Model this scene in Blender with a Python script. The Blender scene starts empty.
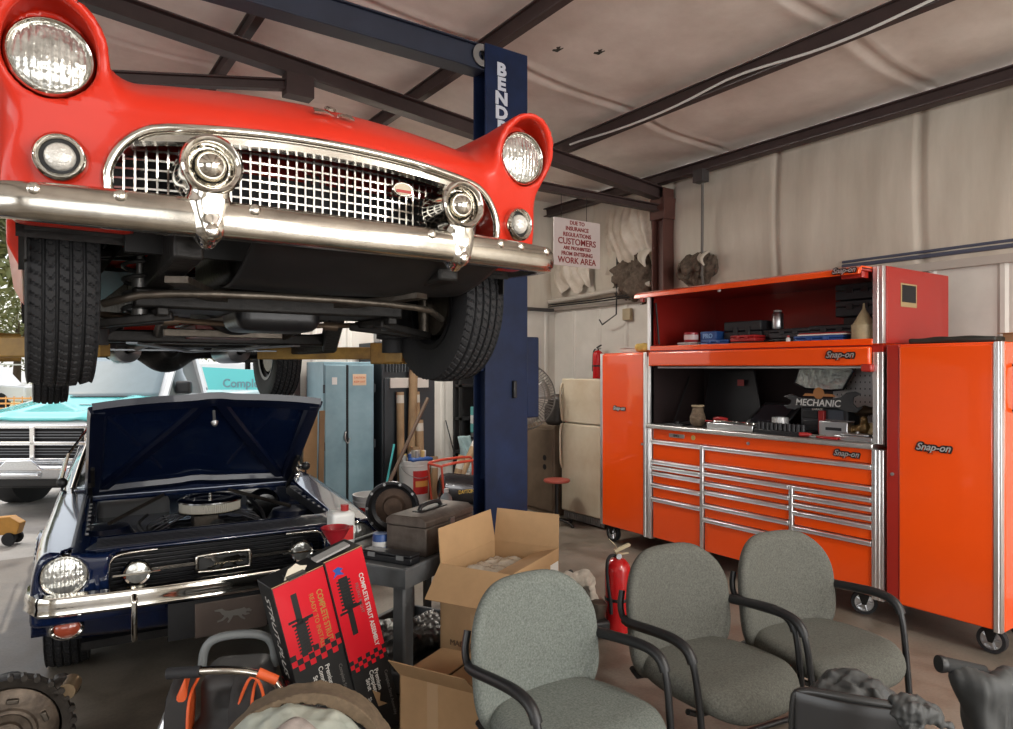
import bpy, math, random
import numpy as np
from mathutils import Vector, Matrix, Euler
random.seed(7); RNG = np.random.default_rng(7)
scn = bpy.context.scene
COL = scn.collection
PI = math.pi
# world axes: X runs towards the tool-chest wall, Y runs towards the open bay door, Z up. Camera stands at the origin.
F, CX, CY, H = 690.0, 506.5, 368.0, 1.6
YAW = math.atan(480/690)
CS, SN = math.cos(YAW), math.sin(YAW)
def cw(X, Y):
    """camera-right / camera-forward metres to world x, y"""
    return (CS*X + SN*Y, -SN*X + CS*Y)

# ---------------------------------------------------------------- materials
MATS = {}
def mat(name, col, rough=.5, metal=0, coat=0, var=0, vscale=6, vcol=None, bump=0, bscale=40, trans=0, alpha=1, emit=None, spec=.5, detail=4, ior=1.45, stretch=None):
    if name in MATS: return MATS[name]
    m = bpy.data.materials.new(name); m.use_nodes = True
    nt = m.node_tree; b = nt.nodes['Principled BSDF']
    b.inputs['Base Color'].default_value = (*col, 1); b.inputs['Roughness'].default_value = rough
    b.inputs['Metallic'].default_value = metal; b.inputs['Coat Weight'].default_value = coat
    b.inputs['Coat Roughness'].default_value = .04
    b.inputs['Specular IOR Level'].default_value = spec; b.inputs['IOR'].default_value = ior
    b.inputs['Transmission Weight'].default_value = trans; b.inputs['Alpha'].default_value = alpha
    if emit: b.inputs['Emission Color'].default_value = (*emit[0], 1); b.inputs['Emission Strength'].default_value = emit[1]
    if var or bump:
        tc = nt.nodes.new('ShaderNodeTexCoord'); src = tc.outputs['Object']
        if stretch:
            mp = nt.nodes.new('ShaderNodeMapping'); mp.inputs['Scale'].default_value = stretch
            nt.links.new(src, mp.inputs['Vector']); src = mp.outputs['Vector']
    if var:
        n = nt.nodes.new('ShaderNodeTexNoise'); n.inputs['Scale'].default_value = vscale; n.inputs['Detail'].default_value = detail
        n.inputs['Roughness'].default_value = .65
        nt.links.new(src, n.inputs['Vector'])
        r = nt.nodes.new('ShaderNodeValToRGB'); r.color_ramp.elements[0].position = .5-.22; r.color_ramp.elements[1].position = .5+.22
        v2 = vcol or tuple(c*(1-var) for c in col)
        r.color_ramp.elements[0].color = (*v2, 1); r.color_ramp.elements[1].color = (*col, 1)
        nt.links.new(n.outputs['Fac'], r.inputs['Fac']); nt.links.new(r.outputs['Color'], b.inputs['Base Color'])
    if bump:
        n2 = nt.nodes.new('ShaderNodeTexNoise'); n2.inputs['Scale'].default_value = bscale; n2.inputs['Detail'].default_value = 3
        nt.links.new(src, n2.inputs['Vector'])
        bp = nt.nodes.new('ShaderNodeBump'); bp.inputs['Strength'].default_value = bump; bp.inputs['Distance'].default_value = .01
        nt.links.new(n2.outputs['Fac'], bp.inputs['Height']); nt.links.new(bp.outputs['Normal'], b.inputs['Normal'])
    MATS[name] = m
    return m

# ---------------------------------------------------------------- mesh collector
class M:
    def __init__(s): s.v = []; s.f = []
    def add(s, vs, fs, T=None):
        b = len(s.v)
        if T is not None: vs = [T @ Vector(p) for p in vs]
        s.v.extend(tuple(p) for p in vs); s.f.extend(tuple(b+i for i in f) for f in fs); return s
    def box(s, x0, x1, y0, y1, z0, z1, T=None):
        vs = [(x, y, z) for z in (z0, z1) for y in (y0, y1) for x in (x0, x1)]
        return s.add(vs, [(0,2,3,1),(4,5,7,6),(0,1,5,4),(1,3,7,5),(3,2,6,7),(2,0,4,6)], T)
    def cyl(s, p0, p1, r0, r1=None, n=16, cap=True):
        r1 = r0 if r1 is None else r1
        p0, p1 = Vector(p0), Vector(p1); d = (p1-p0).normalized()
        a = d.orthogonal().normalized(); b = d.cross(a)
        vs = []
        for p, r in ((p0, r0), (p1, r1)):
            for i in range(n):
                t = 2*PI*i/n; vs.append(p + a*math.cos(t)*r + b*math.sin(t)*r)
        fs = [(i, (i+1)%n, n+(i+1)%n, n+i) for i in range(n)]
        if cap: fs += [tuple(range(n-1, -1, -1)), tuple(range(n, 2*n))]
        return s.add(vs, fs)
    def tube(s, pts, r, n=10, closed=False, smooth=0, flat=None):
        pts = [Vector(p) for p in pts]
        for _ in range(smooth):
            q = []
            m = len(pts)
            rng = range(m) if closed else range(m-1)
            if not closed: q.append(pts[0])
            for i in rng:
                a, b = pts[i], pts[(i+1)%m]; q += [a*.75+b*.25, a*.25+b*.75]
            if not closed: q.append(pts[-1])
            pts = q
        m = len(pts); vs = []; prev = None
        for i, p in enumerate(pts):
            if closed: d = pts[(i+1)%m]-pts[i-1]
            else: d = pts[min(i+1, m-1)]-pts[max(i-1, 0)]
            d.normalize()
            if prev is None: a = d.orthogonal().normalized() if flat is None else Vector(flat).cross(d).normalized()
            else: a = (prev - d*prev.dot(d)).normalized()
            prev = a; b = d.cross(a)
            rr = r[i] if isinstance(r, (list, tuple)) and len(r) == m else (r if not isinstance(r, (list, tuple)) else r[0])
            for k in range(n):
                t = 2*PI*k/n; vs.append(p + a*math.cos(t)*rr + b*math.sin(t)*rr)
        fs = []
        for i in range(m if closed else m-1):
            j = (i+1)%m
            for k in range(n): fs.append((i*n+k, i*n+(k+1)%n, j*n+(k+1)%n, j*n+k))
        if not closed: fs += [tuple(range(n-1, -1, -1)), tuple((m-1)*n+k for k in range(n))]
        return s.add(vs, fs)
    def sweep(s, pts, prof, up=(0,0,1), closed=False, cap=True):
        """profile points (a, b): a along the sideways normal, b along up"""
        pts = [Vector(p) for p in pts]; up = Vector(up); m = len(pts); n = 0 if callable(prof) else len(prof); vs = []
        for i, p in enumerate(pts):
            d = (pts[(i+1)%m]-pts[i-1]) if closed else (pts[min(i+1, m-1)]-pts[max(i-1, 0)])
            d.normalize(); sd = d.cross(up).normalized(); u2 = sd.cross(d)
            pr = prof(i/(m-1)) if callable(prof) else prof
            for a, b in pr: vs.append(p + sd*a + u2*b)
        if callable(prof): n = len(prof(0))
        fs = []
        for i in range(m if closed else m-1):
            j = (i+1)%m
            for k in range(n): fs.append((i*n+k, j*n+k, j*n+(k+1)%n, i*n+(k+1)%n))
        if not closed and cap: fs += [tuple(range(n)), tuple((m-1)*n+k for k in range(n-1, -1, -1))]
        return s.add(vs, fs)
    def lathe(s, prof, c=(0,0,0), ax=(0,0,1), n=32, T=None):
        """prof: (radius, along) pairs, open ends are closed when radius is 0"""
        ax = Vector(ax).normalized(); a = ax.orthogonal().normalized(); b = ax.cross(a); c = Vector(c)
        m = len(prof); vs = []
        for r, h in prof:
            for i in range(n):
                t = 2*PI*i/n; vs.append(c + ax*h + a*math.cos(t)*r + b*math.sin(t)*r)
        fs = [(i*n+k, i*n+(k+1)%n, (i+1)*n+(k+1)%n, (i+1)*n+k) for i in range(m-1) for k in range(n)]
        return s.add(vs, fs, T)
    def prism(s, poly, h0, h1, axis='y', T=None):
        n = len(poly)
        def pt(a, b, h): return {'y': (a, h, b), 'z': (a, b, h), 'x': (h, a, b)}[axis]
        vs = [pt(a, b, h0) for a, b in poly]+[pt(a, b, h1) for a, b in poly]
        fs = [tuple(range(n)), tuple(range(2*n-1, n-1, -1))]+[(i, n+i, n+(i+1)%n, (i+1)%n) for i in range(n)]
        return s.add(vs, fs, T)
    def grid(s, nu, nv, fn, thick=0):
        vs = [fn(i/(nu-1), j/(nv-1)) for i in range(nu) for j in range(nv)]
        fs = [(i*nv+j, (i+1)*nv+j, (i+1)*nv+j+1, i*nv+j+1) for i in range(nu-1) for j in range(nv-1)]
        return s.add(vs, fs)

def link(name, me, material=None, parent=None):
    o = bpy.data.objects.new(name, me); COL.objects.link(o)
    if material is not None: me.materials.append(material)
    if parent is not None: o.parent = parent
    return o
def obj(name, m, material=None, parent=None, smooth=35, bevel=0, seg=2, solid=0, loc=None, rot=None, subd=0):
    me = bpy.data.meshes.new(name); me.from_pydata(m.v, [], m.f); me.validate()
    import bmesh
    bm = bmesh.new(); bm.from_mesh(me)
    bmesh.ops.remove_doubles(bm, verts=bm.verts, dist=1e-5)
    bmesh.ops.recalc_face_normals(bm, faces=bm.faces)
    bm.to_mesh(me); bm.free()
    if smooth:
        me.shade_smooth(); me.set_sharp_from_angle(angle=math.radians(smooth))
    o = link(name, me, material, parent)
    if solid: md = o.modifiers.new('s', 'SOLIDIFY'); md.thickness = solid; md.offset = 0
    if bevel:
        md = o.modifiers.new('b', 'BEVEL'); md.width = bevel; md.segments = seg; md.limit_method = 'ANGLE'; md.angle_limit = math.radians(40)
    if subd: md = o.modifiers.new('d', 'SUBSURF'); md.levels = subd; md.render_levels = subd
    if loc is not None: o.location = loc
    if rot is not None: o.rotation_euler = rot
    return o
def tag(o, label=None, cat=None, group=None, kind=None):
    if label: o['label'] = label
    if cat: o['category'] = cat
    if group: o['group'] = group
    if kind: o['kind'] = kind
    return o
def thing(name, label, cat, loc=(0,0,0), rz=0, group=None, rot=None):
    o = bpy.data.objects.new(name, None); COL.objects.link(o); o.empty_display_size = .1
    o.location = loc; o.rotation_euler = rot if rot else (0, 0, rz)
    return tag(o, label, cat, group)
def struct(name, m, material, **k):
    return tag(obj(name, m, material, **k), kind='structure')
def dup(root, loc=None, rot=None, label=None, group=None):
    def cp(o, par):
        c = o.copy(); COL.objects.link(c)
        if par is not None: c.parent = par
        for ch in [x for x in kids.get(o, [])]: cp(ch, c)
        return c
    kids = {}
    for x in list(COL.objects):
        if x.parent: kids.setdefault(x.parent, []).append(x)
    r = cp(root, None)
    if loc is not None: r.location = loc
    if rot is not None: r.rotation_euler = rot
    if label: r['label'] = label
    if group: r['group'] = group
    return r
def text(name, s, size, material, parent=None, loc=(0,0,0), rot=(PI/2,0,0), depth=.002, shear=0, bold=0, align='CENTER', spacing=1.0, sx=1.0):
    c = bpy.data.curves.new(name, 'FONT'); c.body = s; c.size = size; c.extrude = depth/2; c.shear = shear; c.offset = bold
    c.align_x = align; c.align_y = 'CENTER'; c.space_character = spacing; c.space_line = .9; c.resolution_u = 3
    t = bpy.data.objects.new('tmp', c); COL.objects.link(t)
    dg = bpy.context.evaluated_depsgraph_get(); dg.update()
    me = bpy.data.meshes.new_from_object(t.evaluated_get(dg)); bpy.data.objects.remove(t); me.name = name
    o = link(name, me, None, parent); me.materials.clear(); me.materials.append(material)
    o.location = loc; o.rotation_euler = rot; o.scale = (sx, 1, 1)
    return o

# ---------------------------------------------------------------- signed distance modelling
def smin(a, b, k):
    h = np.clip(.5+.5*(b-a)/k, 0, 1); return b*(1-h)+a*h-k*h*(1-h)
def smax(a, b, k): return -smin(-a, -b, k)
def rbox(x, y, z, c, h, r):
    qx = np.abs(x-c[0])-h[0]+r; qy = np.abs(y-c[1])-h[1]+r; qz = np.abs(z-c[2])-h[2]+r
    return np.sqrt(np.maximum(qx, 0)**2+np.maximum(qy, 0)**2+np.maximum(qz, 0)**2)+np.minimum(np.maximum(qx, np.maximum(qy, qz)), 0)-r
def ell(x, y, z, c, r):
    px, py, pz = (x-c[0])/r[0], (y-c[1])/r[1], (z-c[2])/r[2]
    k0 = np.sqrt(px**2+py**2+pz**2)+1e-9; k1 = np.sqrt((px/r[0])**2+(py/r[1])**2+(pz/r[2])**2)+1e-9
    return k0*(k0-1)/k1
def cap(x, y, z, a, b, r, r2=None):
    a = np.array(a, float); b = np.array(b, float); d = b-a
    t = np.clip(((x-a[0])*d[0]+(y-a[1])*d[1]+(z-a[2])*d[2])/d.dot(d), 0, 1)
    rr = r if r2 is None else r+(r2-r)*t
    return np.sqrt((x-a[0]-t*d[0])**2+(y-a[1]-t*d[1])**2+(z-a[2]-t*d[2])**2)-rr
def cylx(x, y, z, c, r, h):   # axis x
    d = np.hypot(y-c[1], z-c[2])-r; return np.maximum(d, np.abs(x-c[0])-h)
def cyly(x, y, z, c, r, y0, y1):
    return np.maximum(np.hypot(x-c[0], z-c[2])-r, np.maximum(y0-y, y-y1))
def wob(x, y, z, s, seed=0):
    r = np.random.default_rng(seed); o = 0*x
    for i in range(7):
        k = r.normal(size=3); k *= s*(1+.5*i)/np.linalg.norm(k); o = o+np.sin(k[0]*x+k[1]*y+k[2]*z+r.uniform(0, 6))/(1+.5*i)
    return o/3
def nets(name, f, lo, hi, res, material=None, parent=None, normals=True):
    ax = [np.arange(lo[i], hi[i]+res, res) for i in range(3)]
    X, Y, Z = np.meshgrid(*ax, indexing='ij'); V = f(X, Y, Z).astype(np.float32); del Y, Z
    S = V < 0; nx, ny, nz = V.shape
    act = np.zeros((nx-1, ny-1, nz-1), bool); allin = np.ones_like(act); anyin = np.zeros_like(act)
    for a in (0, 1):
        for b in (0, 1):
            for c in (0, 1):
                q = S[a:nx-1+a, b:ny-1+b, c:nz-1+c]; allin &= q; anyin |= q
    act = anyin & ~allin
    I, J, K = np.nonzero(act); idx = -np.ones(act.shape, np.int64); idx[I, J, K] = np.arange(len(I))
    acc = np.zeros((len(I), 3)); cnt = np.zeros(len(I))
    for e in range(3):
        o1, o2 = [k for k in range(3) if k != e]
        for p in (0, 1):
            for q in (0, 1):
                d0 = [0, 0, 0]; d0[o1] = p; d0[o2] = q; d1 = list(d0); d1[e] = 1
                a = V[I+d0[0], J+d0[1], K+d0[2]]; b = V[I+d1[0], J+d1[1], K+d1[2]]
                m = (a < 0) != (b < 0); t = np.where(m, a/np.where(m, a-b, 1), 0)
                pt = np.array([d0]*len(I), float); pt[:, e] = t
                acc[m] += pt[m]; cnt[m] += 1
    P = (np.stack([I, J, K], 1)+acc/cnt[:, None])*res+np.array([ax[0][0], ax[1][0], ax[2][0]])
    fs = []
    for e in range(3):
        o1, o2 = [(1, 2), (2, 0), (0, 1)][e]
        sl = [slice(None)]*3; a = [slice(1, -1)]*3; b = [slice(1, -1)]*3
        a[e] = slice(0, -1); b[e] = slice(1, None)
        A = S[tuple(a)]; Bq = S[tuple(b)]
        m = A != Bq; ii = list(np.nonzero(m)); fl = A[tuple(ii)]
        base = [ii[k]+(0 if k == e else 1) for k in range(3)]
        def cell(p, q):
            c = [x.copy() for x in base]; c[o1] -= p; c[o2] -= q; return idx[c[0], c[1], c[2]]
        Q = np.stack([cell(1, 1), cell(0, 1), cell(0, 0), cell(1, 0)], 1)
        Q[~fl] = Q[~fl][:, ::-1]; fs.append(Q)
    Q = np.concatenate(fs); Q = Q[(Q >= 0).all(1)]
    def grad(P, e):
        g = np.zeros_like(P)
        for k in range(3):
            d = np.zeros(3); d[k] = e
            g[:, k] = (f(*(P+d).T)-f(*(P-d).T))/(2*e)
        return g
    for _ in range(2):
        g = grad(P, res*.2); n2 = (g**2).sum(1)+1e-9
        st = (f(*P.T)/n2)[:, None]*g; ln = np.linalg.norm(st, axis=1, keepdims=True)+1e-12
        P = P-st*np.minimum(1, res*.6/ln)
    me = bpy.data.meshes.new(name); me.vertices.add(len(P)); me.vertices.foreach_set('co', P.astype(np.float32).ravel())
    me.loops.add(Q.size); me.loops.foreach_set('vertex_index', Q.astype(np.int32).ravel())
    me.polygons.add(len(Q)); me.polygons.foreach_set('loop_start', np.arange(0, Q.size, 4, dtype=np.int32))
    me.update(calc_edges=True); me.validate(); me.shade_smooth()
    if normals and len(me.vertices) == len(P):
        g = grad(P, res*.35); g /= np.linalg.norm(g, axis=1, keepdims=True)+1e-9
        me.normals_split_custom_set_from_vertices(g.astype(np.float32).tolist())
    return link(name, me, material, parent)

# ---------------------------------------------------------------- shared materials
chrome = mat('chrome', (.78,.76,.72), .09, 1, var=.12, vscale=9, vcol=(.6,.57,.5), bump=.02, bscale=20)
chrome_old = mat('worn_chrome', (.66,.62,.55), .2, 1, var=.3, vscale=12, bump=.05, bscale=30)
alum = mat('brushed_metal', (.62,.63,.65), .3, 1)
steel = mat('plain_steel', (.42,.42,.42), .38, .9, var=.2)
blackp = mat('black_plastic', (.012,.012,.013), .42)
black = mat('matt_black', (.01,.01,.011), .7)
rubber = mat('tyre_rubber', (.016,.016,.018), .72, var=.25, vscale=20, bump=.15, bscale=90)
grease = mat('greasy_steel', (.020,.018,.017), .5, .4, var=.5, vscale=9, bump=.3, bscale=40)
grease_l = mat('bare_greasy_metal', (.13,.11,.09), .42, .8, var=.5, vscale=14, bump=.2, bscale=40)
rust = mat('rusty_metal', (.10,.06,.04), .7, .3, var=.6, vscale=12, bump=.3)
white = mat('white_plastic', (.72,.72,.70), .4, var=.1)
glass = mat('clear_glass', (.95,.97,.97), .02, trans=1, ior=1.45)
# ================================================================ ROOM
XW, YB = 5.6, 6.96          # right wall face, back wall face
XL, YF = -6.0, -4.5
def roofz(x): return 3.62+.098*(5.6-x) if x > -1.5 else 3.62+.098*7.1-.098*(-1.5-x)
# floor : stained concrete
def floor_mat():
    m = bpy.data.materials.new('stained_concrete'); m.use_nodes = True; nt = m.node_tree; b = nt.nodes['Principled BSDF']
    tc = nt.nodes.new('ShaderNodeTexCoord')
    def noise(sc, det, dist=0):
        n = nt.nodes.new('ShaderNodeTexNoise'); n.inputs['Scale'].default_value = sc; n.inputs['Detail'].default_value = det; n.inputs['Distortion'].default_value = dist
        nt.links.new(tc.outputs['Object'], n.inputs['Vector']); return n
    def ramp(fac, stops):
        r = nt.nodes.new('ShaderNodeValToRGB')
        while len(r.color_ramp.elements) < len(stops): r.color_ramp.elements.new(.5)
        for e, (p, c) in zip(r.color_ramp.elements, stops): e.position = p; e.color = (*c, 1)
        nt.links.new(fac, r.inputs['Fac']); return r
    n1 = noise(.7, 10, 1.2); n2 = noise(2.6, 10, 1.0); n3 = noise(60, 3)
    r1 = ramp(n1.outputs['Fac'], [(.30, (.13,.11,.088)), (.5, (.235,.205,.168)), (.72, (.36,.32,.265))])
    r2 = ramp(n2.outputs['Fac'], [(.30, (.52,.49,.45)), (.5, (.86,.85,.83)), (.7, (1.,1.,1.))])
    r3 = ramp(n3.outputs['Fac'], [(.3, (.86,.86,.86)), (.6, (1,1,1))])
    a = nt.nodes.new('ShaderNodeMix'); a.data_type = 'RGBA'; a.blend_type = 'MULTIPLY'; a.inputs[0].default_value = 1
    nt.links.new(r1.outputs[0], a.inputs[6]); nt.links.new(r2.outputs[0], a.inputs[7])
    c = nt.nodes.new('ShaderNodeMix'); c.data_type = 'RGBA'; c.blend_type = 'MULTIPLY'; c.inputs[0].default_value = 1
    nt.links.new(a.outputs[2], c.inputs[6]); nt.links.new(r3.outputs[0], c.inputs[7])
    nt.links.new(c.outputs[2], b.inputs['Base Color'])
    rr = ramp(n2.outputs['Fac'], [(.3, (.38,.38,.38)), (.7, (.62,.62,.62))]); nt.links.new(rr.outputs[0], b.inputs['Roughness'])
    bp = nt.nodes.new('ShaderNodeBump'); bp.inputs['Strength'].default_value = .12; bp.inputs['Distance'].default_value = .01
    nt.links.new(n3.outputs['Fac'], bp.inputs['Height']); nt.links.new(bp.outputs[0], b.inputs['Normal'])
    return m
struct('floor', M().box(XL, XW+.2, YF, YB+.15, -.12, 0), floor_mat(), smooth=0)
# small dry leaves and litter near the bay door would be lost in the glare : only stains in the concrete
vinyl = mat('vinyl_insulation', (.80,.73,.67), .55, var=.26, vscale=2.6, vcol=(.62,.54,.48), bump=.4, bscale=5, detail=7)
vinyl_w = mat('wall_insulation', (.62,.57,.49), .55, var=.30, vscale=3.4, vcol=(.45,.40,.33), bump=.3, bscale=7, detail=9, stretch=(1,1,.16))
wains = mat('white_painted_steel', (.66,.63,.58), .4, var=.15, vscale=3)
maroon = mat('maroon_painted_steel', (.058,.036,.034), .55, var=.3)
# ceiling : sagging vinyl-faced insulation between purlins
PURL = [.5, 1.05, 2.6, 4.1]         # set below
def ceil_fn(u, v):
    x = XW+.15+(XL-XW-.15)*u; y = YF+(YB+.2-YF)*v
    z = roofz(x)
    px = [5.45, 4.22, 2.66, 1.28, -.25, -1.75, -3.3, -4.8]
    d = min(abs(x-p) for p in px); z -= .05*min(d/.4, 1)**.7*0 - 0
    sag = 1-min(1, d/.775); z -= .055*(1-sag**2)
    # seams between the insulation rolls, with gathered folds
    s = (y+.3) % 1.83
    z += .020*math.exp(-((s-.9)/.03)**2) - .010*math.exp(-((s-.85)/.04)**2) - .009*math.exp(-((s-.97)/.05)**2)
    z += .012*math.sin(x*5+3*math.sin(y*1.3))*math.sin(y*3+x)*.7
    return (x, y, z+.075)
struct('ceiling', M().grid(150, 330, ceil_fn), vinyl, smooth=180)
def zbeam(m, p0, p1, w, h, fl=.012):
    """I section between two points, h tall, w wide"""
    p0, p1 = Vector(p0), Vector(p1); d = (p1-p0).normalized(); up = Vector((0,0,1)); sd = d.cross(up).normalized(); u2 = sd.cross(d)
    prof = [(-w/2,-h/2),(w/2,-h/2),(w/2,-h/2+fl),(fl/2,-h/2+fl),(fl/2,h/2-fl),(w/2,h/2-fl),(w/2,h/2),(-w/2,h/2),(-w/2,h/2-fl),(-fl/2,h/2-fl),(-fl/2,-h/2+fl),(-w/2,-h/2+fl)]
    n = len(prof); vs = [p0+sd*a+u2*b for a, b in prof]+[p1+sd*a+u2*b for a, b in prof]
    m.add(vs, [tuple(range(n)), tuple(range(2*n-1, n-1, -1))]+[(i, n+i, n+(i+1)%n, (i+1)%n) for i in range(n)])
# purlins (along Y)
for x in (4.22, 2.66, 1.28, -.25, -1.75):
    m = M(); zbeam(m, (x, YF, roofz(x)-.045), (x, YB, roofz(x)-.045), .06, .125)
    struct('ceiling_purlin', m, maroon, bevel=.003)
m = M(); zbeam(m, (5.42, YF, 3.565), (5.42, YB, 3.565), .10, .105); struct('ceiling_eave_beam', m, maroon, bevel=.003)
# portal frame at y = 4.95
YR = 4.98
m = M(); zbeam(m, (5.5, YR, 3.40), (-1.5, YR, roofz(-1.5)-.25), .11, .13); zbeam(m, (-1.5, YR, roofz(-1.5)-.25), (XL, YR, roofz(XL)-.25), .11, .13)
struct('ceiling_rafter', m, maroon, bevel=.003)
m = M(); zbeam(m, (5.5, YR, 3.255), (XL, YR, 3.255), .08, .075)
struct('ceiling_tie_beam', m, maroon, bevel=.003)
m = M(); zbeam(m, (1.66, YR-.0, 3.66), (-.75, YR-.0, 3.20), .07, .075); m.box(1.52, 1.72, YR-.06, YR+.06, 3.56, 3.72)
struct('ceiling_brace', m, maroon, bevel=.003)
m = M(); zbeam(m, (5.45, YR, 0), (5.45, YR, 3.5), .15, .16)
o = struct('column_steel', M().box(5.37, 5.53, YR-.08, YR-.068, 0, 3.46).box(5.37, 5.53, YR+.068, YR+.08, 0, 3.46).box(5.44, 5.46, YR-.07, YR+.07, 0, 3.46).box(5.36,5.54,YR-.1,YR+.1,3.14,3.36), mat('maroon_column', (.11,.045,.035), .5, var=.3), bevel=.003)
# white conduit looped along the second purlin
m = M(); pts = []
for i in range(60):
    y = 4.95-i*.16; pts.append((4.165+.008*math.sin(i*.9), y, roofz(4.2)-.07-.05*abs(math.sin((y-4.9)*PI/1.75))**1.5))
m.tube(pts, .009, 6); tag(obj('cable', m, white), 'thin white cable sagging along the second ceiling beam', 'cable')
# right wall : wainscot sheet below, hanging insulation above
def ribs(m, a0, a1, z0, z1, face, along, depth=.012, pitch=.305, into=1):
    """ribbed steel sheet: a0..a1 along axis 'along'"""
    a = a0; prof = []
    while a < a1:
        for da, dd in ((0, 0), (.02, 1), (.05, 1), (.07, 0)):
            if a+da <= a1: prof.append((a+da, face-into*dd*depth))
        a += pitch
    prof.append((a1, face)); 
    vs = []
    for z in (z0, z1):
        for t, f in prof: vs.append((t, f, z) if along == 'x' else (f, t, z))
    n = len(prof); m.add(vs, [(i, i+1, n+i+1, n+i) for i in range(n-1)])
    return m
m = M(); ribs(m, YF, YB, 0, 2.35, XW, 'y', depth=.014, pitch=.46)
m.box(XW+.001, XW+.2, YF, YB+.15, 0, 2.36)
struct('wall_right', m, wains, smooth=0)
def ins_fn(u, v):
    y = YB+(YF-YB)*u; z = 2.33+(3.66-2.33)*v
    s = (y+.55) % 1.22
    d = .035*math.exp(-((s-.6)/.02)**2)
    x = XW-.03-.05*math.sin(v*PI)**.8+d+.004*math.sin(y*9+2*math.sin(z*2))*1+.002*math.sin(y*21+z*3)
    if y > 5.05: x -= .05*math.sin(v*PI)*(1+math.sin(y*6+z*2)*.9)
    return (x, y, z)
struct('wall_right_insulation', M().grid(420, 24, ins_fn), vinyl_w, smooth=180)
struct('trim_1', M().box(XW-.05, XW, YF, YB, 2.33, 2.39), mat('dirty_white_trim', (.42,.38,.34), .5))
# back wall with the bay door opening (x from -3.2 to 2.28)
DX0, DX1, DZ = -3.4, 2.27, 3.25
m = M(); ribs(m, DX1+.12, XW, 0, 2.33, YB, 'x', pitch=.38)
m.box(DX1, XW+.2, YB+.001, YB+.15, 0, 2.34); m.box(XL, DX0, YB, YB+.15, 0, 4.3)
struct('wall_back', m, wains, smooth=0)
m = M(); m.grid(80, 20, lambda u, v: (XW+(DX1-XW)*u, YB-.02-.04*math.sin(v*PI)*(1+.7*math.sin(u*40)), 2.33+1.7*v)); m.box(DX0, XW+.2, YB+.02, YB+.15, 3.26, 4.4); m.box(DX1,XW+.2,YB+.03,YB+.15,2.33,4.1)
struct('wall_back_insulation', m, vinyl_w, smooth=180)
struct('trim_2', M().box(DX1-.06, DX1, YB-.05, YB+.2, 0, DZ).box(DX0, DX0+.06, YB-.05, YB+.2, 0, DZ).box(DX0, DX1, YB-.05, YB+.2, DZ, DZ+.1), maroon, bevel=.003)
struct('trim_3', M().box(DX1, XW-.05, YB-.05, YB, 2.32, 2.36), mat('dark_trim', (.05,.045,.045), .5))
# left wall, with a wide bay door open, and the front wall behind the camera with its bay doors open
m = M(); m.box(XL-.15, XL, YF, YB+.15, 0, 1.0); m.box(XL-.15, XL, YF, -3, 1, 4.2); m.box(XL-.15, XL, 4.5, YB+.15, 1, 4.2); m.box(XL-.15, XL, YF, YB+.15, 3.0, 4.2)
struct('wall_left', m, wains, smooth=0)
m = M(); m.box(XL-.15, -4.6, YF-.15, YF, 0, 4.4); m.box(-.6, 0.4, YF-.15, YF, 0, 4.4); m.box(5.0, XW+.2, YF-.15, YF, 0, 4.4); m.box(XL-.15, XW+.2, YF-.15, YF, 3.4, 4.4)
struct('wall_front', m, wains, smooth=0)
# pipes and wiring on the right wall in the far corner
m = M(); m.tube([(5.46, 5.15, 2.50), (5.46, 6.2, 2.46), (5.46, 6.9, 2.44)], .028, 10); m.tube([(5.44, 5.6, 2.47), (5.44, 5.62, 2.47)], .036, 10)
tag(obj('pipe', m, mat('dusty_white_pipe', (.45,.41,.36), .5)), 'dusty white pipe running along the wall above the white panels', 'pipe')
for i, z in enumerate((2.385, 2.41)):
    m = M(); m.tube([(5.44-.012*i, 5.2, z), (5.44, 6.0, z-.015), (5.45, 6.9, z-.01)], .008, 6)
    tag(obj('conduit', m, black), ['lower', 'upper'][i]+' dark conduit just beneath the white pipe in the far corner', 'conduit', None)
m = M(); m.tube([(5.42, 5.62, 3.2), (5.42, 5.64, 2.2), (5.45, 5.9, 2.1), (5.45, 5.95, 2.16)], .009, 6)
tag(obj('cable', m, black), 'dark cable hanging down the torn insulation left of the column', 'cable')
m = M(); m.tube([(5.40, 4.42, 3.5), (5.40, 4.43, 2.5), (5.46, 4.45, 2.35)], .014, 8)
cb = tag(obj('conduit', m, mat('grey_conduit', (.12,.11,.10), .5)), 'grey conduit dropping from a box on the eave beam right of the column', 'conduit')
obj('junction_box', M().box(5.32, 5.42, 4.36, 4.48, 3.40, 3.52), mat('dark_box', (.05,.045,.045), .5), cb, bevel=.004)
obj('pipe_box', M().box(5.54, 5.59, 5.55, 5.67, 2.14, 2.27), mat('beige_box', (.45,.38,.25), .5), None, bevel=.006)
tag(bpy.data.objects['pipe_box'], 'small beige switch box on the white panel below the pipes', 'switch box'); bpy.data.objects['pipe_box'].name = 'switch_box'
m = M(); m.tube([(5.545, YF, 2.44), (5.545, 3.1, 2.44)], .016, 8); m.tube([(5.545, YF, 2.485), (5.545, 3.1, 2.475)], .011, 8)
tag(obj('conduit', m, mat('blue_grey_conduit', (.08,.09,.13), .4)), 'dark blue-grey conduit pair above the white panel behind the tool chest', 'conduit')
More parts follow.
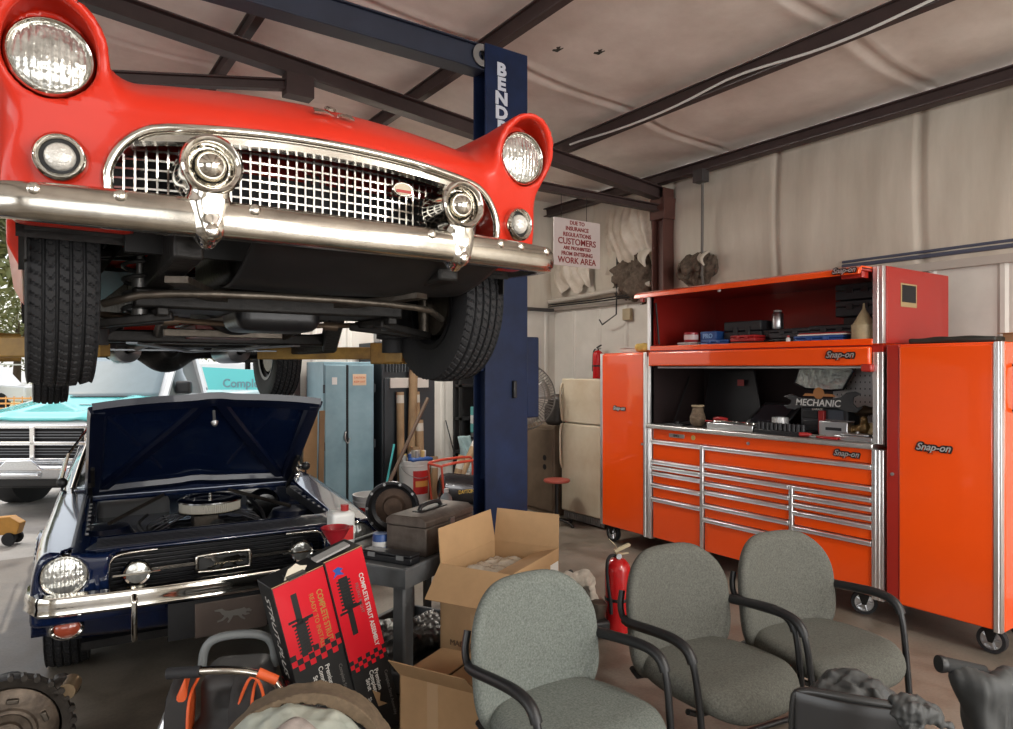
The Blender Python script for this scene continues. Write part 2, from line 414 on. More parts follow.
# torn insulation : ragged fibreglass and flaps
fib = mat('brown_fibreglass', (.16,.12,.09), .95, var=.6, vscale=22, bump=.8, bscale=60)
def tear(cx, y0, zc, sy, sz, seed, label):
    t = thing('torn_insulation', label, 'insulation', (cx, y0, zc-sz))
    def f(x, y, z):
        d = ell(x, y, z, (0, 0, sz), (.15, sy, sz)); d = smin(d, ell(x, y, z, (-.02, sy*.5, sz*.6), (.08, sy*.45, sz*.5)), .05)
        return d+.075*wob(x, y, z, 17, seed)+.020*wob(x, y, z, 60, seed+1)
    d0 = None; nets('batting', f, (-.25, -sy-.16, -.16), (.2, sy+.26, sz*2+.16), .02, fib, t)
    r = random.Random(seed)
    for k in range(1):
        a = -sy+2*sy*(k+.2+.5*r.random())/4; w = .07+.06*r.random(); l = .05+.09*r.random(); top = sz*(1.95+.15*r.random())
        m = M()
        m.grid(7, 9, lambda u, v: (-.13-.05*math.sin(v*2.2+k)-.02*math.sin(u*5), a+w*(u-.5)*2*(1-.85*v)+.03*math.sin(v*4+k), top-l*v*1.6))
        obj('flap', m, vinyl_w, t, smooth=180)
    return t
tear(5.52, 5.42, 2.60, .30, .26, 1, 'torn insulation hanging open with brown fibreglass left of the column')
tear(5.53, 4.58, 2.56, .22, .17, 4, 'smaller tear in the wall insulation just right of the column')
def sheet(y0, y1, z0, z1, x, seed, label):
    r = random.Random(seed); ph = r.random()*6
    m = M(); m.grid(40, 30, lambda u, v: (x-.10*math.sin(PI*v)*math.sin(u*PI)-.03*math.sin(u*17+ph+3*v)*v-.015*math.sin(u*37+ph+v*8), y0+(y1-y0)*(u+.03*math.sin(v*6+ph)), z1+(z0-z1)*v*(1-.22*abs(math.sin(u*7+ph))**2)))
    tag(obj('insulation_sheet', m, mat('loose_vinyl', (.68,.62,.54), .5, var=.3, vscale=5, vcol=(.45,.38,.3)), smooth=180), label, 'insulation')
sheet(5.12, 5.85, 2.66, 3.4, 5.46, 2, 'loose white insulation sheet bulging beside the column, above the torn hole')
sheet(6.1, 6.75, 2.5, 3.0, 5.44, 5, 'small sagging insulation sheet behind the hanging sign near the pipe')
# holes in the ceiling vinyl
for i, (x, y) in enumerate(((3.25, 3.55), (3.02, 3.72))):
    m = M(); z = roofz(x)-.075+.06
    m.grid(8, 8, lambda u, v: (x+.035*(u-.5)*(1+.6*math.sin(v*9)), y+.06*(v-.5)*(1+.5*math.sin(u*7)), z-.05-.02*math.sin(u*PI)*math.sin(v*PI)-.0*u))
    tag(obj('ceiling_tear', m, mat('dark_hole', (.05,.045,.035), .9, var=.5, vscale=40)), ['larger', 'smaller'][i]+' dark tear in the ceiling insulation between the beams', 'tear')
# hanging sign
t = thing('hanging_sign', 'white customer warning sign hung on two wires from the tie beam', 'sign', (4.25, 4.95, 2.55))
sg = mat('sign_face', (.62,.55,.53), .4, var=.1)
obj('panel', M().box(-.28, .29, -.004, .004, 0, .44), sg, t, bevel=.002)
sr = mat('sign_red', (.25,.03,.03), .5)
for s, z, sz in (('DUE TO', .405, .050), ('INSURANCE', .350, .052), ('REGULATIONS', .293, .052), ('CUSTOMERS', .228, .083), ('ARE PROHIBITED', .168, .044), ('FROM ENTERING', .115, .050), ('WORK AREA', .052, .080)):
    text('lettering', s, sz, sr, t, (0, -.006, z), bold=.0015)
for x in (-.19, .12): obj('wire', M().cyl((x, 0, .44), (x, 0, .66), .003, n=6), black, t)

# ================================================================ OUTDOORS
asph = mat('pale_yard_concrete', (.40,.385,.36), .8, var=.35, vscale=2, bump=.2, bscale=60)
struct('ground', M().box(-40, 25, YB+.15, 16, -.1, -.005), asph, smooth=0)
dry = mat('dry_grass_field', (.50,.46,.28), .95, var=.4, vscale=3, vcol=(.32,.34,.16), bump=.5, bscale=30)
struct('ground_grass', M().box(-80, 40, 16, 90, -.1, -.002), dry, smooth=0)
leaf = mat('leaf_green', (.12,.15,.055), .7, var=.6, vscale=3, vcol=(.22,.20,.09))
bark = mat('bark', (.09,.06,.04), .9, var=.5, vscale=20)
def tree(x, y, h, r, seed, label):
    t = thing('tree', label, 'tree', (x, y, 0), group=None)
    m = M(); m.cyl((0,0,-.05), (.1,0,h*.6), h*.035, h*.02, 10)
    rr = random.Random(seed)
    for i in range(5):
        a = rr.random()*6; m.cyl((.05,0,h*(.3+.06*i)), (r*.7*math.cos(a), r*.7*math.sin(a), h*(.6+.08*i)), h*.014, h*.005, 6)
    obj('trunk', m, bark, t)
    R = np.random.default_rng(seed); n = 5200
    cl = R.normal(size=(26, 3)); cl = cl/np.linalg.norm(cl, axis=1, keepdims=True)*R.uniform(.35, 1, (26, 1)); cl[:, 2] *= .75
    c = cl[R.integers(0, 26, n)]*[r, r, h*.36]+[0, 0, h*.64]+R.normal(size=(n, 3))*r*.16
    m = M(); s = h*.022
    A = R.normal(size=(n, 3)); A /= np.linalg.norm(A, axis=1, keepdims=True); Bv = np.cross(A, R.normal(size=(n, 3))); Bv /= np.linalg.norm(Bv, axis=1, keepdims=True)
    V = np.stack([c-A*s, c+Bv*s*.5, c+A*s, c-Bv*s*.5], 1).reshape(-1, 3)
    m.v = [tuple(p) for p in V]; m.f = [(4*i, 4*i+1, 4*i+2, 4*i+3) for i in range(n)]
    me = bpy.data.meshes.new('foliage'); me.from_pydata(m.v, [], m.f); link('foliage', me, leaf, t)
for i, (X, Y, h, r, lb) in enumerate(((-19.5, 25, 10.5, 3.6, 'tall leafy tree at the left edge beyond the white pickup'), (-12.5, 34, 6.5, 4.2, 'round green tree in the yard seen under the raised red car'), (-17, 44, 7, 5, 'farther tree behind the round green tree'), (-27, 38, 6.5, 4.5, 'low bushy tree far behind the parked white cars'), (-3, 44, 6.5, 4.5, 'leafy tree behind the teal trailer'))):
    x, y = cw(X, Y); tree(x, y, h, r, i+3, lb)
# parked cars far away
def far_car(X, Y, rz, label, colr, h=1.5, L=4.6):
    x, y = cw(X, Y); t = thing('parked_car', label, 'car', (x, y, 0), rz)
    prof = [(-L/2,.35),(-L/2,.85),(-L*.32,.95),(-L*.2,h),(L*.12,h),(L*.24,1.0),(L/2,.9),(L/2,.35)]
    obj('body', M().prism(prof, -.85, .85), mat('car_'+colr, {'white':(.8,.8,.8),'silver':(.5,.5,.52)}[colr], .3, coat=.5), t, bevel=.06)
    obj('side_window', M().prism([(-L*.29,.97),(-L*.19,h-.08),(L*.11,h-.08),(L*.2,1.0)], -.86, .86), blackp, t)
    for a in (-L*.31, L*.31):
        for b in (-.8, .8): obj('wheel', M().lathe([(0,-.1),(.2,-.1),(.32,-.1),(.34,-.05),(.34,.05),(.32,.1),(.2,.1),(0,.1)], (a, b, .34), (0,1,0), 20), rubber, t)
far_car(-20.4, 26.5, -YAW, 'white pickup parked far off behind the raised red car', 'white', 1.65, 5.0)
far_car(-30, 36, -YAW+.4, 'silver car parked farther back in the yard', 'silver')
x, y = cw(-15.6, 27.5)
t = thing('cargo_trailer', 'white enclosed trailer parked far behind the front tyre', 'trailer', (x, y, 0), -YAW)
obj('body', M().prism([(-1.1,.5),(-1.1,2.3),(-.8,2.7),(.8,2.7),(1.1,2.3),(1.1,.5)], -2, 2), white, t, bevel=.05)
obj('taillight', M().box(-1.05,-.85,-2.03,-2,.9,1.2), mat('tail_red', (.5,.03,.02), .3), t)
for s in (-1, 1): obj('wheel', M().lathe([(0,-.12),(.32,-.12),(.35,0),(.32,.12),(0,.12)], (s*1.0, 0, .34), (1,0,0), 18), rubber, t)
# chain link fence rails
t = thing('yard_fence', 'distant pale yard fence with rails behind the pickup', 'fence', (*cw(-19, 31), 0), -YAW)
gal = mat('galvanised', (.55,.56,.55), .5, .5)
for i in range(9): obj('post', M().cyl((-12+i*2.6, 0, 0), (-12+i*2.6, 0, 1.8), .04, n=8), gal, t)
obj('rails', M().box(-12, 9, -.02, .02, 1.72, 1.78).box(-12, 9, -.02, .02, .9, .94).box(-12, 9, -.02, .02, .2, .24), gal, t)
# orange barrier in the field
t = thing('barrier', 'low orange barrier net in the grass left of the teal truck', 'barrier', (*cw(-12.6, 17.5), 0), -YAW)
org = mat('faded_orange', (.75,.36,.12), .6)
m = M()
for k in range(4): m.box(-2, .6, -.01, .01, .42+k*.13, .46+k*.13)
for k in range(13): m.box(-2+k*.21, -1.98+k*.21, -.011, .011, .38, .88)
obj('net', m, org, t); obj('post', M().cyl((.6,0,0),(.6,0,1.0),.03,n=8), gal, t); obj('post', M().cyl((-2,0,0),(-2,0,1.0),.03,n=8), gal, t)
# ================================================================ WHEELS
def tyre_mesh(R, W, rim, grooves=4, sipes=64, n=384, seedz=.5):
    hw = W/2; prof = []
    for t in np.linspace(0, 1, 7): prof.append((-hw*.78-(hw*.22)*math.sin(t*PI*.62), rim+(R*.90-rim)*t))
    tw = hw*.86
    ws = np.linspace(-tw, tw, 45)
    side0 = [(-hw*.96, R*.945), (-hw*.93, R*.972)]
    P = prof+side0+[(w, R-.012*(abs(w)/tw)**3*1.2) for w in ws]+[(-a, b) for a, b in side0[::-1]]+[(-a, b) for a, b in prof[::-1]]
    P += [(hw*.6, rim-.012), (-hw*.6, rim-.012)]
    V = []; k = len(P); gp = [tw*(-1+2*(i+1)/(grooves+1)) for i in range(grooves)]
    base = 9; 
    th = np.arange(n)*2*PI/n
    for j, (w, r) in enumerate(P):
        rr = np.full(n, r)
        if base <= j < base+45:
            g = min(abs(w-x) for x in gp)
            zone = sum(w > x for x in gp)
            if g < tw*.045: rr -= .010
            else:
                z = (abs(((w/tw+1)*(grooves+1)/2) % 1-.5)*2 if zone in (1, 3) else ((w/tw+1)*(grooves+1)/2 % 1))*.55*(1 if zone % 2 else -1)
                ph = (th/(2*PI)*sipes+z+.33*zone) % 1
                rr = np.where(ph < .17, rr-.006, rr)
        elif j < 9 or j >= base+45: rr = rr+(.0015*np.sin(th*sipes) if (5 <= j < 9) else 0)
        V.append(np.stack([np.full(n, w), rr*np.cos(th), rr*np.sin(th)], 1))
    V = np.stack(V).reshape(-1, 3)
    f = []
    for j in range(k):
        j2 = (j+1)%k
        for i in range(n):
            i2 = (i+1)%n; f.append((j*n+i, j2*n+i, j2*n+i2, j*n+i2))
    m = M(); m.v = [tuple(p) for p in V]; m.f = f
    return m
def wheel(parent, name, loc, R, W, rim, style, rz=0, sgn=1, tyre_me={}):
    """axle along local x; sgn=+1 outer face towards +x"""
    w = bpy.data.objects.new(name, None); COL.objects.link(w); w.parent = parent; w.location = loc; w.rotation_euler = (0, 0, rz)
    key = (R, W, rim)
    if key not in tyre_me:
        o = obj('tyre', tyre_mesh(R, W, rim), rubber, w, smooth=28); tyre_me[key] = o.data
    else: link('tyre', tyre_me[key], None, w)
    dm = {'dark': mat('dark_wheel_steel', (.02,.02,.022), .4, .5), 'chrome': chrome, 'white': white, 'steel': steel}[style]
    s = sgn; m = M()
    m.lathe([(rim-.012,-W*.42*s),(rim+.012,-W*.44*s),(rim+.012,-W*.40*s),(rim-.03,-W*.3*s),(rim-.04,0),(rim-.03,W*.3*s),(rim+.012,W*.40*s),(rim+.014,W*.45*s),(rim-.004,W*.44*s),(rim-.02,W*.25*s),(rim-.05,W*.16*s),(rim*.62,W*.24*s),(rim*.45,W*.12*s),(rim*.38,W*.30*s),(0,W*.34*s)], ax=(1,0,0), n=48)
    m.lathe([(rim*.45,W*.0*s),(0,W*.0*s)], ax=(1,0,0), n=32)
    obj('rim', m, dm, w, smooth=40)
    m = M()
    for i in range(5):
        a = i*2*PI/5; m.cyl((W*.17*s, rim*.5*math.cos(a), rim*.5*math.sin(a)), (W*.30*s, rim*.5*math.cos(a), rim*.5*math.sin(a)), .011, n=6)
    obj('lug_nuts', m, steel, w)
    m = M(); m.lathe([(0,-W*.34*s),(rim*.72,-W*.34*s),(rim*.72,-W*.20*s),(rim*.66,-W*.05*s),(0,-W*.05*s)], ax=(1,0,0), n=40)
    obj('brake_drum', m, grease_l if style != 'white' else grease, w, smooth=40)
    return w

# ================================================================ RED CONVERTIBLE ON THE LIFT
red = mat('red_car_paint', (.66,.030,.012), .34, coat=.22, spec=.3, var=.06, vscale=5)
VC = .80
tb = thing('vintage_car', 'red 1950s convertible raised overhead with chrome bumper and mesh grille', 'car', (VC-.005, 1.95, 1.54))
def Ttop(ax, y): return .985-.09*(ax/.75)**2-.21*np.exp(-(np.maximum(y, .0)-.08)/.17)
def yfront(ax): return .085+.125*(ax/.8)**2.6
def op2(x, z):
    """grille opening in the front view"""
    ax = np.abs(x); zt = .735-.045*(ax/.6)**2; zc = (zt+.44)/2; hh = (zt-.44)/2
    qx = ax-.615+.13; qz = np.abs(z-zc)-hh+.13
    return np.hypot(np.maximum(qx, 0), np.maximum(qz, 0))+np.minimum(np.maximum(qx, qz), 0)-.13
def f_tb(x, y, z):
    ax = np.abs(x)
    d = smax((z-Ttop(ax, y))*.8, yfront(ax)-.25*np.clip(z-.74,0,1)-y+.06*np.clip(.6-z,0,1), .05)
    tuck = .45*np.clip(.52-z, 0, .3); side = ax-(.83-.10*np.clip((z-.55)/.4, -1, 1)**2*.5-tuck); d = smax(d, side, .06)
    d = smax(d, .36+.105*np.clip((.80-y)/.30,0,1)-z, .02); d = np.maximum(d, y-4.5)
    # fender: tube behind the headlight merging down into the side
    hz = .855
    ry = .122+.010*np.clip((.3-y)/.2, 0, 1)
    tube = np.sqrt((ax-.745)**2+((z-hz-.010)*.95)**2)-ry-.0
    tube = np.maximum(tube, y-3.4)
    body = rbox(ax+.45*np.clip(.52-z, 0, .3), y, z, (.715, 1.9, .58), (.125, 1.72, .28), .09); body = np.maximum(body, .36+.105*np.clip((.80-y)/.30,0,1)-z)
    fend = smin(tube, body, .07)
    cut = .135-.36*(z-.86)-y            # slanted front cut: the top reaches forward
    cut = np.maximum(cut, .075-y+.0*z)
    fend = smax(fend, cut, .014)
    d = smin(d, fend, .085)
    # headlight bowl
    bore = np.sqrt((ax-.745)**2+(np.minimum(z-hz, 0)*1.0+np.maximum(z-hz, 0)*.80)**2)-.103
    bore = np.maximum(bore, y-.20); d = smax(d, -bore, .012)
    # grille opening
    g = np.maximum(op2(x, z), y-.5); d = smax(d, -g, .018)
    # hollow underneath, wheel arches
    inn = np.maximum(np.maximum(ax-.80, .34-y), z-np.where(y < 1.5, .66, .50)); inn = np.maximum(inn, y-4.35)
    inn = np.maximum(inn, -(np.maximum(.62-ax, 0)+1)*(y < -9)); d = smax(d, -inn, .02)
    for yc, zc in ((.75, .42), (3.34, .36)):
        a = np.maximum(np.hypot(y-yc, z-zc)-.43, .55-ax); d = smax(d, -a, .015)
    return d
nets('body', f_tb, (-.93, -.05, .22), (.93, 4.6, 1.06), .0145, red, tb)
# dark inner lining so that the underside reads as undercoat, as on the car
m = M()
m.box(-.79, .79, 1.45, 4.3, .475, .49); m.box(-.60, .60, .36, 1.45, .645, .655); m.box(-.80, .80, .35, .352, .44, .66)
for s in (-1, 1):
    m.box(s*.56, s*.565, .36, 1.45, .50, .655); m.box(s*.795, s*.80, .36, 4.3, .36, .66)
obj('floor_pan', m, grease, tb)
n = 24
for yc, zc in ((.75, .42), (3.34, .36)):
    for s in (-1, 1):
        m = M(); pts = [(yc+.392*math.cos(a), zc+.392*math.sin(a)) for a in np.linspace(0, PI, n)]
        vs = [(s*.56, a, b) for a, b in pts]+[(s*.82, a, b) for a, b in pts]
        m.add(vs, [(i, i+1, n+i+1, n+i) for i in range(n-1)]); m.add([(s*.56, a, b) for a, b in pts], [tuple(range(n))]); obj('wheel_housing', m, grease, tb, smooth=40)
# grille outline points
def outline(off=0, N=120, lim=.02):
    pts = []
    for i in range(N):
        a = 2*PI*i/N; dx, dz = math.cos(a), math.sin(a)*.5; lo, hi = 0, 1.2
        for _ in range(30):
            mid = (lo+hi)/2
            if op2(np.array(dx*mid), np.array(.59+dz*mid)) < off: lo = mid
            else: hi = mid
        pts.append((dx*lo, .59+dz*lo))
    return pts
ol = outline(.006)
m = M(); m.tube([(x, float(yfront(np.array(abs(x)))-.25*max(z-.74, 0)+.06*max(.6-z,0))-.004, z) for x, z in ol], .013, 8, closed=True)
obj('grille_surround', m, chrome, tb, smooth=60)
m = M()   # egg crate bars
def yg(x): return .175+.10*(abs(x)/.62)**2.4
def ext(fix, vert):
    ts = np.linspace(.42, .76, 69) if vert else np.linspace(-.63, .63, 127)
    ins = [t for t in ts if (op2(np.array(fix), np.array(t)) if vert else op2(np.array(t), np.array(fix))) < -.002]
    return (min(ins), max(ins)) if len(ins) > 2 else None
p = .0272
for k in range(-23, 24):
    x = k*p; e = ext(x, True)
    if e: m.box(x-.0028, x+.0028, yg(x)-.004, yg(x)+.016, e[0]-.006, e[1]+.006)
for k in range(-5, 6):
    z = .595+k*p; e = ext(z, False)
    if e:
        xs = np.linspace(e[0], e[1], 40); m.sweep([(x, yg(x)+.003, z) for x in xs], [(-.0035, -.0028), (.0035, -.0028), (.0035, .0028), (-.0035, .0028)])
obj('mesh_grille', m, mat('grille_chrome', (.72,.70,.66), .18, 1, var=.15), tb, smooth=0)
m = M()   # flange seen along the top behind the trim
xs = np.linspace(-.56, .56, 60)
m.sweep([(x, yfront(np.array(abs(x)))+.03, .735-.045*(x/.6)**2-.016) for x in xs], [(-.022, -.012), (.022, -.012), (.022, .012), (-.022, .012)])
obj('grille_flange', m, chrome_old, tb, smooth=60)
m = M(); m.box(-.56, .56, .33, .36, .40, .68); obj('radiator', m, black, tb)
m = M(); m.box(-.03,.03,.30,.33,.45,.70); m.box(-.5,.5,.30,.33,.56,.575); obj('hood_latch_bracket', m, grease, tb)
# small lozenge badge in the grille
m = M(); m.lathe([(0,-.004),(.036,-.004),(.04,0),(.036,.004),(0,.004)], (0,0,0), (0,1,0), 28)
bd = obj('grille_badge', m, chrome, tb, loc=(.245, .155, .66)); bd.scale = (1.0, 1, .62)
m = M(); m.lathe([(0,-.006),(.031,-.006),(.031,-.003),(0,-.003)], (0,0,0), (0,1,0), 24)
obj('badge_field', m, mat('cream_enamel', (.6,.5,.35), .4), bd)
obj('badge_band', M().box(-.027,.027,-.0075,-.006,-.02,-.004), mat('badge_red', (.45,.02,.01), .4), bd)
# hood emblem: crossed flags under a small crest
em = bpy.data.objects.new('hood_emblem', None); COL.objects.link(em); em.parent = tb
yy = .165; em.location = (0, yy-.02, float(Ttop(np.array(0.), np.array(yy)))+.002); em.rotation_euler = (math.radians(-52+90-90), 0, 0)
em.rotation_euler = (math.radians(38), 0, 0)
m = M()
for s in (-1, 1):
    m.prism([(s*.012,.0),(s*.065,-.014),(s*.062,.018),(s*.030,.016)], -.004, .002, 'z')
    m.cyl((s*.006,-.022,0),(s*.050,.022,0),.0025,n=6)
obj('flag', m, chrome_old, em)
m = M(); m.lathe([(0,-.003),(.018,-.003),(.02,.0),(.014,.006),(0,.008)], (0,.040,0), (0,0,1), 16); obj('crest', m, chrome, em)
# headlights
def sealed_beam(parent, name, loc, R, ringw=.012, deep=0):
    h = bpy.data.objects.new(name, None); COL.objects.link(h); h.parent = parent; h.location = loc
    m = M(); m.lathe([(R+ringw,.02),(R+ringw,-.004),(R+ringw*.5,-.012),(R,-.008),(R-.002,.004)], ax=(0,1,0), n=48); obj('ring', m, chrome, h, smooth=60)
    m = M(); m.lathe([(R*(math.sin(t*PI/2)), .055-.05*math.sin(t*PI/2)**2) for t in np.linspace(0, 1, 14)], ax=(0,1,0), n=40); m.lathe([(0,.02),(.012,.024),(.012,.05)], ax=(0,1,0), n=12)
    obj('reflector', m, mat('reflector', (.85,.84,.80), .12, 1), h, smooth=60)
    # fluted lens
    n = 46
    def fn(u, v):
        x = (2*u-1)*R; z = (2*v-1)*R; q = math.hypot(x, z)
        if q > R: x *= R/q; z *= R/q
        b = -.016*(1-min(q/R, 1)**2)
        fl = .0016*abs(math.sin(x*PI/.016))+(.0012 if (math.floor((z+R)/.022) % 2) else 0)*abs(math.sin(x*PI/.024))
        return (x, b-fl*(q < R*.93), z)
    m = M(); m.grid(n*2, n, fn)
    obj('lens', m, mat('headlamp_glass', (.74,.74,.70), .14, metal=.7, var=.4, vscale=32, vcol=(.36,.36,.33), bump=.25, bscale=50, coat=.8), h, smooth=30)
    return h
for s in (-1, 1): sealed_beam(tb, 'headlight', (s*.745, .165, .855), .088)
for s in (-1, 1):   # parking lights
    h = bpy.data.objects.new('parking_light', None); COL.objects.link(h); h.parent = tb; h.location = (s*.725, .150, .60); h.rotation_euler = (0, 0, s*.18)
    obj('ring', M().lathe([(.062,.03),(.062,-.006),(.055,-.014),(.046,-.008),(.045,.01)], ax=(0,1,0), n=36), chrome, h, smooth=60)
    obj('backing', M().lathe([(.046,.004),(0,.004)], ax=(0,1,0), n=24), blackp, h)
    obj('lens', M().lathe([(.036,.004),(.035,-.006),(.028,-.016),(.015,-.021),(0,-.022)], ax=(0,1,0), n=28), mat('clear_fluted_lens', (.75,.73,.68), .12, coat=.6, bump=.5, bscale=120, metal=.3), h, smooth=60)
# bumper
def bump_y(x): return .030+.13*(abs(x)/.93)**2.2
pts = [(x, bump_y(x), .462+.012*(abs(x)/.9)**2) for x in np.linspace(-.82, .82, 60)]
for s in (1,):
    tail = [(.855,.165),(.880,.20),(.892,.26),(.896,.36),(.896,.48)]
pts = [(-a, b, .476) for a, b in tail[::-1]]+pts+[(a, b, .476) for a, b in tail]
prof = [(-.018,-.050),(.008,-.052),(.030,-.046),(.040,-.030),(.043,0),(.040,.030),(.028,.046),(.004,.053),(-.018,.050),(-.022,.03),(-.022,-.03)]
def bprof(t):
    k = 1-.35*abs(2*t-1)**8; return [(a*(1 if k > .9 else k), b*k) for a, b in prof]
bu = bpy.data.objects.new('front_bumper', None); COL.objects.link(bu); bu.parent = tb
m = M(); m.sweep(pts, bprof); obj('bumper_bar', m, chrome_old, bu, smooth=50)
for x, dz in ((-.78,.028),(-.60,.028),(-.28,.026),(.27,.02),(.56,.025),(.80,.028),(.66,.028)):
    obj('bumper_bolt', M().lathe([(.016,0),(.015,-.004),(.008,-.007),(0,-.008)], (x, bump_y(x)-.040, .468+dz), (0,1,0), 14), chrome, bu, smooth=60)
for s in (-1, 1):
    g = bpy.data.objects.new('bumper_guard', None); COL.objects.link(g); g.parent = tb; g.location = (s*.39, bump_y(.38)+.004, .46)
    def fg(x, y, z):
        w = .052-.012*np.clip((z)/.1, -1, 1)
        d = rbox(x, y, z, (0, .0, .005), (.050+.012*np.clip(z/.06,-1,1), .052, .066), .035)
        d = smin(d, cap(x, y, z, (0,.01,-.055), (0,-.028,-.02), .022), .02)
        pod = smax(np.hypot(x, z-.140)-.076, np.abs(y-.03)-.085, .02)
        d = smin(d, pod, .035)
        d = smax(d, -np.maximum(np.hypot(x, z-.140)-.058, y+.012), .008)
        return d
    nets("guard", fg, (-.1,-.12,-.11), (.1,.16,.25), .006, chrome, g)
    obj('guard_ring', M().lathe([(.079,.0),(.080,-.008),(.072,-.016),(.062,-.012),(.058,.002)], (0,-.045,.140), (0,1,0), 40), chrome, g, smooth=60)
    obj('bullet', M().lathe([(.052,.03),(.046,.0),(.036,-.018),(.020,-.030),(.006,-.034),(0,-.034)], (0,-.035,.140), (0,1,0), 36), chrome, g, smooth=60)
    obj('guard_bolt', M().lathe([(.018,0),(.018,-.006),(.012,-.010),(0,-.010)], (0,-.052,-.035), (0,1,0), 16), chrome, g, smooth=60)
# dark splash pan below the bumper
m = M()
def pan(u, v):
    x = -.26+.88*u; y0 = bump_y(x)+.05
    y = y0+(.46-.10*abs(x))*v; z = .43-.105*math.sin(v*PI*.62)*(1-.35*(x/.75)**2)
    return (x, y, z)
m.grid(50, 24, pan); obj('splash_pan', m, mat('black_undercoat', (.014,.014,.015), .5, var=.5, vscale=12), tb, solid=.006, smooth=60)
m = M()
for x in (-.16, .30): m.lathe([(.022,0),(.020,-.004),(0,-.005)], (x, .52, .318), (0,0,1), 18)
obj('drain_plug', m, mat('brown_plug', (.06,.035,.03), .6), tb)
# chassis
fr = bpy.data.objects.new('chassis_frame', None); COL.objects.link(fr); fr.parent = tb
def bar(m, p0, p1, w, h): 
    p0, p1 = Vector(p0), Vector(p1); d = (p1-p0).normalized(); sd = d.cross(Vector((0,0,1))).normalized(); u2 = sd.cross(d)
    vs = [p+sd*a*w/2+u2*b*h/2 for p in (p0, p1) for a, b in ((-1,-1),(1,-1),(1,1),(-1,1))]
    m.add(vs, [(0,1,2,3),(7,6,5,4),(0,4,5,1),(1,5,6,2),(2,6,7,3),(3,7,4,0)])
for s in (-1, 1):
    m = M(); bar(m, (s*.42,.15,.42), (s*.42,1.2,.36), .08, .11); bar(m, (s*.42,1.2,.36), (s*.60,1.8,.20), .08, .11); bar(m, (s*.60,1.8,.20), (s*.60,3.0,.20), .08, .11); bar(m, (s*.60,3.0,.20), (s*.45,3.5,.40), .08, .11); bar(m, (s*.45,3.5,.40), (s*.45,4.3,.36), .08, .1)
    obj('frame_rail', m, grease, fr, bevel=.01)
m = M(); bar(m, (-.5,.80,.30), (.5,.80,.30), .26, .07); bar(m, (-.60,2.0,.22),(.15,3.0,.22), .08,.07); bar(m, (.60,2.0,.22),(-.15,3.0,.22), .08,.07); bar(m, (-.6,1.75,.21),(.6,1.75,.21),.12,.06)
obj('crossmember', m, grease, fr, bevel=.01)
m = M(); bar(m, (-.42,.35,.33),(.15,1.35,.26), .07,.02); bar(m, (.42,.35,.33),(-.15,1.35,.26), .07,.02)
obj('brace', m, grease_l, fr)
nets('engine_block', lambda x,y,z: smin(rbox(x,y,z,(0,.95,.52),(.20,.34,.14),.04), smin(rbox(x,y,z,(.24,.95,.56),(.12,.28,.05),.03), rbox(x,y,z,(-.24,.95,.56),(.12,.28,.05),.03), .05), .04), (-.45,.5,.3), (.45,1.4,.75), .02, grease, tb)
nets('oil_pan', lambda x,y,z: smin(rbox(x,y,z,(0,1.0,.34),(.17,.30,.06),.05), rbox(x,y,z,(0,.82,.27),(.16,.14,.07),.05), .05), (-.3,.6,.1), (.3,1.4,.5), .014, mat('oil_pan_black', (.02,.02,.022), .35, .3, var=.4, vscale=10, bump=.1), tb)
nets('transmission', lambda x,y,z: smin(cap(x,y,z,(0,1.35,.36),(0,1.95,.33),.15,.09), cap(x,y,z,(0,1.9,.33),(0,2.15,.33),.06), .05), (-.25,1.1,.1), (.25,2.3,.6), .018, grease, tb)
m = M(); m.box(-.16,.13,1.45,1.85,.200,.262); m.box(-.18,.15,1.43,1.87,.262,.272)
obj('transmission_pan', m, mat('red_pan', (.20,.018,.012), .35, coat=.5), tb, bevel=.012)
m = M(); m.box(-.30,.22,1.40,1.43,.20,.235); m.box(-.26,.05,1.95,1.98,.18,.2); obj('transmission_mount', m, grease_l, tb, bevel=.004)
obj('starter', M().cyl((.27,1.15,.34),(.27,1.45,.34),.055,n=20), mat('starter_red', (.18,.03,.02), .5), tb, smooth=40)
obj('driveshaft', M().cyl((0,2.1,.33),(0,3.25,.18),.04,n=16), grease, tb, smooth=40)
